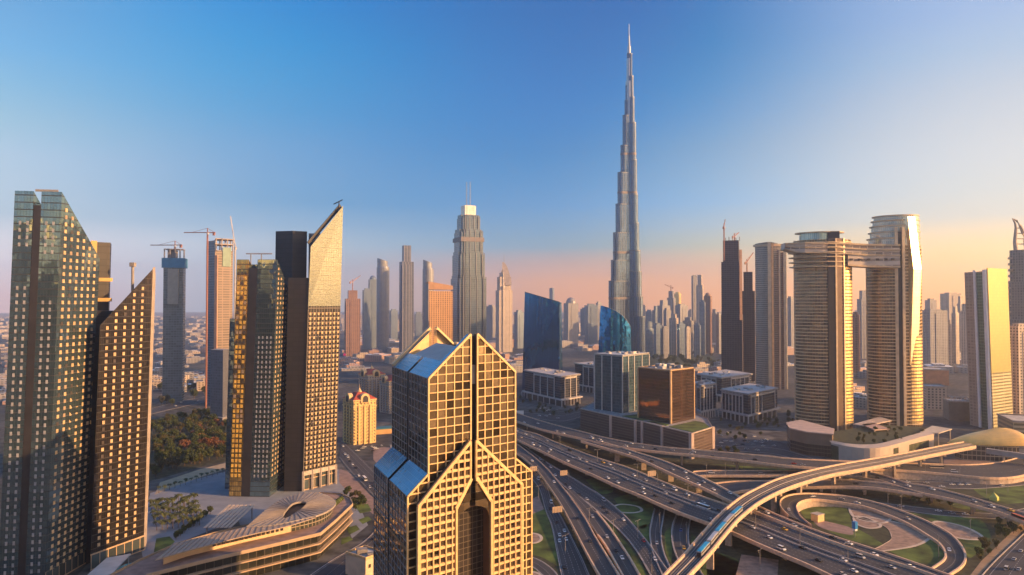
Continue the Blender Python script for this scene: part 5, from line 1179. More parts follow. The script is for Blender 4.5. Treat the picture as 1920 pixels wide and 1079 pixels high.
ground_road('side_road', [(955, 835), (985, 860), (1005, 880), (1017, 895), (1026, 912), (1035, 941), (1054, 973), (1073, 1012), (1092, 1051), (1104, 1079), (1128, 1125)],
            [(945, 850), (975, 872), (995, 895), (1012, 919), (1023, 957), (1035, 988), (1045, 1035), (1054, 1079), (1066, 1125)], .3, 4)
ground_road('curved_slip_road', [(1246, 955), (1242, 980), (1239, 1000), (1242, 1030), (1254, 1062), (1275, 1100)], [(1228, 955), (1222, 980), (1219, 1002), (1223, 1030), (1234, 1060), (1252, 1100)], .2, 2, (.9, .9), 30)
ground_road('curved_slip_road', [(1296, 968), (1291, 990), (1290, 1010), (1294, 1035), (1306, 1062), (1330, 1100)], [(1270, 965), (1262, 985), (1260, 1005), (1264, 1030), (1274, 1055), (1295, 1100)], .25, 2, (.9, .9), 30)
ground_road('service_road', [(1600, 936), (1640, 942), (1708, 950), (1770, 957), (1830, 962), (1880, 962), (1935, 950)], [(1600, 943), (1640, 949), (1700, 958), (1760, 966), (1830, 971), (1880, 972), (1940, 960)], .2, 2)
ground_road('boulevard', [(1560, 897), (1650, 902), (1750, 904), (1840, 904), (1950, 896)], [(1640, 906), (1700, 910), (1760, 915), (1840, 916), (1960, 906)], .2, 3)
ground_road('back_street', [(960, 771), (1000, 775), (1050, 779), (1090, 772), (1130, 765)], [(960, 779), (1000, 784), (1050, 790), (1085, 783), (1120, 772)], .3, 2)
ground_road('highway', [(1800, 1130), (1860, 1060), (1920, 1002), (1980, 945)], [(2100, 1130), (2080, 1060), (2060, 1010), (2040, 955)], .3, 6, (.5, .5), 30)
ground_road('garden_curve', [(930, 1045), (975, 1042), (1010, 1050), (1040, 1072), (1056, 1100)], [(930, 1058), (975, 1056), (1000, 1064), (1022, 1085), (1035, 1110)], .2, 2)
ground_road('west_street', [(640, 826), (668, 852), (700, 884), (735, 918), (770, 950)], [(636, 858), (655, 882), (680, 908), (712, 942), (745, 975)], .3, 4)
ground_road('podium_street', [(560, 1095), (625, 1050), (680, 1018), (712, 985), (730, 955), (745, 935)], [(640, 1110), (680, 1060), (712, 1025), (740, 990), (755, 965), (765, 948)], .34, 3)
ground_road('far_avenue', [(270, 770), (320, 757), (380, 745), (440, 735)], [(270, 780), (320, 768), (380, 755), (440, 745)], .3, 4)
ground_road('mall_avenue', [(640, 672), (690, 700), (740, 725), (800, 750)], [(640, 684), (685, 712), (735, 738), (790, 762)], .3, 4)
ground_road('tower_street', [(1335, 835), (1390, 838), (1460, 842), (1530, 862)], [(1335, 842), (1390, 847), (1455, 852), (1520, 872)], .3, 3)
# metro viaduct
U_ = [(1222, 1110), (1245, 1082), (1282, 1044), (1316, 1004), (1350, 967), (1387, 936), (1425, 915), (1462, 899), (1519, 884), (1589, 870), (1659, 858), (1718, 847), (1768, 837), (1815, 829)]
L_ = [(1268, 1110), (1290, 1082), (1331, 1038), (1361, 1001), (1387, 972), (1425, 942), (1470, 919), (1519, 902), (1560, 891), (1599, 884), (1663, 872), (1718, 860), (1793, 845), (1830, 838)]
mv = road('metro_viaduct', 'slender curved metro viaduct crossing over the roads to the golden station', U_, L_, 18, N=90, lanes=1, para=(1.3, 1.3), piers=[.09, .17, .26, .35, .44, .52, .6, .68, .76, .84, .9], pier_w=2.6, thick=2.2, surf=plain('track_bed', (.11, .095, .085), .9, var=.2), cat='metro bridge')
K_MET = list(ROADS)[-1]
EU, EL, mid = ROADS[K_MET]
RAIL = plain('rail', (.3, .27, .25), .4, .5)
for k in (.2, .34, .62, .76):
    mb = MB(); E = [a.lerp(b, k) for a, b in zip(EU, EL)]; offset_strip(mb, E, EU, -.12, .12, .03, .3); mb.build('rail', RAIL, mv)
E = [a.lerp(b, .48) for a, b in zip(EU, EL)]; mb = MB(); offset_strip(mb, E, EU, -.3, .3, .02, .5); mb.build('walkway', PARAG, mv)
# the train on the right-hand track
tr = resample([a.lerp(b, .69) for a, b in zip(EU, EL)], 400)
def near_i(pts, u, v): return min(range(len(pts)), key=lambda i: (proj(pts[i])[0] - u) ** 2 + (proj(pts[i])[1] - v) ** 2)
i0, i1 = near_i(tr, 1311, 1045), near_i(tr, 1387, 955)
TB = plain('train_blue', (.03, .3, .55), .35); TS = plain('train_silver', (.5, .5, .5), .35, .4)
c = tr[(i0 + i1) // 2]; train = thing('metro_train', 'blue and silver metro train riding on the curved viaduct', 'train', (c.x, c.y, c.z))
nc = 5; step = (i1 - i0) / nc
for k in range(nc):
    a = tr[int(i0 + step * k + (step * .03))]; b = tr[int(i0 + step * (k + 1) - step * .05)]; d = (b - a).normalized(); up = Vector((0, 0, 1)); s_ = Vector((d.y, -d.x, 0))
    mb = MB(); mb.bar(a + up * 1.9, b + up * 1.9, 2.8, 2.6); body = mb.build('carriage', TS, train)
    mb = MB(); mb.bar(a + up * 3.25 + d * .2, b + up * 3.25 - d * .2, 2.5, .35)
    L = (b - a).length
    if k % 2 == 0: mb.bar(a + up * 3.5 + d * L * .1, b + up * 3.5 - d * L * .25, 2.2, .3)
    mb.build('roof', TB if k in (0, 2, 4) else TS, body)
    mb = MB()
    for sg in (-1, 1): mb.bar(a + up * 2.3 + s_ * sg * 1.42 + d * .5, b + up * 2.3 + s_ * sg * 1.42 - d * .5, .06, .9)
    mb.build('window_band', DARK, body)
a = tr[i0]; b = tr[i0 + 3]; d = (b - a).normalized(); mb = MB(); mb.bar(a - d * .6 + up * 1.7, a + d * .1 + up * 1.7, 2.3, 1.9); mb.build('nose', DARK, train)
# golden shell of the metro station
SG = plain('golden_shell', (.85, .5, .14), .35, .15, var=.1)
tip, far_ = G(1778, 824, 20), G(1916, 824, 20)
ax = far_ - tip; Ls = ax.length; ax.normalize(); pn = Vector((-ax.y, ax.x, 0)); c = (tip + far_) / 2
ms = thing('metro_station', 'golden shell-shaped metro station at the end of the metro viaduct', 'station', (c.x, c.y, 0))
mb = MB(); NS = 28; NR = 16; rows = []
for i in range(NS + 1):
    t = i / NS; w = 27 * (math.sin(math.pi * min(1, t * .5 + .02)) ** .9) * (1 if t < .8 else math.sqrt(max(0, 1 - ((t - .8) / .2) ** 2)) * .97 + .03); h = 15.5 * (t ** .55) * (1 if t < .72 else math.sqrt(max(0, 1 - ((t - .72) / .28) ** 2)) * .95 + .05)
    row = []
    for k in range(NR + 1):
        a = math.pi * k / NR; row.append(tip + ax * Ls * t + pn * (-math.cos(a) * w) + Vector((0, 0, -6 * (1 - abs(math.cos(a))) * 0 + h * math.sin(a) - 4 + 2.5 * t)))
    rows.append(row)
for i in range(NS):
    for k in range(NR): mb.face([rows[i][k], rows[i][k + 1], rows[i + 1][k + 1], rows[i + 1][k]], None, 0, True)
mb.build('shell', SG, ms)
mb = MB(); f = []
for i in range(4, NS - 3, 3): f.append((rows[i][0].lerp(rows[i][NR], .12)))
g_ = [(rows[i][0].lerp(rows[i][NR], .88)) for i in range(4, NS - 3, 3)]
mb.prism([(p.x, p.y) for p in f] + [(p.x, p.y) for p in g_[::-1]], 0, 16); mb.build('concourse', facade('station_glass', (.1, .09, .08), (.4, .33, .26), 4, 5, .12, .2, .4, .2, .3, .01), ms)
fb = thing('footbridge', 'grey enclosed footbridge leading right from the golden metro station', 'footbridge', tuple(G(1890, 848, 10).xy) + (0,))
mb = MB(); p, q = G(1850, 846, 14), G(1960, 862, 12); mb.bar(p, q, 5, 4.2); mb.build('tube', plain('footbridge_grey', (.34, .33, .32), .4, .3), fb)
mb = MB(); mb.bar(p + Vector((0, 0, 2.4)), q + Vector((0, 0, 2.4)), 5.6, .5); mb.build('roof', CONC_D, fb)
mb = MB()
for k in (.3, .65, .9): r_ = p.lerp(q, k); mb.box((r_.x, r_.y, 0), 1.6, 1.6, r_.z - 2)
mb.build('columns', CONC, fb)
# ------------------------------------------------------------------ ground, planting and low buildings
def gmat():
    m, n, l, b = mat_new('city_ground')
    geo = nd(n, 'ShaderNodeNewGeometry')
    vo = nd(n, 'ShaderNodeTexVoronoi', feature='F1'); vo.inputs['Scale'].default_value = .014; l.new(geo.outputs['Position'], vo.inputs['Vector'])
    no = nd(n, 'ShaderNodeTexNoise'); no.inputs['Scale'].default_value = .004; no.inputs['Detail'].default_value = 8; l.new(geo.outputs['Position'], no.inputs['Vector'])
    n2 = nd(n, 'ShaderNodeTexNoise'); n2.inputs['Scale'].default_value = .09; n2.inputs['Detail'].default_value = 6; l.new(geo.outputs['Position'], n2.inputs['Vector'])
    sp = nd(n, 'ShaderNodeSeparateXYZ'); l.new(vo.outputs['Color'], sp.inputs[0])
    r1 = ramp(n, [(0, (.06, .06, .06)), (.3, (.12, .1, .09)), (.55, (.2, .16, .125)), (.75, (.05, .055, .03)), (1, (.27, .22, .17))]); l.new(sp.outputs[0], r1.inputs[0])
    r2 = ramp(n, [(.3, (.07, .065, .06)), (.5, (.15, .125, .1)), (.7, (.24, .19, .145))]); l.new(no.outputs[0], r2.inputs[0])
    mx = nd(n, 'ShaderNodeMix', data_type='RGBA'); mx.inputs[0].default_value = .5; l.new(r1.outputs[0], mx.inputs[6]); l.new(r2.outputs[0], mx.inputs[7])
    mr = nd(n, 'ShaderNodeMapRange'); mr.inputs['From Min'].default_value = .35; mr.inputs['From Max'].default_value = .65; mr.inputs['To Min'].default_value = .4; mr.inputs['To Max'].default_value = 1.05; l.new(n2.outputs[0], mr.inputs['Value'])
    sc = nd(n, 'ShaderNodeVectorMath', operation='SCALE'); l.new(mx.outputs[2], sc.inputs[0]); l.new(mr.outputs[0], sc.inputs['Scale'])
    cool = nd(n, 'ShaderNodeVectorMath', operation='MULTIPLY'); l.new(sc.outputs[0], cool.inputs[0]); cool.inputs[1].default_value = (.86, .98, 1.16); l.new(cool.outputs[0], b.inputs['Base Color'])
    b.inputs['Roughness'].default_value = .95; b.inputs['Specular IOR Level'].default_value = .1
    return m
mb = MB(); n = 64; RG = 15000
mb.face([(RG * math.cos(2 * math.pi * i / n), RG * math.sin(2 * math.pi * i / n), 0) for i in range(n)])
gr = mb.build('ground', gmat()); gr['kind'] = 'structure'
SHRUB = plain('shrub_ground', (.045, .045, .024), .95, var=.6, scale=.2)
PAVE = plain('plaza_paving', (.22, .23, .26), .85, var=.15, scale=.1)
PINKP = plain('pink_paving', (.27, .18, .15), .85, var=.25, scale=.2)
SAND = plain('sand', (.4, .3, .19), .95, var=.15)
ASPG = plain('lot_asphalt', (.085, .082, .084), .9, var=.3, scale=.1)
def patch(name, px, mat, z, smooth=True, kind='structure', edge=None):
    P = [G(u, v, z) for u, v in px]
    if smooth:
        P2 = crom([tuple(p) for p in P + P[:1]], 6)[:-1]
        P = [Vector((p.x, p.y, z)) for p in P2]
    ar = sum(P[i].x * P[(i + 1) % len(P)].y - P[(i + 1) % len(P)].x * P[i].y for i in range(len(P)))
    if ar < 0: P = P[::-1]
    mb = MB(); mb.face(P); o = mb.build(name, mat); o['kind'] = kind
    if edge:
        mb = MB(); c = sum(P, Vector()) / len(P); Q2 = P + P[:1]
        O = [c] * len(Q2); offset_strip(mb, Q2, O, -1.1, 1.1, 0, .14); k = mb.build('path', PATH); k['kind'] = 'structure'
    return o
patch('interchange_ground', [(930, 830), (1100, 800), (1340, 845), (1560, 872), (1700, 880), (1950, 880), (1990, 930), (1900, 1000), (1800, 1130), (900, 1130)], SHRUB, .02, False)
for px in ([(990, 955), (1022, 955), (1034, 990), (1044, 1035), (1050, 1062), (1015, 1045), (985, 1038), (960, 1035), (960, 970)], [(985, 1058), (1008, 1068), (1028, 1090), (1030, 1125), (975, 1125), (970, 1062)],
           [(1115, 945), (1160, 1000), (1195, 1045), (1215, 1085), (1205, 1085), (1170, 1025), (1135, 975)], [(1150, 935), (1185, 928), (1225, 950), (1215, 985), (1190, 985)], [(1098, 900), (1135, 895), (1150, 920), (1125, 925)],
           [(1196, 990), (1215, 985), (1217, 1025), (1205, 1015)], [(1246, 1000), (1257, 990), (1260, 1030), (1258, 1055), (1248, 1035)], [(1296, 1000), (1330, 1030), (1400, 1065), (1380, 1100), (1330, 1095), (1300, 1060)], [(1325, 1030), (1390, 1055), (1370, 1100), (1330, 1100)],
           [(1500, 955), (1540, 944), (1580, 950), (1592, 962), (1600, 985), (1640, 1010), (1655, 1024), (1600, 1015), (1540, 990), (1510, 972)],
           [(1662, 1030), (1720, 1026), (1742, 1010), (1766, 1030), (1768, 1048), (1750, 1058), (1700, 1050)], [(1700, 962), (1770, 967), (1830, 972), (1852, 990), (1856, 1015), (1830, 1040), (1815, 1045), (1805, 1020), (1780, 998), (1740, 975)],
           [(1825, 918), (1930, 905), (1940, 935), (1890, 945), (1850, 935)], [(1775, 930), (1830, 945), (1870, 960), (1830, 958), (1780, 948)], [(1330, 870), (1420, 882), (1500, 883), (1420, 876)]):
    patch('grass', px, GRASS, .06)
patch('brown_bed', [(1600, 968), (1640, 972), (1700, 985), (1735, 1005), (1742, 1010), (1715, 1024), (1660, 1033), (1635, 1033), (1655, 1022), (1672, 1008), (1655, 985)], BED, .1, edge=True)
for px in ([(1592, 953), (1620, 954), (1650, 960), (1672, 968), (1660, 980), (1640, 980), (1610, 974), (1598, 966)], [(1600, 972), (1620, 970), (1645, 980), (1650, 988), (1630, 991), (1608, 984)], [(1746, 984), (1757, 978), (1790, 983), (1820, 993), (1841, 1006), (1835, 1012), (1800, 1010), (1765, 998)],
           [(985, 1002), (995, 1000), (1010, 1003), (1015, 1010), (1008, 1017), (990, 1019), (975, 1012)], [(985, 1072), (1005, 1074), (1016, 1082), (1010, 1095), (975, 1095)]):
    patch('brown_bed', px, BED, .12, edge=True)
patch('brown_bed', [(1145, 952), (1165, 946), (1195, 950), (1203, 958), (1185, 962), (1160, 960)], GRASS, .12, edge=True)
patch('sand_yard', [(1520, 972), (1535, 975), (1590, 988), (1600, 998), (1592, 1003), (1540, 990)], PINKP, .1)
patch('dirt_strip', [(1795, 1130), (1855, 1058), (1915, 1000), (1985, 935), (1975, 930), (1905, 990), (1840, 1052), (1780, 1130)], plain('dirt', (.3, .2, .12), .95, var=.25), .14, False)
patch('brown_field', [(1390, 1040), (1460, 1050), (1455, 1115), (1370, 1115)], BED, .07, False)
patch('pavement', [(978, 945), (1010, 930), (1020, 955), (990, 968), (975, 962)], PINKP, .1, False)
patch('forecourt', [(1330, 800), (1400, 812), (1470, 835), (1530, 862), (1400, 845), (1335, 840)], ASPG, .05, False)
patch('boulevard_ground', [(1560, 872), (1700, 850), (1860, 845), (1960, 840), (1960, 905), (1800, 912), (1660, 905)], ASPG, .06, False)
patch('red_paving', [(1770, 862), (1830, 858), (1880, 860), (1870, 868), (1780, 872)], PINKP, .1)
# left plaza
patch('plaza', [(282, 925), (345, 905), (440, 880), (455, 945), (420, 985), (330, 1020), (270, 1060), (260, 1000)], PAVE, .05, False)
patch('plaza', [(425, 905), (640, 880), (665, 930), (690, 985), (660, 1010), (640, 960), (450, 985)], PAVE, .045, False)
patch('sand_strip', [(300, 905), (330, 895), (375, 880), (432, 866), (436, 876), (380, 894), (320, 915), (290, 928)], SAND, .09, False)
patch('lawn', [(293, 1010), (318, 1006), (328, 1016), (305, 1036), (288, 1038)], GRASS, .09, False)
patch('grove_ground', [(270, 790), (330, 775), (440, 770), (440, 862), (380, 875), (300, 898), (270, 905)], SHRUB, .04, False)
patch('swimming_pool', [(190, 1079), (235, 1058), (285, 1048), (290, 1060), (250, 1090), (190, 1110)], plain('pool_water', (.02, .3, .42), .08, var=.05), .3, False)
patch('pink_pavement', [(636, 880), (652, 884), (690, 925), (728, 958), (700, 965), (660, 930), (636, 905)], PINKP, .1, False)
patch('pink_pavement', [(700, 840), (740, 838), (745, 880), (725, 890), (700, 862)], PINKP, .08, False)
for px in ([(663, 945), (690, 945), (697, 958), (675, 963)], [(650, 990), (668, 985), (675, 993), (655, 1003)], [(640, 1010), (655, 1006), (662, 1012), (640, 1022)], [(672, 975), (690, 968), (697, 975), (680, 983)]): patch('grass', px, GRASS, .12, False)
patch('park', [(1205, 690), (1215, 668), (1290, 664), (1340, 668), (1350, 690), (1290, 700)], plain('park_green', (.05, .06, .03), .95, var=.5, scale=.03), .05, False)
patch('desert', [(0, 588), (300, 586), (640, 586), (640, 592), (300, 596), (0, 597)], plain('desert', (.36, .28, .21), .95, var=.2, scale=.003), .3, False)

# trees: trunk, limbs and a crown of loose leaf clumps
LEAF = plain('leaf', (.06, .075, .022), .8, var=.55, scale=.35, spec=.1); LEAF2 = plain('leaf_olive', (.09, .08, .03), .8, var=.5, scale=.4, spec=.1); LEAFR = plain('leaf_rust', (.17, .075, .03), .8, var=.45, scale=.4, spec=.1)
LEAFP = plain('palm_leaf', (.07, .08, .025), .7, var=.4, scale=.5); BARK = plain('bark', (.12, .08, .055), .9)
def make_tree(label, h, r, leaf, seed, n=800, group=None):
    rnd = random.Random(seed); t = thing('tree', label, 'tree', (0, 0, 0), group)
    mb = MB(); mb.tube([(0, 0, 0), (.1, 0, h * .25), (.15, .1, h * .6)], [.32, .24, .1], 6)
    for k in range(5):
        a = k * 1.26 + rnd.random(); mb.tube([(.1, 0, h * (.25 + .05 * k)), (math.cos(a) * r * .5, math.sin(a) * r * .5, h * (.5 + .06 * k))], [.14, .05], 5)
    mb.build('trunk', BARK, t); mb = MB()
    lobes = [(Vector((math.cos(a) * r * .55 * rnd.random(), math.sin(a) * r * .55 * rnd.random(), h * rnd.uniform(.45, .85))), r * rnd.uniform(.38, .62)) for a in [rnd.random() * 6.28 for _ in range(8)]]
    for i in range(n):
        c, q = rnd.choice(lobes); d = Vector((rnd.gauss(0, 1), rnd.gauss(0, 1), rnd.gauss(0, .75))).normalized() * q * rnd.uniform(.55, 1.05); p = c + d
        e = Vector((rnd.gauss(0, 1), rnd.gauss(0, 1), rnd.gauss(0, 1))).normalized(); f = e.orthogonal().normalized(); s_ = r * rnd.uniform(.08, .17)
        g_ = e.cross(f); mb.face([p + f * s_, p + g_ * s_ * .8, p - f * s_ * .9, p - g_ * s_ * .7])
    mb.build('crown', leaf, t); return t
def make_palm(label, h, seed, leaf, group=None):
    rnd = random.Random(seed); t = thing('palm_tree', label, 'palm tree', (0, 0, 0), group)
    mb = MB(); mb.tube([(0, 0, 0), (.1, .05, h * .5), (.05, .1, h)], [.28, .2, .18], 6); mb.build('trunk', BARK, t); mb = MB()
    for k in range(22):
        a = k * 2.4; el = rnd.uniform(-.1, 1.1); L = rnd.uniform(2.8, 4.0); d = Vector((math.cos(a), math.sin(a), 0)); s_ = Vector((-d.y, d.x, 0)); pr = None
        for i in range(5):
            q = i / 4; p = Vector((.05, .1, h)) + d * L * q * math.cos(el * .6) + Vector((0, 0, L * (math.sin(el) * q - .75 * q * q))); w = .95 * math.sin(math.pi * (.15 + .8 * q))
            if pr: mb.face([pr[0] - s_ * pr[1], pr[0] + s_ * pr[1], p + s_ * w, p - s_ * w])
            pr = (p, w)
    mb.build('crown', leaf, t); return t
protos = {}
def plant(kind, pos, label, group, sc=1.0):
    k = kind
    if k not in protos:
        protos[k] = {'green': lambda: make_tree(label, 9, 4.2, LEAF, 3, 900, group), 'olive': lambda: make_tree(label, 8, 4.0, LEAF2, 5, 800, group), 'rust': lambda: make_tree(label, 8.5, 4.4, LEAFR, 9, 900, group), 'palm': lambda: make_palm(label, 7, 4, LEAFP, group)}[k]()
        o = protos[k]; o.location = pos; o.scale = (sc,) * 3; o.rotation_euler = (0, 0, random.uniform(0, 6)); return o
    return dup(protos[k], pos, random.uniform(0, 6.28), label, group, (sc * random.uniform(.9, 1.1), sc * random.uniform(.9, 1.1), sc * random.uniform(.85, 1.15)))
random.seed(11)
def in_poly(u, v, P):
    r = False
    for i in range(len(P)):
        (x1, y1), (x2, y2) = P[i], P[i - 1]
        if (y1 > v) != (y2 > v) and u < (x2 - x1) * (v - y1) / (y2 - y1) + x1: r = not r
    return r
def scatter(P, n, dmin):
    out = []; us = [p[0] for p in P]; vs = [p[1] for p in P]; tries = 0
    while len(out) < n and tries < n * 60:
        tries += 1; u, v = random.uniform(min(us), max(us)), random.uniform(min(vs), max(vs))
        if not in_poly(u, v, P): continue
        g_ = G(u, v)
        if all((g_ - o).length > dmin for o in out): out.append(g_)
    return out
for p in scatter([(288, 800), (340, 785), (428, 775), (430, 858), (380, 868), (300, 892), (286, 900)], 170, 5.0):
    u, v = proj(p); k = random.random(); lit = 340 < u < 425 and 800 < v < 850
    kk = 'rust' if (lit and k < .3) else ('olive' if k < .4 else 'green')
    plant(kk, p, {'rust': 'reddish-brown leafy tree in the dense grove between the two pairs of slanted towers', 'olive': 'olive leafy tree in the dense grove between the two pairs of slanted towers', 'green': 'dark green leafy tree in the dense grove between the two pairs of slanted towers'}[kk], 'trees of the grove', random.uniform(.95, 1.5))
for r_ in range(5):
    for c in range(9):
        u = 284 + c * 10 + r_ * 2.5; v = 957 + r_ * 9.5 - c * 1.2
        if u > 376: continue
        plant('palm', G(u, v), 'palm tree planted in the rows on the plaza beside the podium', 'palms of the plaza', random.uniform(.9, 1.15))
for c in range(14): plant('palm', G(298 + c * 10.0, 925 - c * 3.1), 'palm tree in the single row along the sand strip below the grove', 'palms along the sand strip', .7)
for c in range(9): plant('green', G(330 + c * 8, 1012 - c * 6), 'small tree in the row beside the striped pergola', 'trees beside the pergola', .6)
for P, n, lab, g_ in (([(966, 745), (985, 752), (1050, 770), (1090, 760), (1085, 775), (1040, 785), (966, 770)], 26, 'small dark tree in the planting in front of the white-framed office on the left', 'trees in front of the left framed office'),
    ([(1345, 790), (1400, 800), (1460, 780), (1488, 775), (1488, 805), (1400, 830), (1345, 822)], 34, 'small dark tree in the street below the white-framed office and the round towers', 'trees below the framed offices'),
    ([(1335, 843), (1380, 845), (1400, 858), (1340, 852)], 8, 'round dark shrub tree at the right corner of the brown podium', 'shrub trees at the podium corner'),
    ([(1205, 692), (1212, 666), (1290, 662), (1345, 668), (1352, 688), (1290, 698)], 46, 'hazy dark tree in the park right of the foot of the spire tower', 'trees of the hazy park'),
    ([(645, 930), (660, 920), (690, 952), (668, 962)], 12, 'small street tree on the pavement between the pointed tower and the gabled tower', 'street trees beside the pointed tower'),
    ([(290, 735), (345, 722), (430, 730), (430, 742), (300, 765)], 16, 'hazy tree along the far avenue behind the grove', 'trees along the far avenue'),
    ([(1840, 1020), (1870, 985), (1930, 960), (1930, 985), (1870, 1030), (1830, 1060)], 18, 'low bushy tree on the verge beside the highway at the bottom right', 'bushes beside the highway'),
    ([(1700, 935), (1760, 942), (1800, 955), (1700, 948)], 8, 'low bushy tree under the flyover on the right', 'bushes under the right flyover')):
    for p in scatter(P, n, 5): plant(random.choice(['green', 'green', 'olive']), p, lab, g_, random.uniform(.45, .8) if 'hazy' not in lab else random.uniform(1.2, 1.9))

# podium of the slanted towers: stacked terraces, long pavilion, oval roof
pdx = thing('podium_building', 'terraced podium with gold-lit floor edges and a long pavilion at the bottom left', 'building', tuple(G(520, 1010).xy) + (0,))
PZ = 16
pp = [(200, 1110), (283, 1079), (370, 1057), (454, 1037), (540, 1017), (602, 1002), (633, 975), (662, 947), (657, 936), (640, 928), (600, 926), (520, 950), (470, 985), (400, 1002), (330, 1022), (262, 1052), (170, 1100)]
PP = [G(u, v, PZ) for u, v in pp]; cc = sum(PP, Vector()) / len(PP)
FASG = plain('terrace_fascia', (.42, .3, .2), .7, var=.12)
def inset(d):
    n = len(PP); out = []
    for i in range(n):
        a, b, c = PP[i - 1], PP[i], PP[(i + 1) % n]; t = (c - a); t.z = 0; t.normalize(); nn = Vector((t.y, -t.x, 0))
        if (b - cc).dot(nn) < 0: nn = -nn
        q = b - nn * d; out.append((q.x, q.y))
    return out
for z in (4.4, 9.8, 15.2): mb = MB(); mb.prism(inset(0), z, z + .75, bottom=True); mb.build('floor_slab', [FASG], pdx)
mb = MB(); mb.prism(inset(2.6), 0, 14.8); mb.build('glazed_storeys', facade('podium_glass', (.035, .036, .03), (.09, .07, .055), 5, 20, .06, .0, .3, .12, .4, .01), pdx)
mb = MB(); mb.prism(inset(.6), 15.9, 16.05); mb.build('terrace_paving', PINKP, pdx)
mb = MB(); f0, f1 = inset(0.02), inset(.5); ring(mb, f0, f1, 15.4, 17.2); mb.build('terrace_parapet', FASG, pdx)
wf = [(306, 1056), (349, 1041), (454, 1015), (540, 996), (590, 980)]; wb = [(322, 1038), (365, 1026), (460, 1004), (535, 988), (580, 974)]
mb = MB(); P1 = [G(u, v, 17).xy for u, v in wf]; P2 = [G(u, v, 17).xy for u, v in wb]
mb.prism([tuple(p) for p in P1] + [tuple(p) for p in P2[::-1]], 16, 22); pwl = mb.build('pavilion_wall', plain('pavilion_cream', (.6, .44, .28), .7, var=.1), pdx)
rf = [(291, 1052), (349, 1035), (454, 1008), (540, 988), (592, 972)]; rb = [(326, 1022), (372, 1011), (462, 990), (535, 973), (584, 961)]
P1 = [G(u, v, 22) for u, v in rf]; P2 = [G(u, v, 22) for u, v in rb]
def rs(P, n): return resample(crom([tuple(p) for p in P]), n)
P1, P2 = rs(P1, 26), rs(P2, 26)
mb = MB(); mb.prism([tuple(p.xy) for p in P1] + [tuple(p.xy) for p in P2[::-1]], 22, 22.5, bottom=True); rfo = mb.build('pavilion_roof', plain('louvre_roof', (.36, .28, .22), .6, var=.12), pdx)
mb = MB()
for a, b in zip(P1, P2): mb.bar(a + Vector((0, 0, .65)), b + Vector((0, 0, .65)), .25, .35)
mb.build('roof_ribs', plain('rib_brown', (.22, .17, .14), .6), rfo)
for u, v in ((361, 1033), (374, 1030), (388, 1026), (400, 1024)): p = G(u, v + 3, 17); mb = MB(); mb.box((p.x, p.y - .6, 16.6), 3.6, .5, 3.6, R(35)); mb.build('blue_window', plain('blue_window', (.05, .3, .5), .15), pwl)
for k in range(16):
    p = Vector(wf[1] + (0,)).lerp(Vector(wf[3] + (0,)), .28 + k * .044); q = G(p.x, p.y, 17); mb = MB(); mb.box((q.x, q.y, 18.2), 1.5, .9, 1.6, R(35)); mb.build('window', DARK, pwl)
ov = [(462, 988), (480, 972), (500, 955), (522, 940), (550, 928), (580, 923), (606, 926), (624, 935), (630, 944), (618, 956), (596, 966), (560, 975), (510, 985)]
hole = [(528, 972), (536, 958), (548, 945), (562, 941), (574, 942), (570, 950), (552, 963), (538, 971)]
O1 = rs([G(u, v, 23) for u, v in ov + ov[:1]], 48)[:-1]; ch = sum([G(u, v, 23) for u, v in hole], Vector()) / len(hole)
H1 = []
HP = rs([G(u, v, 23) for u, v in hole + hole[:1]], 48)[:-1]
for o_ in O1: a0 = math.atan2(o_.y - ch.y, o_.x - ch.x); H1.append(min(HP, key=lambda h: abs((math.atan2(h.y - ch.y, h.x - ch.x) - a0 + math.pi) % (2 * math.pi) - math.pi)))
mb = MB(); n = len(O1)
for i in range(n):
    j = (i + 1) % n; z0 = Vector((0, 0, -1.2)); mb.face([O1[i], O1[j], H1[j], H1[i]]); mb.face([O1[i] + z0, O1[j] + z0, O1[j], O1[i]]); mb.face([H1[i], H1[j], H1[j] + z0, H1[i] + z0]); mb.face([O1[j] + z0, O1[i] + z0, H1[i] + z0, H1[j] + z0])
ovo = mb.build('oval_roof', plain('oval_roof', (.3, .26, .23), .6, var=.2, scale=.3), pdx)
mb = MB()
for i in range(0, n): mb.bar(O1[i] + Vector((0, 0, .2)), H1[i] + Vector((0, 0, .2)), .25, .3)
mb.build('roof_ribs', plain('rib_oval', (.25, .21, .185), .6), ovo)
mb = MB(); mb.prism([tuple((ch + (o_ - ch) * .92).xy) for o_ in O1], 16, 20.5, 0, 1); mb.build('hall_wall', [facade('hall_glass', (.06, .07, .06), (.25, .2, .15), 3, 6, .15, .1, .4, .15, .3, .01), DARK], pdx)
mb = MB()
for k in range(14):
    q = G(598 + k * 3.2, 972 - k * 2.6, 16); mb.lathe((q.x, q.y), [(1.5, 16), (2.2, 17.2), (1.4, 18.6), (.2, 19)], 7)
mb.build('planter_hedge', LEAF, pdx)
pg = thing('pergola', 'striped sloping pergola between the gold-reflecting glass tower and the terraced podium', 'pergola', tuple(G(430, 985).xy) + (0,))
P = [G(u, v, 10) for u, v in ((384, 990), (431, 947), (476, 947), (430, 990))]
mb = MB()
for k in range(7):
    a = P[0].lerp(P[3], k / 6); b = P[1].lerp(P[2], k / 6); mb.bar(a, b, 1.9, .35)
mb.build('slats', plain('pergola_slat', (.48, .38, .3), .6), pg)
mb = MB()
for k in (.05, .35, .65, .95): mb.bar(P[0].lerp(P[1], k) - Vector((0, 0, .4)), P[3].lerp(P[2], k) - Vector((0, 0, .4)), .5)
mb.build('beams', CONC_D, pg)
for a in P: mb = MB(); q = a.lerp(sum(P, Vector()) / 4, .08); mb.box((q.x, q.y, 0), .7, .7, q.z - .4); mb.build('post', CONC_D, pg)
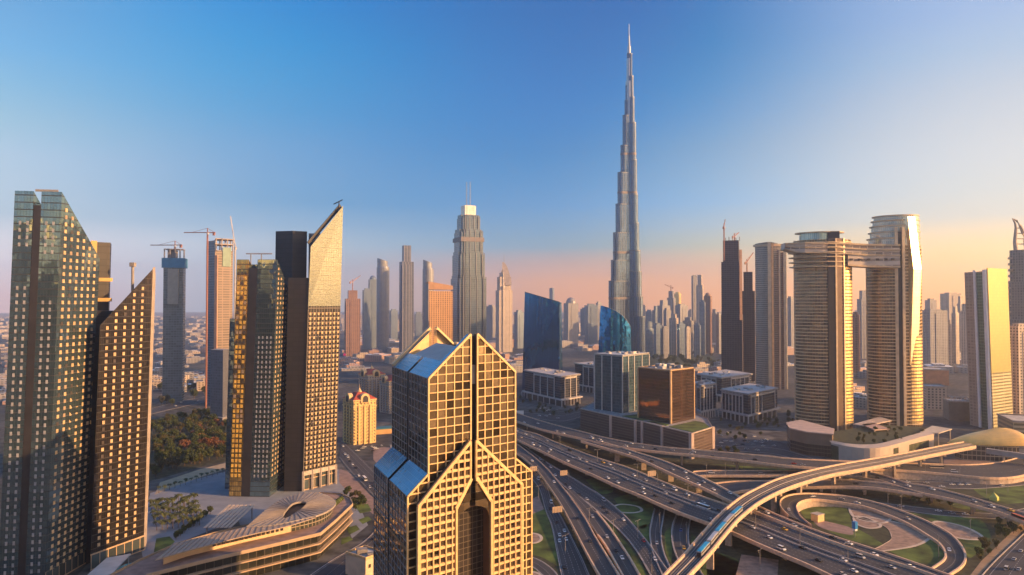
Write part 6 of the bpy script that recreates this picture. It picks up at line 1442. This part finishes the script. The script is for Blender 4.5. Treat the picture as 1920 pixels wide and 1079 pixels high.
cw = thing('canopy', 'white tilted canopy beside the blue pool at the bottom left', 'canopy', tuple(G(205, 1065).xy) + (0,))
P = [G(u, v, 7) for u, v in ((160, 1082), (200, 1049), (245, 1041), (205, 1082))]; mb = MB(); mb.prism([tuple(p.xy) for p in P], 7, [7.2, 7.9, 7.9, 7.2], bottom=True); mb.build('roof', plain('canopy_white', (.55, .52, .5), .5), cw)
for p in P: mb = MB(); q = p.lerp(sum(P, Vector()) / 4, .1); mb.box((q.x, q.y, 0), .5, .5, 7); mb.build('post', STEEL, cw)
# sunlit hotel with the red roof and its two neighbours
def red_hotel(label, u0, uc, u1, D0, vt, roofc, wall, lit):
    a, b, c = XY(u0, D0 + 22), XY(uc, D0), XY(u1, D0 + 16); d = (a[0] + c[0] - b[0], a[1] + c[1] - b[1]); zt = ZV(vt, D0)
    t = thing('hotel', label, 'building', b + (0,)); f = [a, b, c, d]; ctr = ((a[0] + c[0]) / 2, (a[1] + c[1]) / 2)
    mb = MB(); mb.prism(f, 0, zt, 0, 1); mb.build('walls', [wall, roofc], t)
    balc = []
    for s_ in (0, 1):
        p, q = f[s_], f[s_ + 1]; dd = Vector((q[0] - p[0], q[1] - p[1])); n_ = Vector((dd.y, -dd.x)).normalized(); rz = math.atan2(dd.y, dd.x)
        for k in (.25, .5, .75):
            x, y = lerp2(p, q, k); mb = MB(); mb.box((x + n_.x * .8, y + n_.y * .8, 0), dd.length * .12, 1.8, zt - 6, rz); mb.build('bay', wall, t)
        for k in range(int((zt - 12) / 3.6)):
            for kk in (.12, .37, .62, .88): x, y = lerp2(p, q, kk); balc.append(((x + n_.x * .5, y + n_.y * .5, 5 + 3.6 * k), dd.length * .1, 1.2, 1.0, rz))
    each('balcony', balc, CREAM, t)
    mb = MB(); k = 1.06; f2 = [(ctr[0] + (x - ctr[0]) * k, ctr[1] + (y - ctr[1]) * k) for x, y in f]; mb.prism(f2, zt - 8, zt - 7, bottom=True); mb.prism(f2, zt - .6, zt + .6, bottom=True); mb.build('cornice', CREAM, t)
    mb = MB(); g_ = [(ctr[0] + (x - ctr[0]) * .32, ctr[1] + (y - ctr[1]) * .32) for x, y in f]; mb.prism(f2, zt + .6, zt + 8, 0, 0, foot2=g_); hr = mb.build('hipped_roof', roofc, t)
    for s_ in (0, 1):
        p, q = f[s_], f[s_ + 1]; m_ = lerp2(p, q, .5); dd = Vector((q[0] - p[0], q[1] - p[1])); rz = math.atan2(dd.y, dd.x); L = dd.length * .2; dr = dd.normalized(); n_ = Vector((dr.y, -dr.x)); mb = MB()
        pts = [(-L, zt - 3), (L, zt - 3)] + [(L * math.cos(t_), zt + 2 + L * math.sin(t_)) for t_ in [math.pi * i / 10 for i in range(11)]]
        fr = [Vector((m_[0] + dr.x * x + n_.x * 1.4, m_[1] + dr.y * x + n_.y * 1.4, z)) for x, z in pts]; bk_ = [q_ - Vector((n_.x, n_.y, 0)) * 5 for q_ in fr]
        mb.face(fr)
        for i in range(len(fr)): j = (i + 1) % len(fr); mb.face([fr[j], fr[i], bk_[i], bk_[j]])
        gb_ = mb.build('arched_gable', CREAM, t)
        mb = MB(); fr2 = [Vector((m_[0] + dr.x * x * .6 + n_.x * 1.5, m_[1] + dr.y * x * .6 + n_.y * 1.5, zt - 1 + (z - zt + 1) * .7)) for x, z in pts]; mb.face(fr2); mb.build('arched_window', DARK, gb_)
    mb = MB(); mb.lathe(ctr, [(2.6, zt + 7.5), (2.4, zt + 9), (1.2, zt + 11), (.3, zt + 13), (.15, zt + 17)], 10); mb.build('finial', CREAM, hr)
HWALL = facade('hotel_wall', (.1, .08, .06), (.66, .43, .17), 4.2, 3.6, .62, .42, .2, .3, .3, .0, .7)
HWALG = facade('hotel_wall_grey', (.08, .08, .09), (.4, .34, .3), 4.2, 3.6, .62, .42, .2, .3, .3, .0, .7)
TILE = plain('red_tiles', (.36, .07, .045), .7, var=.2, scale=.4)
red_hotel('yellow sunlit hotel with a red roof and arched gables left of the gabled tower', 644, 664, 706, 850, 752, TILE, HWALL, True)
red_hotel('grey apartment block with a dark red roof, behind the yellow hotel', 673, 690, 722, 1120, 704, TILE, HWALG, False)
red_hotel('apartment block with a dark red roof half hidden by the gabled tower', 712, 730, 765, 1090, 716, TILE, HWALG, False)
sh = thing('pavilion', 'low pavilion with a teal roof beside the yellow hotel', 'building', tuple(G(718, 812).xy) + (0,))
p = G(722, 812); mb = MB(); mb.box((p.x, p.y, 0), 28, 16, 6, R(25)); mb.build('walls', plain('ochre', (.5, .3, .13), .7), sh); mb = MB(); mb.box((p.x, p.y, 6), 29, 17, 1.0, R(25)); mb.build('roof', plain('teal_roof', (.05, .16, .17), .5), sh)
# cream house at the bottom edge
ch_ = thing('house', 'small cream flat-roofed building cut by the bottom edge left of the gabled tower', 'building', tuple(G(680, 1095).xy) + (0,))
a = G(648, 1036, 13); b = G(684, 1024, 13); ax_ = (b - a); nn = Vector((ax_.y, -ax_.x, 0)); 
mb = MB(); f = [a, a + nn * 1.2, b + nn * 1.2, b]; mb.prism([tuple(p.xy) for p in f], 0, 12.4, 0, 1); mb.build('walls', [plain('house_cream', (.62, .47, .33), .7), ROOFL], ch_)
mb = MB(); ring(mb, [tuple(p.xy) for p in f], [tuple((p + (sum(f, Vector()) / 4 - p) * .08).xy) for p in f], 12, 13.6); mb.build('parapet', CREAM, ch_)
mb = MB(); m_ = sum(f, Vector()) / 4; mb.box((m_.x - 2, m_.y, 12.4), 6, 5, 2.8, R(20)); mb.box((m_.x + 4, m_.y - 4, 12.4), 4, 3, 1.6, R(20)); mb.build('roof_plant', CONC_D, ch_)
for k in (.2, .5, .8):
    q = f[1].lerp(f[2], k); mb = MB(); mb.box((q.x, q.y, 7), 1.6, .5, 2, math.atan2(ax_.y, ax_.x)); mb.build('window', DARK, ch_)
# Sky-view podium: cinema-like block, curved wall, canopies
sp = thing('podium_block', 'brown curved podium block with a pale roof, left of the foot of the round towers', 'building', tuple(G(1515, 850).xy) + (0,))
f = [XY(1474, 850), XY(1480, 815), XY(1510, 792), XY(1558, 778), XY(1560, 810), XY(1500, 870)]
mb = MB(); mb.prism(f, 0, 12); mb.build('lower_storey', facade('podium_dark', (.06, .05, .045), (.09, .075, .06), 3, 4, .1, .2, .4, .2, .3, .01), sp); mb = MB(); mb.prism(f, 12.05, 24, bottom=True); mb.build('upper_storey', plain('podium_brown', (.2, .14, .1), .6), sp)
mb = MB(); c = (sum(p[0] for p in f) / 6, sum(p[1] for p in f) / 6); mb.prism([(c[0] + (x - c[0]) * 1.05, c[1] + (y - c[1]) * 1.05) for x, y in f], 24, 25.2, bottom=True); mb.build('roof_slab', plain('pale_pink_roof', (.5, .37, .3), .7), sp)
cwl = thing('podium_wall', 'pale wavy podium wall with square openings below the round golden towers', 'building', tuple(G(1650, 860).xy) + (0,))
W_ = rs([Vector(XY(u, d) + (0,)) for u, d in ((1556, 772), (1590, 748), (1625, 738), (1655, 742), (1685, 760), (1720, 785), (1748, 805))], 30)
mb = MB()
for i in range(30):
    a, b = W_[i], W_[i + 1]; z = lambda k: 17 + 3.5 * k / 30
    mb.face([a, b, b + Vector((0, 0, z(i + 1))), a + Vector((0, 0, z(i)))], None, 0, True); mb.face([a + Vector((0, 0, z(i))), b + Vector((0, 0, z(i + 1))), b + Vector((2, 14, z(i + 1) + 1)), a + Vector((2, 14, z(i) + 1))], None, 0, True)
mb.build('wall', plain('wavy_wall', (.5, .4, .32), .5, var=.08), cwl)
for k in (17, 20, 23, 26): p = W_[k]; q = W_[k + 1]; mb = MB(); mb.box((p.x, p.y - .3, 5.5), 3.2, .9, 3.4, math.atan2(q.y - p.y, q.x - p.x)); mb.build('opening', DARK, cwl)
mb = MB(); mb.prism([tuple(W_[i].xy) for i in range(0, 31, 2)] + [XY(1740, 880), XY(1640, 900), XY(1560, 850)], .3, 15); mb.build('podium_roof', plain('podium_garden', (.06, .065, .035), .9, var=.5, scale=.2), cwl)
for (px, lab, col) in (([(1600, 797), (1650, 783), (1672, 790), (1625, 800)], 'flat canopy roof between the feet of the two round towers', (.5, .4, .32)), ([(1615, 797), (1640, 795), (1668, 806), (1640, 808)], 'sloping pink canopy in front of the two round towers', (.5, .33, .25)), ([(1725, 812), (1748, 800), (1785, 806), (1760, 814)], 'low flat-roofed pavilion right of the tallest round tower', (.5, .42, .32))):
    P = [G(u, v, 17) for u, v in px]; t = thing('canopy', lab, 'canopy', tuple(P[0].xy) + (0,)); mb = MB(); mb.prism([tuple(p.xy) for p in P], 17, 18, bottom=True); mb.build('roof', plain('canopy_%d' % int(col[1] * 100), col, .6), t)
    for p in P: mb = MB(); q = p.lerp(sum(P, Vector()) / 4, .12); mb.box((q.x, q.y, 0), 1, 1, 17); mb.build('post', CONC, t)
ps = scatter([(1600, 812), (1690, 805), (1740, 815), (1690, 835), (1610, 838)], 22, 5)
for p in ps:
    q = G(*proj(p), 15); plant(random.choice(['green', 'olive']), (q.x, q.y, 15), 'small tree on the planted podium roof in front of the two round towers', 'trees on the podium roof', random.uniform(.4, .7))
# orange-lit long building and truss-roofed hall on the right, grey hall
for (u0, u1, D, d, z, m, lab) in ((1726, 1772, 1500, 60, 30, plain('orange_lit', (.5, .24, .13), .7), 'reddish block low behind the tallest round tower'), (1728, 1768, 1150, 40, 34, FM['cream'], 'banded block right of the foot of the tallest round tower'), (1770, 1812, 1040, 34, 26, plain('hall_grey', (.22, .19, .16), .7), 'hall with a white roof truss left of the gold-fronted tower'), (1880, 1960, 900, 60, 22, facade('lit_band', (.2, .15, .08), (.55, .42, .25), 30, 5, .02, .5, .3, .3, .2, .01), 'low banded building right of the gold-fronted tower')):
    x, y = XY((u0 + u1) / 2, D); w = (u1 - u0) / F * D / 1.2; t = thing('hall', lab, 'building', (x, y, 0)); mb = MB(); mb.prism(rot_foot(x, y, w, d, R(-18)), 0, z, 0, 1); mb.build('walls', [m, ROOFL], t)
    mb = MB(); ring(mb, rot_foot(x, y, w * 1.03, d * 1.03, R(-18)), rot_foot(x, y, w * .97, d * .97, R(-18)), z - .8, z + 1.4); mb.build('parapet', CONC, t)
    if 'truss' in lab:
        mb = MB(); fr = rot_foot(x, y - 2, w, d * .9, R(-18)); a, b = Vector(fr[0] + (z + 1,)), Vector(fr[1] + (z + 1,))
        for k in range(4):
            p, q = a.lerp(b, k / 4), a.lerp(b, (k + 1) / 4); m_ = (p + q) / 2 + Vector((0, 0, 6)); mb.bar(p, m_, .8); mb.bar(m_, q, .8); mb.bar(p, q, .8)
        mb.bar(a + Vector((0, 0, 6)), b + Vector((0, 0, 6)), .8); mb.build('roof_truss', WHITE, t)
# low-rise districts
LOWM = [facade('low_cream', (.12, .1, .09), (.42, .34, .27), 6, 4, .5, .5, .2, .4, .3, .0), facade('low_grey', (.1, .1, .11), (.3, .28, .27), 8, 4, .5, .5, .2, .4, .3, .0), facade('low_pink', (.12, .1, .09), (.4, .25, .2), 6, 4, .55, .5, .2, .4, .3, .0)]
LRP = []
LOWS = []
def low(u, v, w, d, h, label, group):
    p = G(u, v)
    for q, r_ in LRP:
        if (q - p).length < (r_ + max(w, d) * .45): return
    LRP.append((p, max(w, d) * .45)); LOWS.append((w / p.y, p, w, d, h, label, group))
def low_build(p, w, d, h, label, group):
    t = thing('low_building', label, 'building', (p.x, p.y, 0), group)
    a = random.choice([R(20), R(25), R(-20), R(-60)]); m = random.choice(LOWM)
    mb = MB(); mb.prism(rot_foot(p.x, p.y, w, d, a), 0, h, 0, 1); mb.prism(rot_foot(p.x, p.y, w * .45, d * .5, a), h - .1, h + random.uniform(2, 5), 0, 1); mb.build('walls', [m, random.choice([ROOFL, ROOFG, WHITE])], t)
for o in list(bpy.data.objects):
    if o.parent is None and o.type == 'EMPTY' and o.get('category') not in ('tree', 'palm tree', 'flyover', None): LRP.append((Vector((o.location.x, o.location.y, 0)), 28))
random.seed(21)
for (u0, u1, v0, v1, n, smin, smax, hmax, lab) in ((0, 28, 590, 760, 40, 14, 30, 9, 'low hazy building in the flat district at the left edge behind the leftmost tower'),
    (286, 440, 588, 665, 90, 16, 46, 10, 'low hazy building in the flat district behind the unfinished towers on the left'), (286, 440, 665, 735, 24, 22, 50, 18, 'low building in the blue shade around the feet of the unfinished towers on the left'),
    (645, 985, 612, 655, 40, 40, 130, 24, 'low flat-roofed mall building between the pointed tower and the gabled tower'), (645, 985, 655, 700, 26, 30, 80, 20, 'low flat-roofed building in the shade behind the red-roofed blocks'),
    (1055, 1125, 596, 660, 26, 30, 70, 22, 'low hazy building between the two blue glass blocks'), (1205, 1352, 630, 664, 40, 26, 70, 26, 'low hazy building below the crowded skyline right of the spire tower'),
    (1728, 1815, 625, 700, 30, 30, 80, 22, 'low sunlit building in the haze right of the tallest round tower'), (1590, 1628, 640, 770, 12, 24, 50, 18, 'low building seen through the gap between the two round towers'), (1290, 1420, 690, 720, 14, 20, 40, 16, 'low building behind the white-framed offices'), (1380, 1490, 610, 690, 16, 30, 60, 26, 'low hazy building around the slim round tower')):
    for i in range(n * 2): low(random.uniform(u0, u1), random.uniform(v0, v1), random.uniform(smin, smax), random.uniform(smin, smax) * .8, random.uniform(4, hmax), lab, lab)

LOWS.sort(key=lambda q: -q[0])
for _, p, w, d, h, label, group in LOWS[:285]: low_build(p, w, d, h, label, group)
mb = MB()
for _, p, w, d, h, label, group in LOWS[285:]:
    a = random.choice([R(20), R(-20)]); mb.prism(rot_foot(p.x, p.y, w, d, a), 0, h, 0, 1)
o = mb.build('low_building', [LOWM[0], ROOFL]); o['kind'] = 'stuff'; o['label'] = 'the smallest low hazy buildings of the flat districts'
# ------------------------------------------------------------------ vehicles
CARM = {k: plain('paint_' + k, c, .3, .2, var=.02) for k, c in {'white': (.75, .74, .72), 'silver': (.42, .42, .43), 'black': (.02, .02, .022), 'red': (.45, .03, .025), 'yellow': (.7, .4, .05), 'blue': (.05, .09, .25), 'cream': (.6, .48, .34)}.items()}
GLS = plain('car_glass', (.02, .022, .026), .08, .2, var=.05); TYRE = plain('tyre', (.015, .015, .015), .8)
def make_vehicle(kind, colour):
    L, Wd, H = {'car': (4.7, 1.95, 1.5), 'van': (5.6, 2.1, 2.3), 'bus': (12, 2.6, 3.2)}[kind]
    t = thing({'car': 'car', 'van': 'van', 'bus': 'bus'}[kind], 'x', kind, (0, -500, 0)); ORIG[t.name] = Vector((0, 0, 0))
    sec = {'car': [(-L / 2, .35), (-L / 2, .85), (-L * .36, .95), (-L * .2, .97), (L * .2, .92), (L * .46, .78), (L / 2, .6), (L / 2, .32)], 'van': [(-L / 2, .35), (-L / 2, 1.25), (L * .28, 1.25), (L * .42, 1.1), (L / 2, .9), (L / 2, .35)], 'bus': [(-L / 2, .35), (-L / 2, 1.3), (L / 2, 1.3), (L / 2, .35)]}[kind]
    def ext(mb, s_, w, w2=None):
        n = len(s_); A = [(x, -w / 2, z) for x, z in s_]; B = [(x, w / 2, z) for x, z in s_]
        mb.face(A[::-1]); mb.face(B)
        for i in range(n): j = (i + 1) % n; mb.face([A[i], A[j], B[j], B[i]])
    mb = MB(); ext(mb, sec, Wd); mb.build('body', CARM[colour], t)
    cab = {'car': [(-L * .4, .93), (-L * .28, 1.42), (L * .06, 1.45), (L * .24, .92)], 'van': [(-L * .48, 1.24), (-L * .47, 2.2), (L * .2, 2.2), (L * .34, 1.24)], 'bus': [(-L * .495, 1.29), (-L * .495, 2.7), (L * .49, 2.7), (L * .495, 1.29)]}[kind]
    mb = MB(); ext(mb, cab, Wd * .88); mb.build('windows', GLS, t)
    zr = cab[1][1]; x0, x1 = cab[1][0], cab[2][0]; mb = MB(); ext(mb, [(x0 + .05, zr - .02), (x0 + .1, zr + .09), (x1 - .1, zr + .09), (x1 - .02, zr)], Wd * .86); mb.build('roof', CARM[colour], t)
    for x in (-L * .31, L * .31):
        for y in (-Wd / 2 + .08, Wd / 2 - .08):
            mb = MB(); mb.tube([(x, y - .12, .34), (x, y + .12, .34)], .34, 10); mb.build('wheel', TYRE, t)
    return t
VP = {}
ROADL = {K_MAIN: 'on the wide main viaduct', K_UP: 'on the level upper flyover', K_DN: 'on the descending flyover', K_LOOP: 'on the looping ramp', K_RT: 'on the flyover at the right edge', K_BR: 'on the short flyover branch', K_R1: 'on the narrow orange-lit ramp', K_R2: 'on the second ramp of the pair'}
def vehicle(kind, colour, rk, u, v, flip=False, label=None, dz=0.0):
    EU, EL, mid = ROADS[rk]; best = None
    for i in range(len(mid) - 1):
        a, b = EU[i], EL[i]
        for k in (.15, .25, .35, .45, .55, .65, .75, .85):
            p = a.lerp(b, k); q = proj(p); e = (q[0] - u) ** 2 + (q[1] - v) ** 2
            if best is None or e < best[0]: best = (e, i, k)
    e, i, k = best; g_ = G(u, v, mid[i].z)
    p0 = EU[i].lerp(EL[i], k); p1 = EU[i + 1].lerp(EL[i + 1], k); d = p1 - p0; d.normalize()
    # keep the exact place along the road, but stay inside the lane
    s_ = (g_ - p0).dot(d); pos = p0 + d * max(-4, min(4, s_)); rz = math.atan2(d.y, d.x) + (math.pi if flip else 0)
    key = (kind, colour)
    if key not in VP: VP[key] = make_vehicle(kind, colour); o = VP[key]; o.location = pos; o.rotation_euler = (0, 0, rz)
    else: o = dup(VP[key], pos, rz)
    place = ROADL.get(rk) or 'on the ' + rk.split('.')[0].replace('_', ' ')
    o['label'] = label or '%s %s driving %s' % (colour, kind, place); o['category'] = kind; o['group'] = 'vehicles ' + place
    o.location.z += .03; USED.append(o.location.copy())
    return o
USED = []
random.seed(5)
def free(p): return all((p - q).length > 9 for q in USED)
V = [
 ('car white', K_MAIN, [(969, 809), (998, 820), (1033, 844), (1145, 870), (1202, 917), (1206, 926), (1289, 929), (1437, 1010), (1573, 1054), (1597, 1073), (1150, 881)]), ('car silver', K_MAIN, [(1028, 827), (1250, 910), (1089, 861), (1340, 975)]), ('car black', K_MAIN, [(1232, 931), (1266, 944), (1356, 957), (1500, 1030), (1110, 880)]), ('car yellow', K_MAIN, [(1470, 994), (1132, 868)]), ('bus white', K_MAIN, [(1324, 952)]), ('car cream', K_MAIN, [(976, 821), (1103, 866)]),
 ('car white', K_UP, [(1056, 814), (1123, 829), (1183, 833), (1300, 849), (1010, 795)]), ('van white', K_UP, [(1105, 823)]), ('car black', K_UP, [(1416, 863), (1230, 843), (1340, 854)]), ('car silver', K_UP, [(1125, 825), (1504, 872), (1260, 846), (1660, 876)]), ('bus cream', K_UP, [(1763, 882)]), ('car red', K_UP, [(1486, 868)]),
 ('car white', K_DN, [(1285, 887), (1368, 926), (1600, 1019), (1642, 1041), (1704, 1065), (1436, 963)]), ('car silver', K_DN, [(1316, 905), (1180, 850)]), ('car black', K_DN, [(1225, 866), (1560, 1010)]),
 ('car white', K_LOOP, [(1479, 957), (1526, 933), (1608, 944), (1781, 1033)]), ('car silver', K_LOOP, [(1578, 938), (1700, 974)]),
 ('car white', K_RT, [(1747, 919), (1863, 951), (1697, 913)]), ('car yellow', K_RT, [(1894, 959)]), ('car silver', K_RT, [(1619, 890), (1820, 942)]), ('bus red', K_RT, [(1913, 974)]), ('car black', K_BR, [(1605, 908)]), ('car white', K_BR, [(1518, 908)]),
 ('van white', 'side_road', [(1009, 900), (1034, 944)]), ('car white', 'side_road', [(1049, 1005), (1048, 1016), (1062, 1013)]), ('car black', 'side_road', [(1030, 955), (1003, 918)]),
 ('car white', 'slip_road', [(1016, 860), (1034, 877), (1071, 916), (1168, 976), (1226, 1050)]), ('car red', 'slip_road', [(1203, 1016)]), ('car black', 'slip_road', [(1085, 928), (1140, 962), (1132, 953)]),
 ('car white', K_R1, [(1039, 905)]), ('car black', K_R1, [(1084, 973), (1106, 1016)]), ('car black', K_R2, [(1154, 1034)]), ('car silver', K_R2, [(1112, 970)]),
 ('car blue', 'curved_slip_road.001', [(1276, 996)]), ('car yellow', 'curved_slip_road.001', [(1282, 1029)]), ('car silver', 'curved_slip_road', [(1232, 1020)]),
 ('car silver', 'service_road', [(1689, 951), (1785, 964)]), ('car white', 'service_road', [(1760, 960), (1811, 966)]), ('car white', 'boulevard', [(1789, 911), (1805, 911), (1819, 911), (1700, 904)]), ('car silver', 'boulevard', [(1740, 908)]),
 ('car white', 'back_street', [(1013, 780), (1023, 781), (1046, 785)]), ('van white', 'highway', [(1868, 1060), (1881, 1067)]), ('car silver', 'highway', [(1904, 1068), (1905, 1030)]), ('bus white', 'west_street', [(683, 900)]), ('car black', 'west_street', [(668, 878), (700, 912), (655, 866)]), ('car white', 'west_street', [(674, 893), (660, 872), (716, 930)]), ('car silver', 'west_street', [(690, 915)]),
 ('car white', 'podium_street', [(660, 1052)]), ('car black', 'podium_street', [(700, 1012)]), ('car white', 'far_avenue', [(330, 762), (370, 753), (405, 747)]), ('car silver', 'mall_avenue', [(665, 692), (690, 706), (720, 720)]), ('car white', 'mall_avenue', [(678, 699), (708, 716)]), ('car white', 'tower_street', [(1365, 840), (1420, 845)]), ('car silver', 'tower_street', [(1400, 843), (1350, 838)])]
for kc, rk, pts in V:
    kind, colour = kc.split()
    for u, v in pts: vehicle(kind, colour, rk, u, v, flip=random.random() < .5 and False)

# lighter random traffic between the cars one can place
random.seed(31)
for rk, n_ in ((K_MAIN, 26), (K_UP, 8), (K_DN, 7), (K_RT, 5), ('slip_road', 6), ('side_road', 5), (K_R1, 2), (K_R2, 2), ('highway', 5), ('west_street', 6), ('boulevard', 4), ('far_avenue', 4), ('mall_avenue', 6)):
    EU, EL, mid = ROADS[rk]; k_ = 0; tries = 0
    while k_ < n_ and tries < 200:
        tries += 1; i = random.randint(2, len(mid) - 3); p = EU[i].lerp(EL[i], random.choice((.17, .28, .45, .6, .72, .85))); u, v = proj(p)
        if not (0 < u < 1920 and v < 1079) or not free(p): continue
        vehicle(random.choice(['car', 'car', 'car', 'car', 'van']) , random.choice(['white', 'silver', 'black', 'white']), rk, u, v); k_ += 1
# parked cars on the forecourt and the office streets
random.seed(41)
for P_, n_, place in (([(1350, 812), (1400, 808), (1470, 838), (1400, 838), (1345, 832)], 22, 'on the forecourt below the round golden towers'), ([(985, 762), (1060, 770), (1080, 768), (1040, 780), (985, 774)], 9, 'in front of the white-framed office on the left'), ([(650, 838), (735, 836), (740, 846), (665, 848)], 10, 'in the lot below the yellow hotel')):
    for p in scatter(P_, n_, 5.5):
        kc = random.choice(['white', 'white', 'silver', 'black']); key = ('car', kc); o = dup(VP[key], (p.x, p.y, .12), R(random.choice([22, 22, 112])))
        o['label'] = '%s car parked %s' % (kc, place); o['category'] = 'car'; o['group'] = 'cars parked ' + place
# ------------------------------------------------------------------ street furniture
def lamp(u, v, z, h, label, rz, group):
    p = G(u, v, z); t = thing('street_lamp', label, 'street lamp', tuple(p), group); d = Vector((math.cos(rz), math.sin(rz), 0))
    mb = MB(); mb.tube([p, p + Vector((0, 0, h))], [.22, .12], 6); mb.build('pole', STEEL if False else CONC_D, t)
    mb = MB(); mb.tube([p + Vector((0, 0, h)), p + d * 1.2 + Vector((0, 0, h + .4)), p + d * 2.6 + Vector((0, 0, h + .4))], .08, 5); mb.tube([p + Vector((0, 0, h)), p - d * 1.2 + Vector((0, 0, h + .4)), p - d * 2.6 + Vector((0, 0, h + .4))], .08, 5); arm_ = mb.build('arm', CONC_D, t)
    for s_ in (1, -1): mb = MB(); q = p + d * 2.9 * s_ + Vector((0, 0, h + .25)); mb.box(tuple(q), 1.0, .4, .25, rz); mb.build('lamp_head', CONC_D, arm_)
for u, v, z in ((1195, 895, 9), (1290, 935, 9), (1417, 992, 9), (1500, 1025, 9), (1590, 1055, 9), (1120, 866, 9), (1050, 838, 9)): lamp(u, v, z, 11, 'grey double-armed street lamp on the median of the wide main viaduct', R(25), 'lamps of the main viaduct')
for u, v in ((1237, 1000), (1287, 1020), (1325, 900), (1360, 897), (1395, 885), (1665, 945), (1735, 900), (1800, 905), (1560, 935), (1760, 1045)): lamp(u, v, .1, 13, 'tall grey street lamp standing on the ground of the road interchange', R(70), 'lamps of the interchange ground')
for u, v in ((1105, 985), (1150, 1010), (1010, 940), (1060, 1040), (1196, 1010), (1222, 1075), (1335, 1060), (1425, 1070), (1500, 930), (1580, 920), (1690, 960), (1820, 1010), (1850, 930), (1890, 925), (1470, 898), (1270, 900)): lamp(u, v, .1, 12, 'tall grey street lamp standing on the ground of the road interchange', R(50), 'lamps of the interchange ground')
SIGN = plain('sign_back', (.4, .29, .2), .7)
for i, (u, v, z, w, lab) in enumerate(((1000, 895, .2, 7, 'brown back of a gantry road sign over the side road close to the gabled tower'), (1057, 903, .2, 7, 'brown back of a gantry road sign between the slip road and the main viaduct'), (1045, 975, .2, 8, 'grey-brown gantry sign standing over the fork of the side road'), (1222, 905, 8.5, 8, 'brown gantry sign above the edge of the main viaduct'))):
    p = G(u, v, z); t = thing('gantry_sign', lab, 'road sign', tuple(p)); s_ = Vector((.92, .38, 0))
    mb = MB(); mb.tube([p + s_ * w * .75, p + s_ * w * .75 + Vector((0, 0, 6.5)), p + s_ * w * .55 + Vector((0, 0, 8)), p + Vector((0, 0, 8))], .25, 6); mb.build('post', CONC_D, t)
    mb = MB(); mb.bar(p - s_ * w / 2 + Vector((0, 0, 7.6)), p + s_ * w / 2 + Vector((0, 0, 7.6)), .35, 4.4); mb.build('panel', SIGN, t)
    mb = MB()
    for k in (-.3, 0, .3): mb.bar(p + s_ * w * k + Vector((.1, -.25, 5.6)), p + s_ * w * k + Vector((.1, -.25, 9.6)), .2)
    mb.build('bracing', CONC_D, t)
p = G(1603, 1008, .1); t = thing('pylon_sign', 'blue boxed sign on a thin mast beside the looping ramp', 'sign', tuple(p)); mb = MB(); mb.tube([p, p + Vector((0, 0, 10))], .25, 6); mb.build('mast', STEEL, t); mb = MB(); mb.box((p.x, p.y, p.z + 6), 2.6, 2.6, 4.8, R(30)); mb.build('sign_box', plain('sign_blue', (.02, .2, .5), .4), t); mb = MB(); mb.box((p.x, p.y, p.z + 4.6), 2.2, 2.2, 1.4, R(30)); mb.build('sign_foot', WHITE, t)
p = G(975, 778, 8); t = thing('billboard', 'white billboard beside the upper flyover close to the gabled tower', 'billboard', (p.x, p.y, 0)); mb = MB(); mb.box((p.x, p.y, 0), .8, .8, 8); mb.build('post', CONC_D, t); mb = MB(); mb.box((p.x, p.y, 8), 10, .6, 5.5, R(8)); mb.build('panel', WHITE, t)
p = G(646, 672); t = thing('round_sign', 'small round magenta sign at the right edge of the pointed tower', 'sign', (p.x, p.y, 0)); mb = MB(); mb.box((p.x, p.y, 0), .8, .8, 8); mb.build('post', CONC_D, t); mb = MB(); mb.tube([(p.x, p.y - .5, 10.5), (p.x, p.y + .5, 10.5)], 4.0, 16); mb.build('disc', plain('magenta', (.6, .02, .2), .5), t)
p = G(1533, 977, .1); t = thing('kiosk', 'small cream cube building inside the looping ramp', 'kiosk', tuple(p)); mb = MB(); mb.box(tuple(p), 7, 6, 5, R(30)); mb.build('walls', CREAM, t); mb = MB(); mb.box((p.x, p.y, p.z + 5), 7.6, 6.6, .5, R(30)); mb.build('roof', CONC, t); mb = MB(); mb.box((p.x - 1.6, p.y - 2.9, p.z), 1.2, .9, 2.3, R(30)); mb.build('door', DARK, t)
p = G(1864, 938, .1); t = thing('tent', 'small green and yellow tent on the grass near the right edge', 'tent', tuple(p)); mb = MB(); mb.lathe((p.x, p.y), [(4, p.z), (4, p.z + 2.4), (.2, p.z + 6)], 4, smooth=False); mb.build('canvas', plain('tent_green', (.45, .45, .12), .7), t); mb = MB(); mb.tube([(p.x, p.y, p.z), (p.x, p.y, p.z + 6.6)], .12, 5); mb.build('pole', STEEL, t)

# ------------------------------------------------------------------ the hazy air
hz = MB(); hz.prism([(15300 * math.cos(math.pi * k / 16), 15300 * math.sin(math.pi * k / 16)) for k in range(32)], -1.0, 842.0, bottom=True)
hm = bpy.data.materials.new('haze'); hm.use_nodes = True; hn = hm.node_tree.nodes; hn.clear()
ho = hn.new('ShaderNodeOutputMaterial'); hv = hn.new('ShaderNodeVolumePrincipled'); hm.node_tree.links.new(hv.outputs[0], ho.inputs['Volume'])
hv.inputs['Density'].default_value = HAZE_D; hv.inputs['Color'].default_value = (.86, .9, 1.0, 1); hv.inputs['Anisotropy'].default_value = .75
hobj = hz.build('haze', hm); hobj['kind'] = 'stuff'; hobj['label'] = 'pale warm haze thickening towards the horizon'
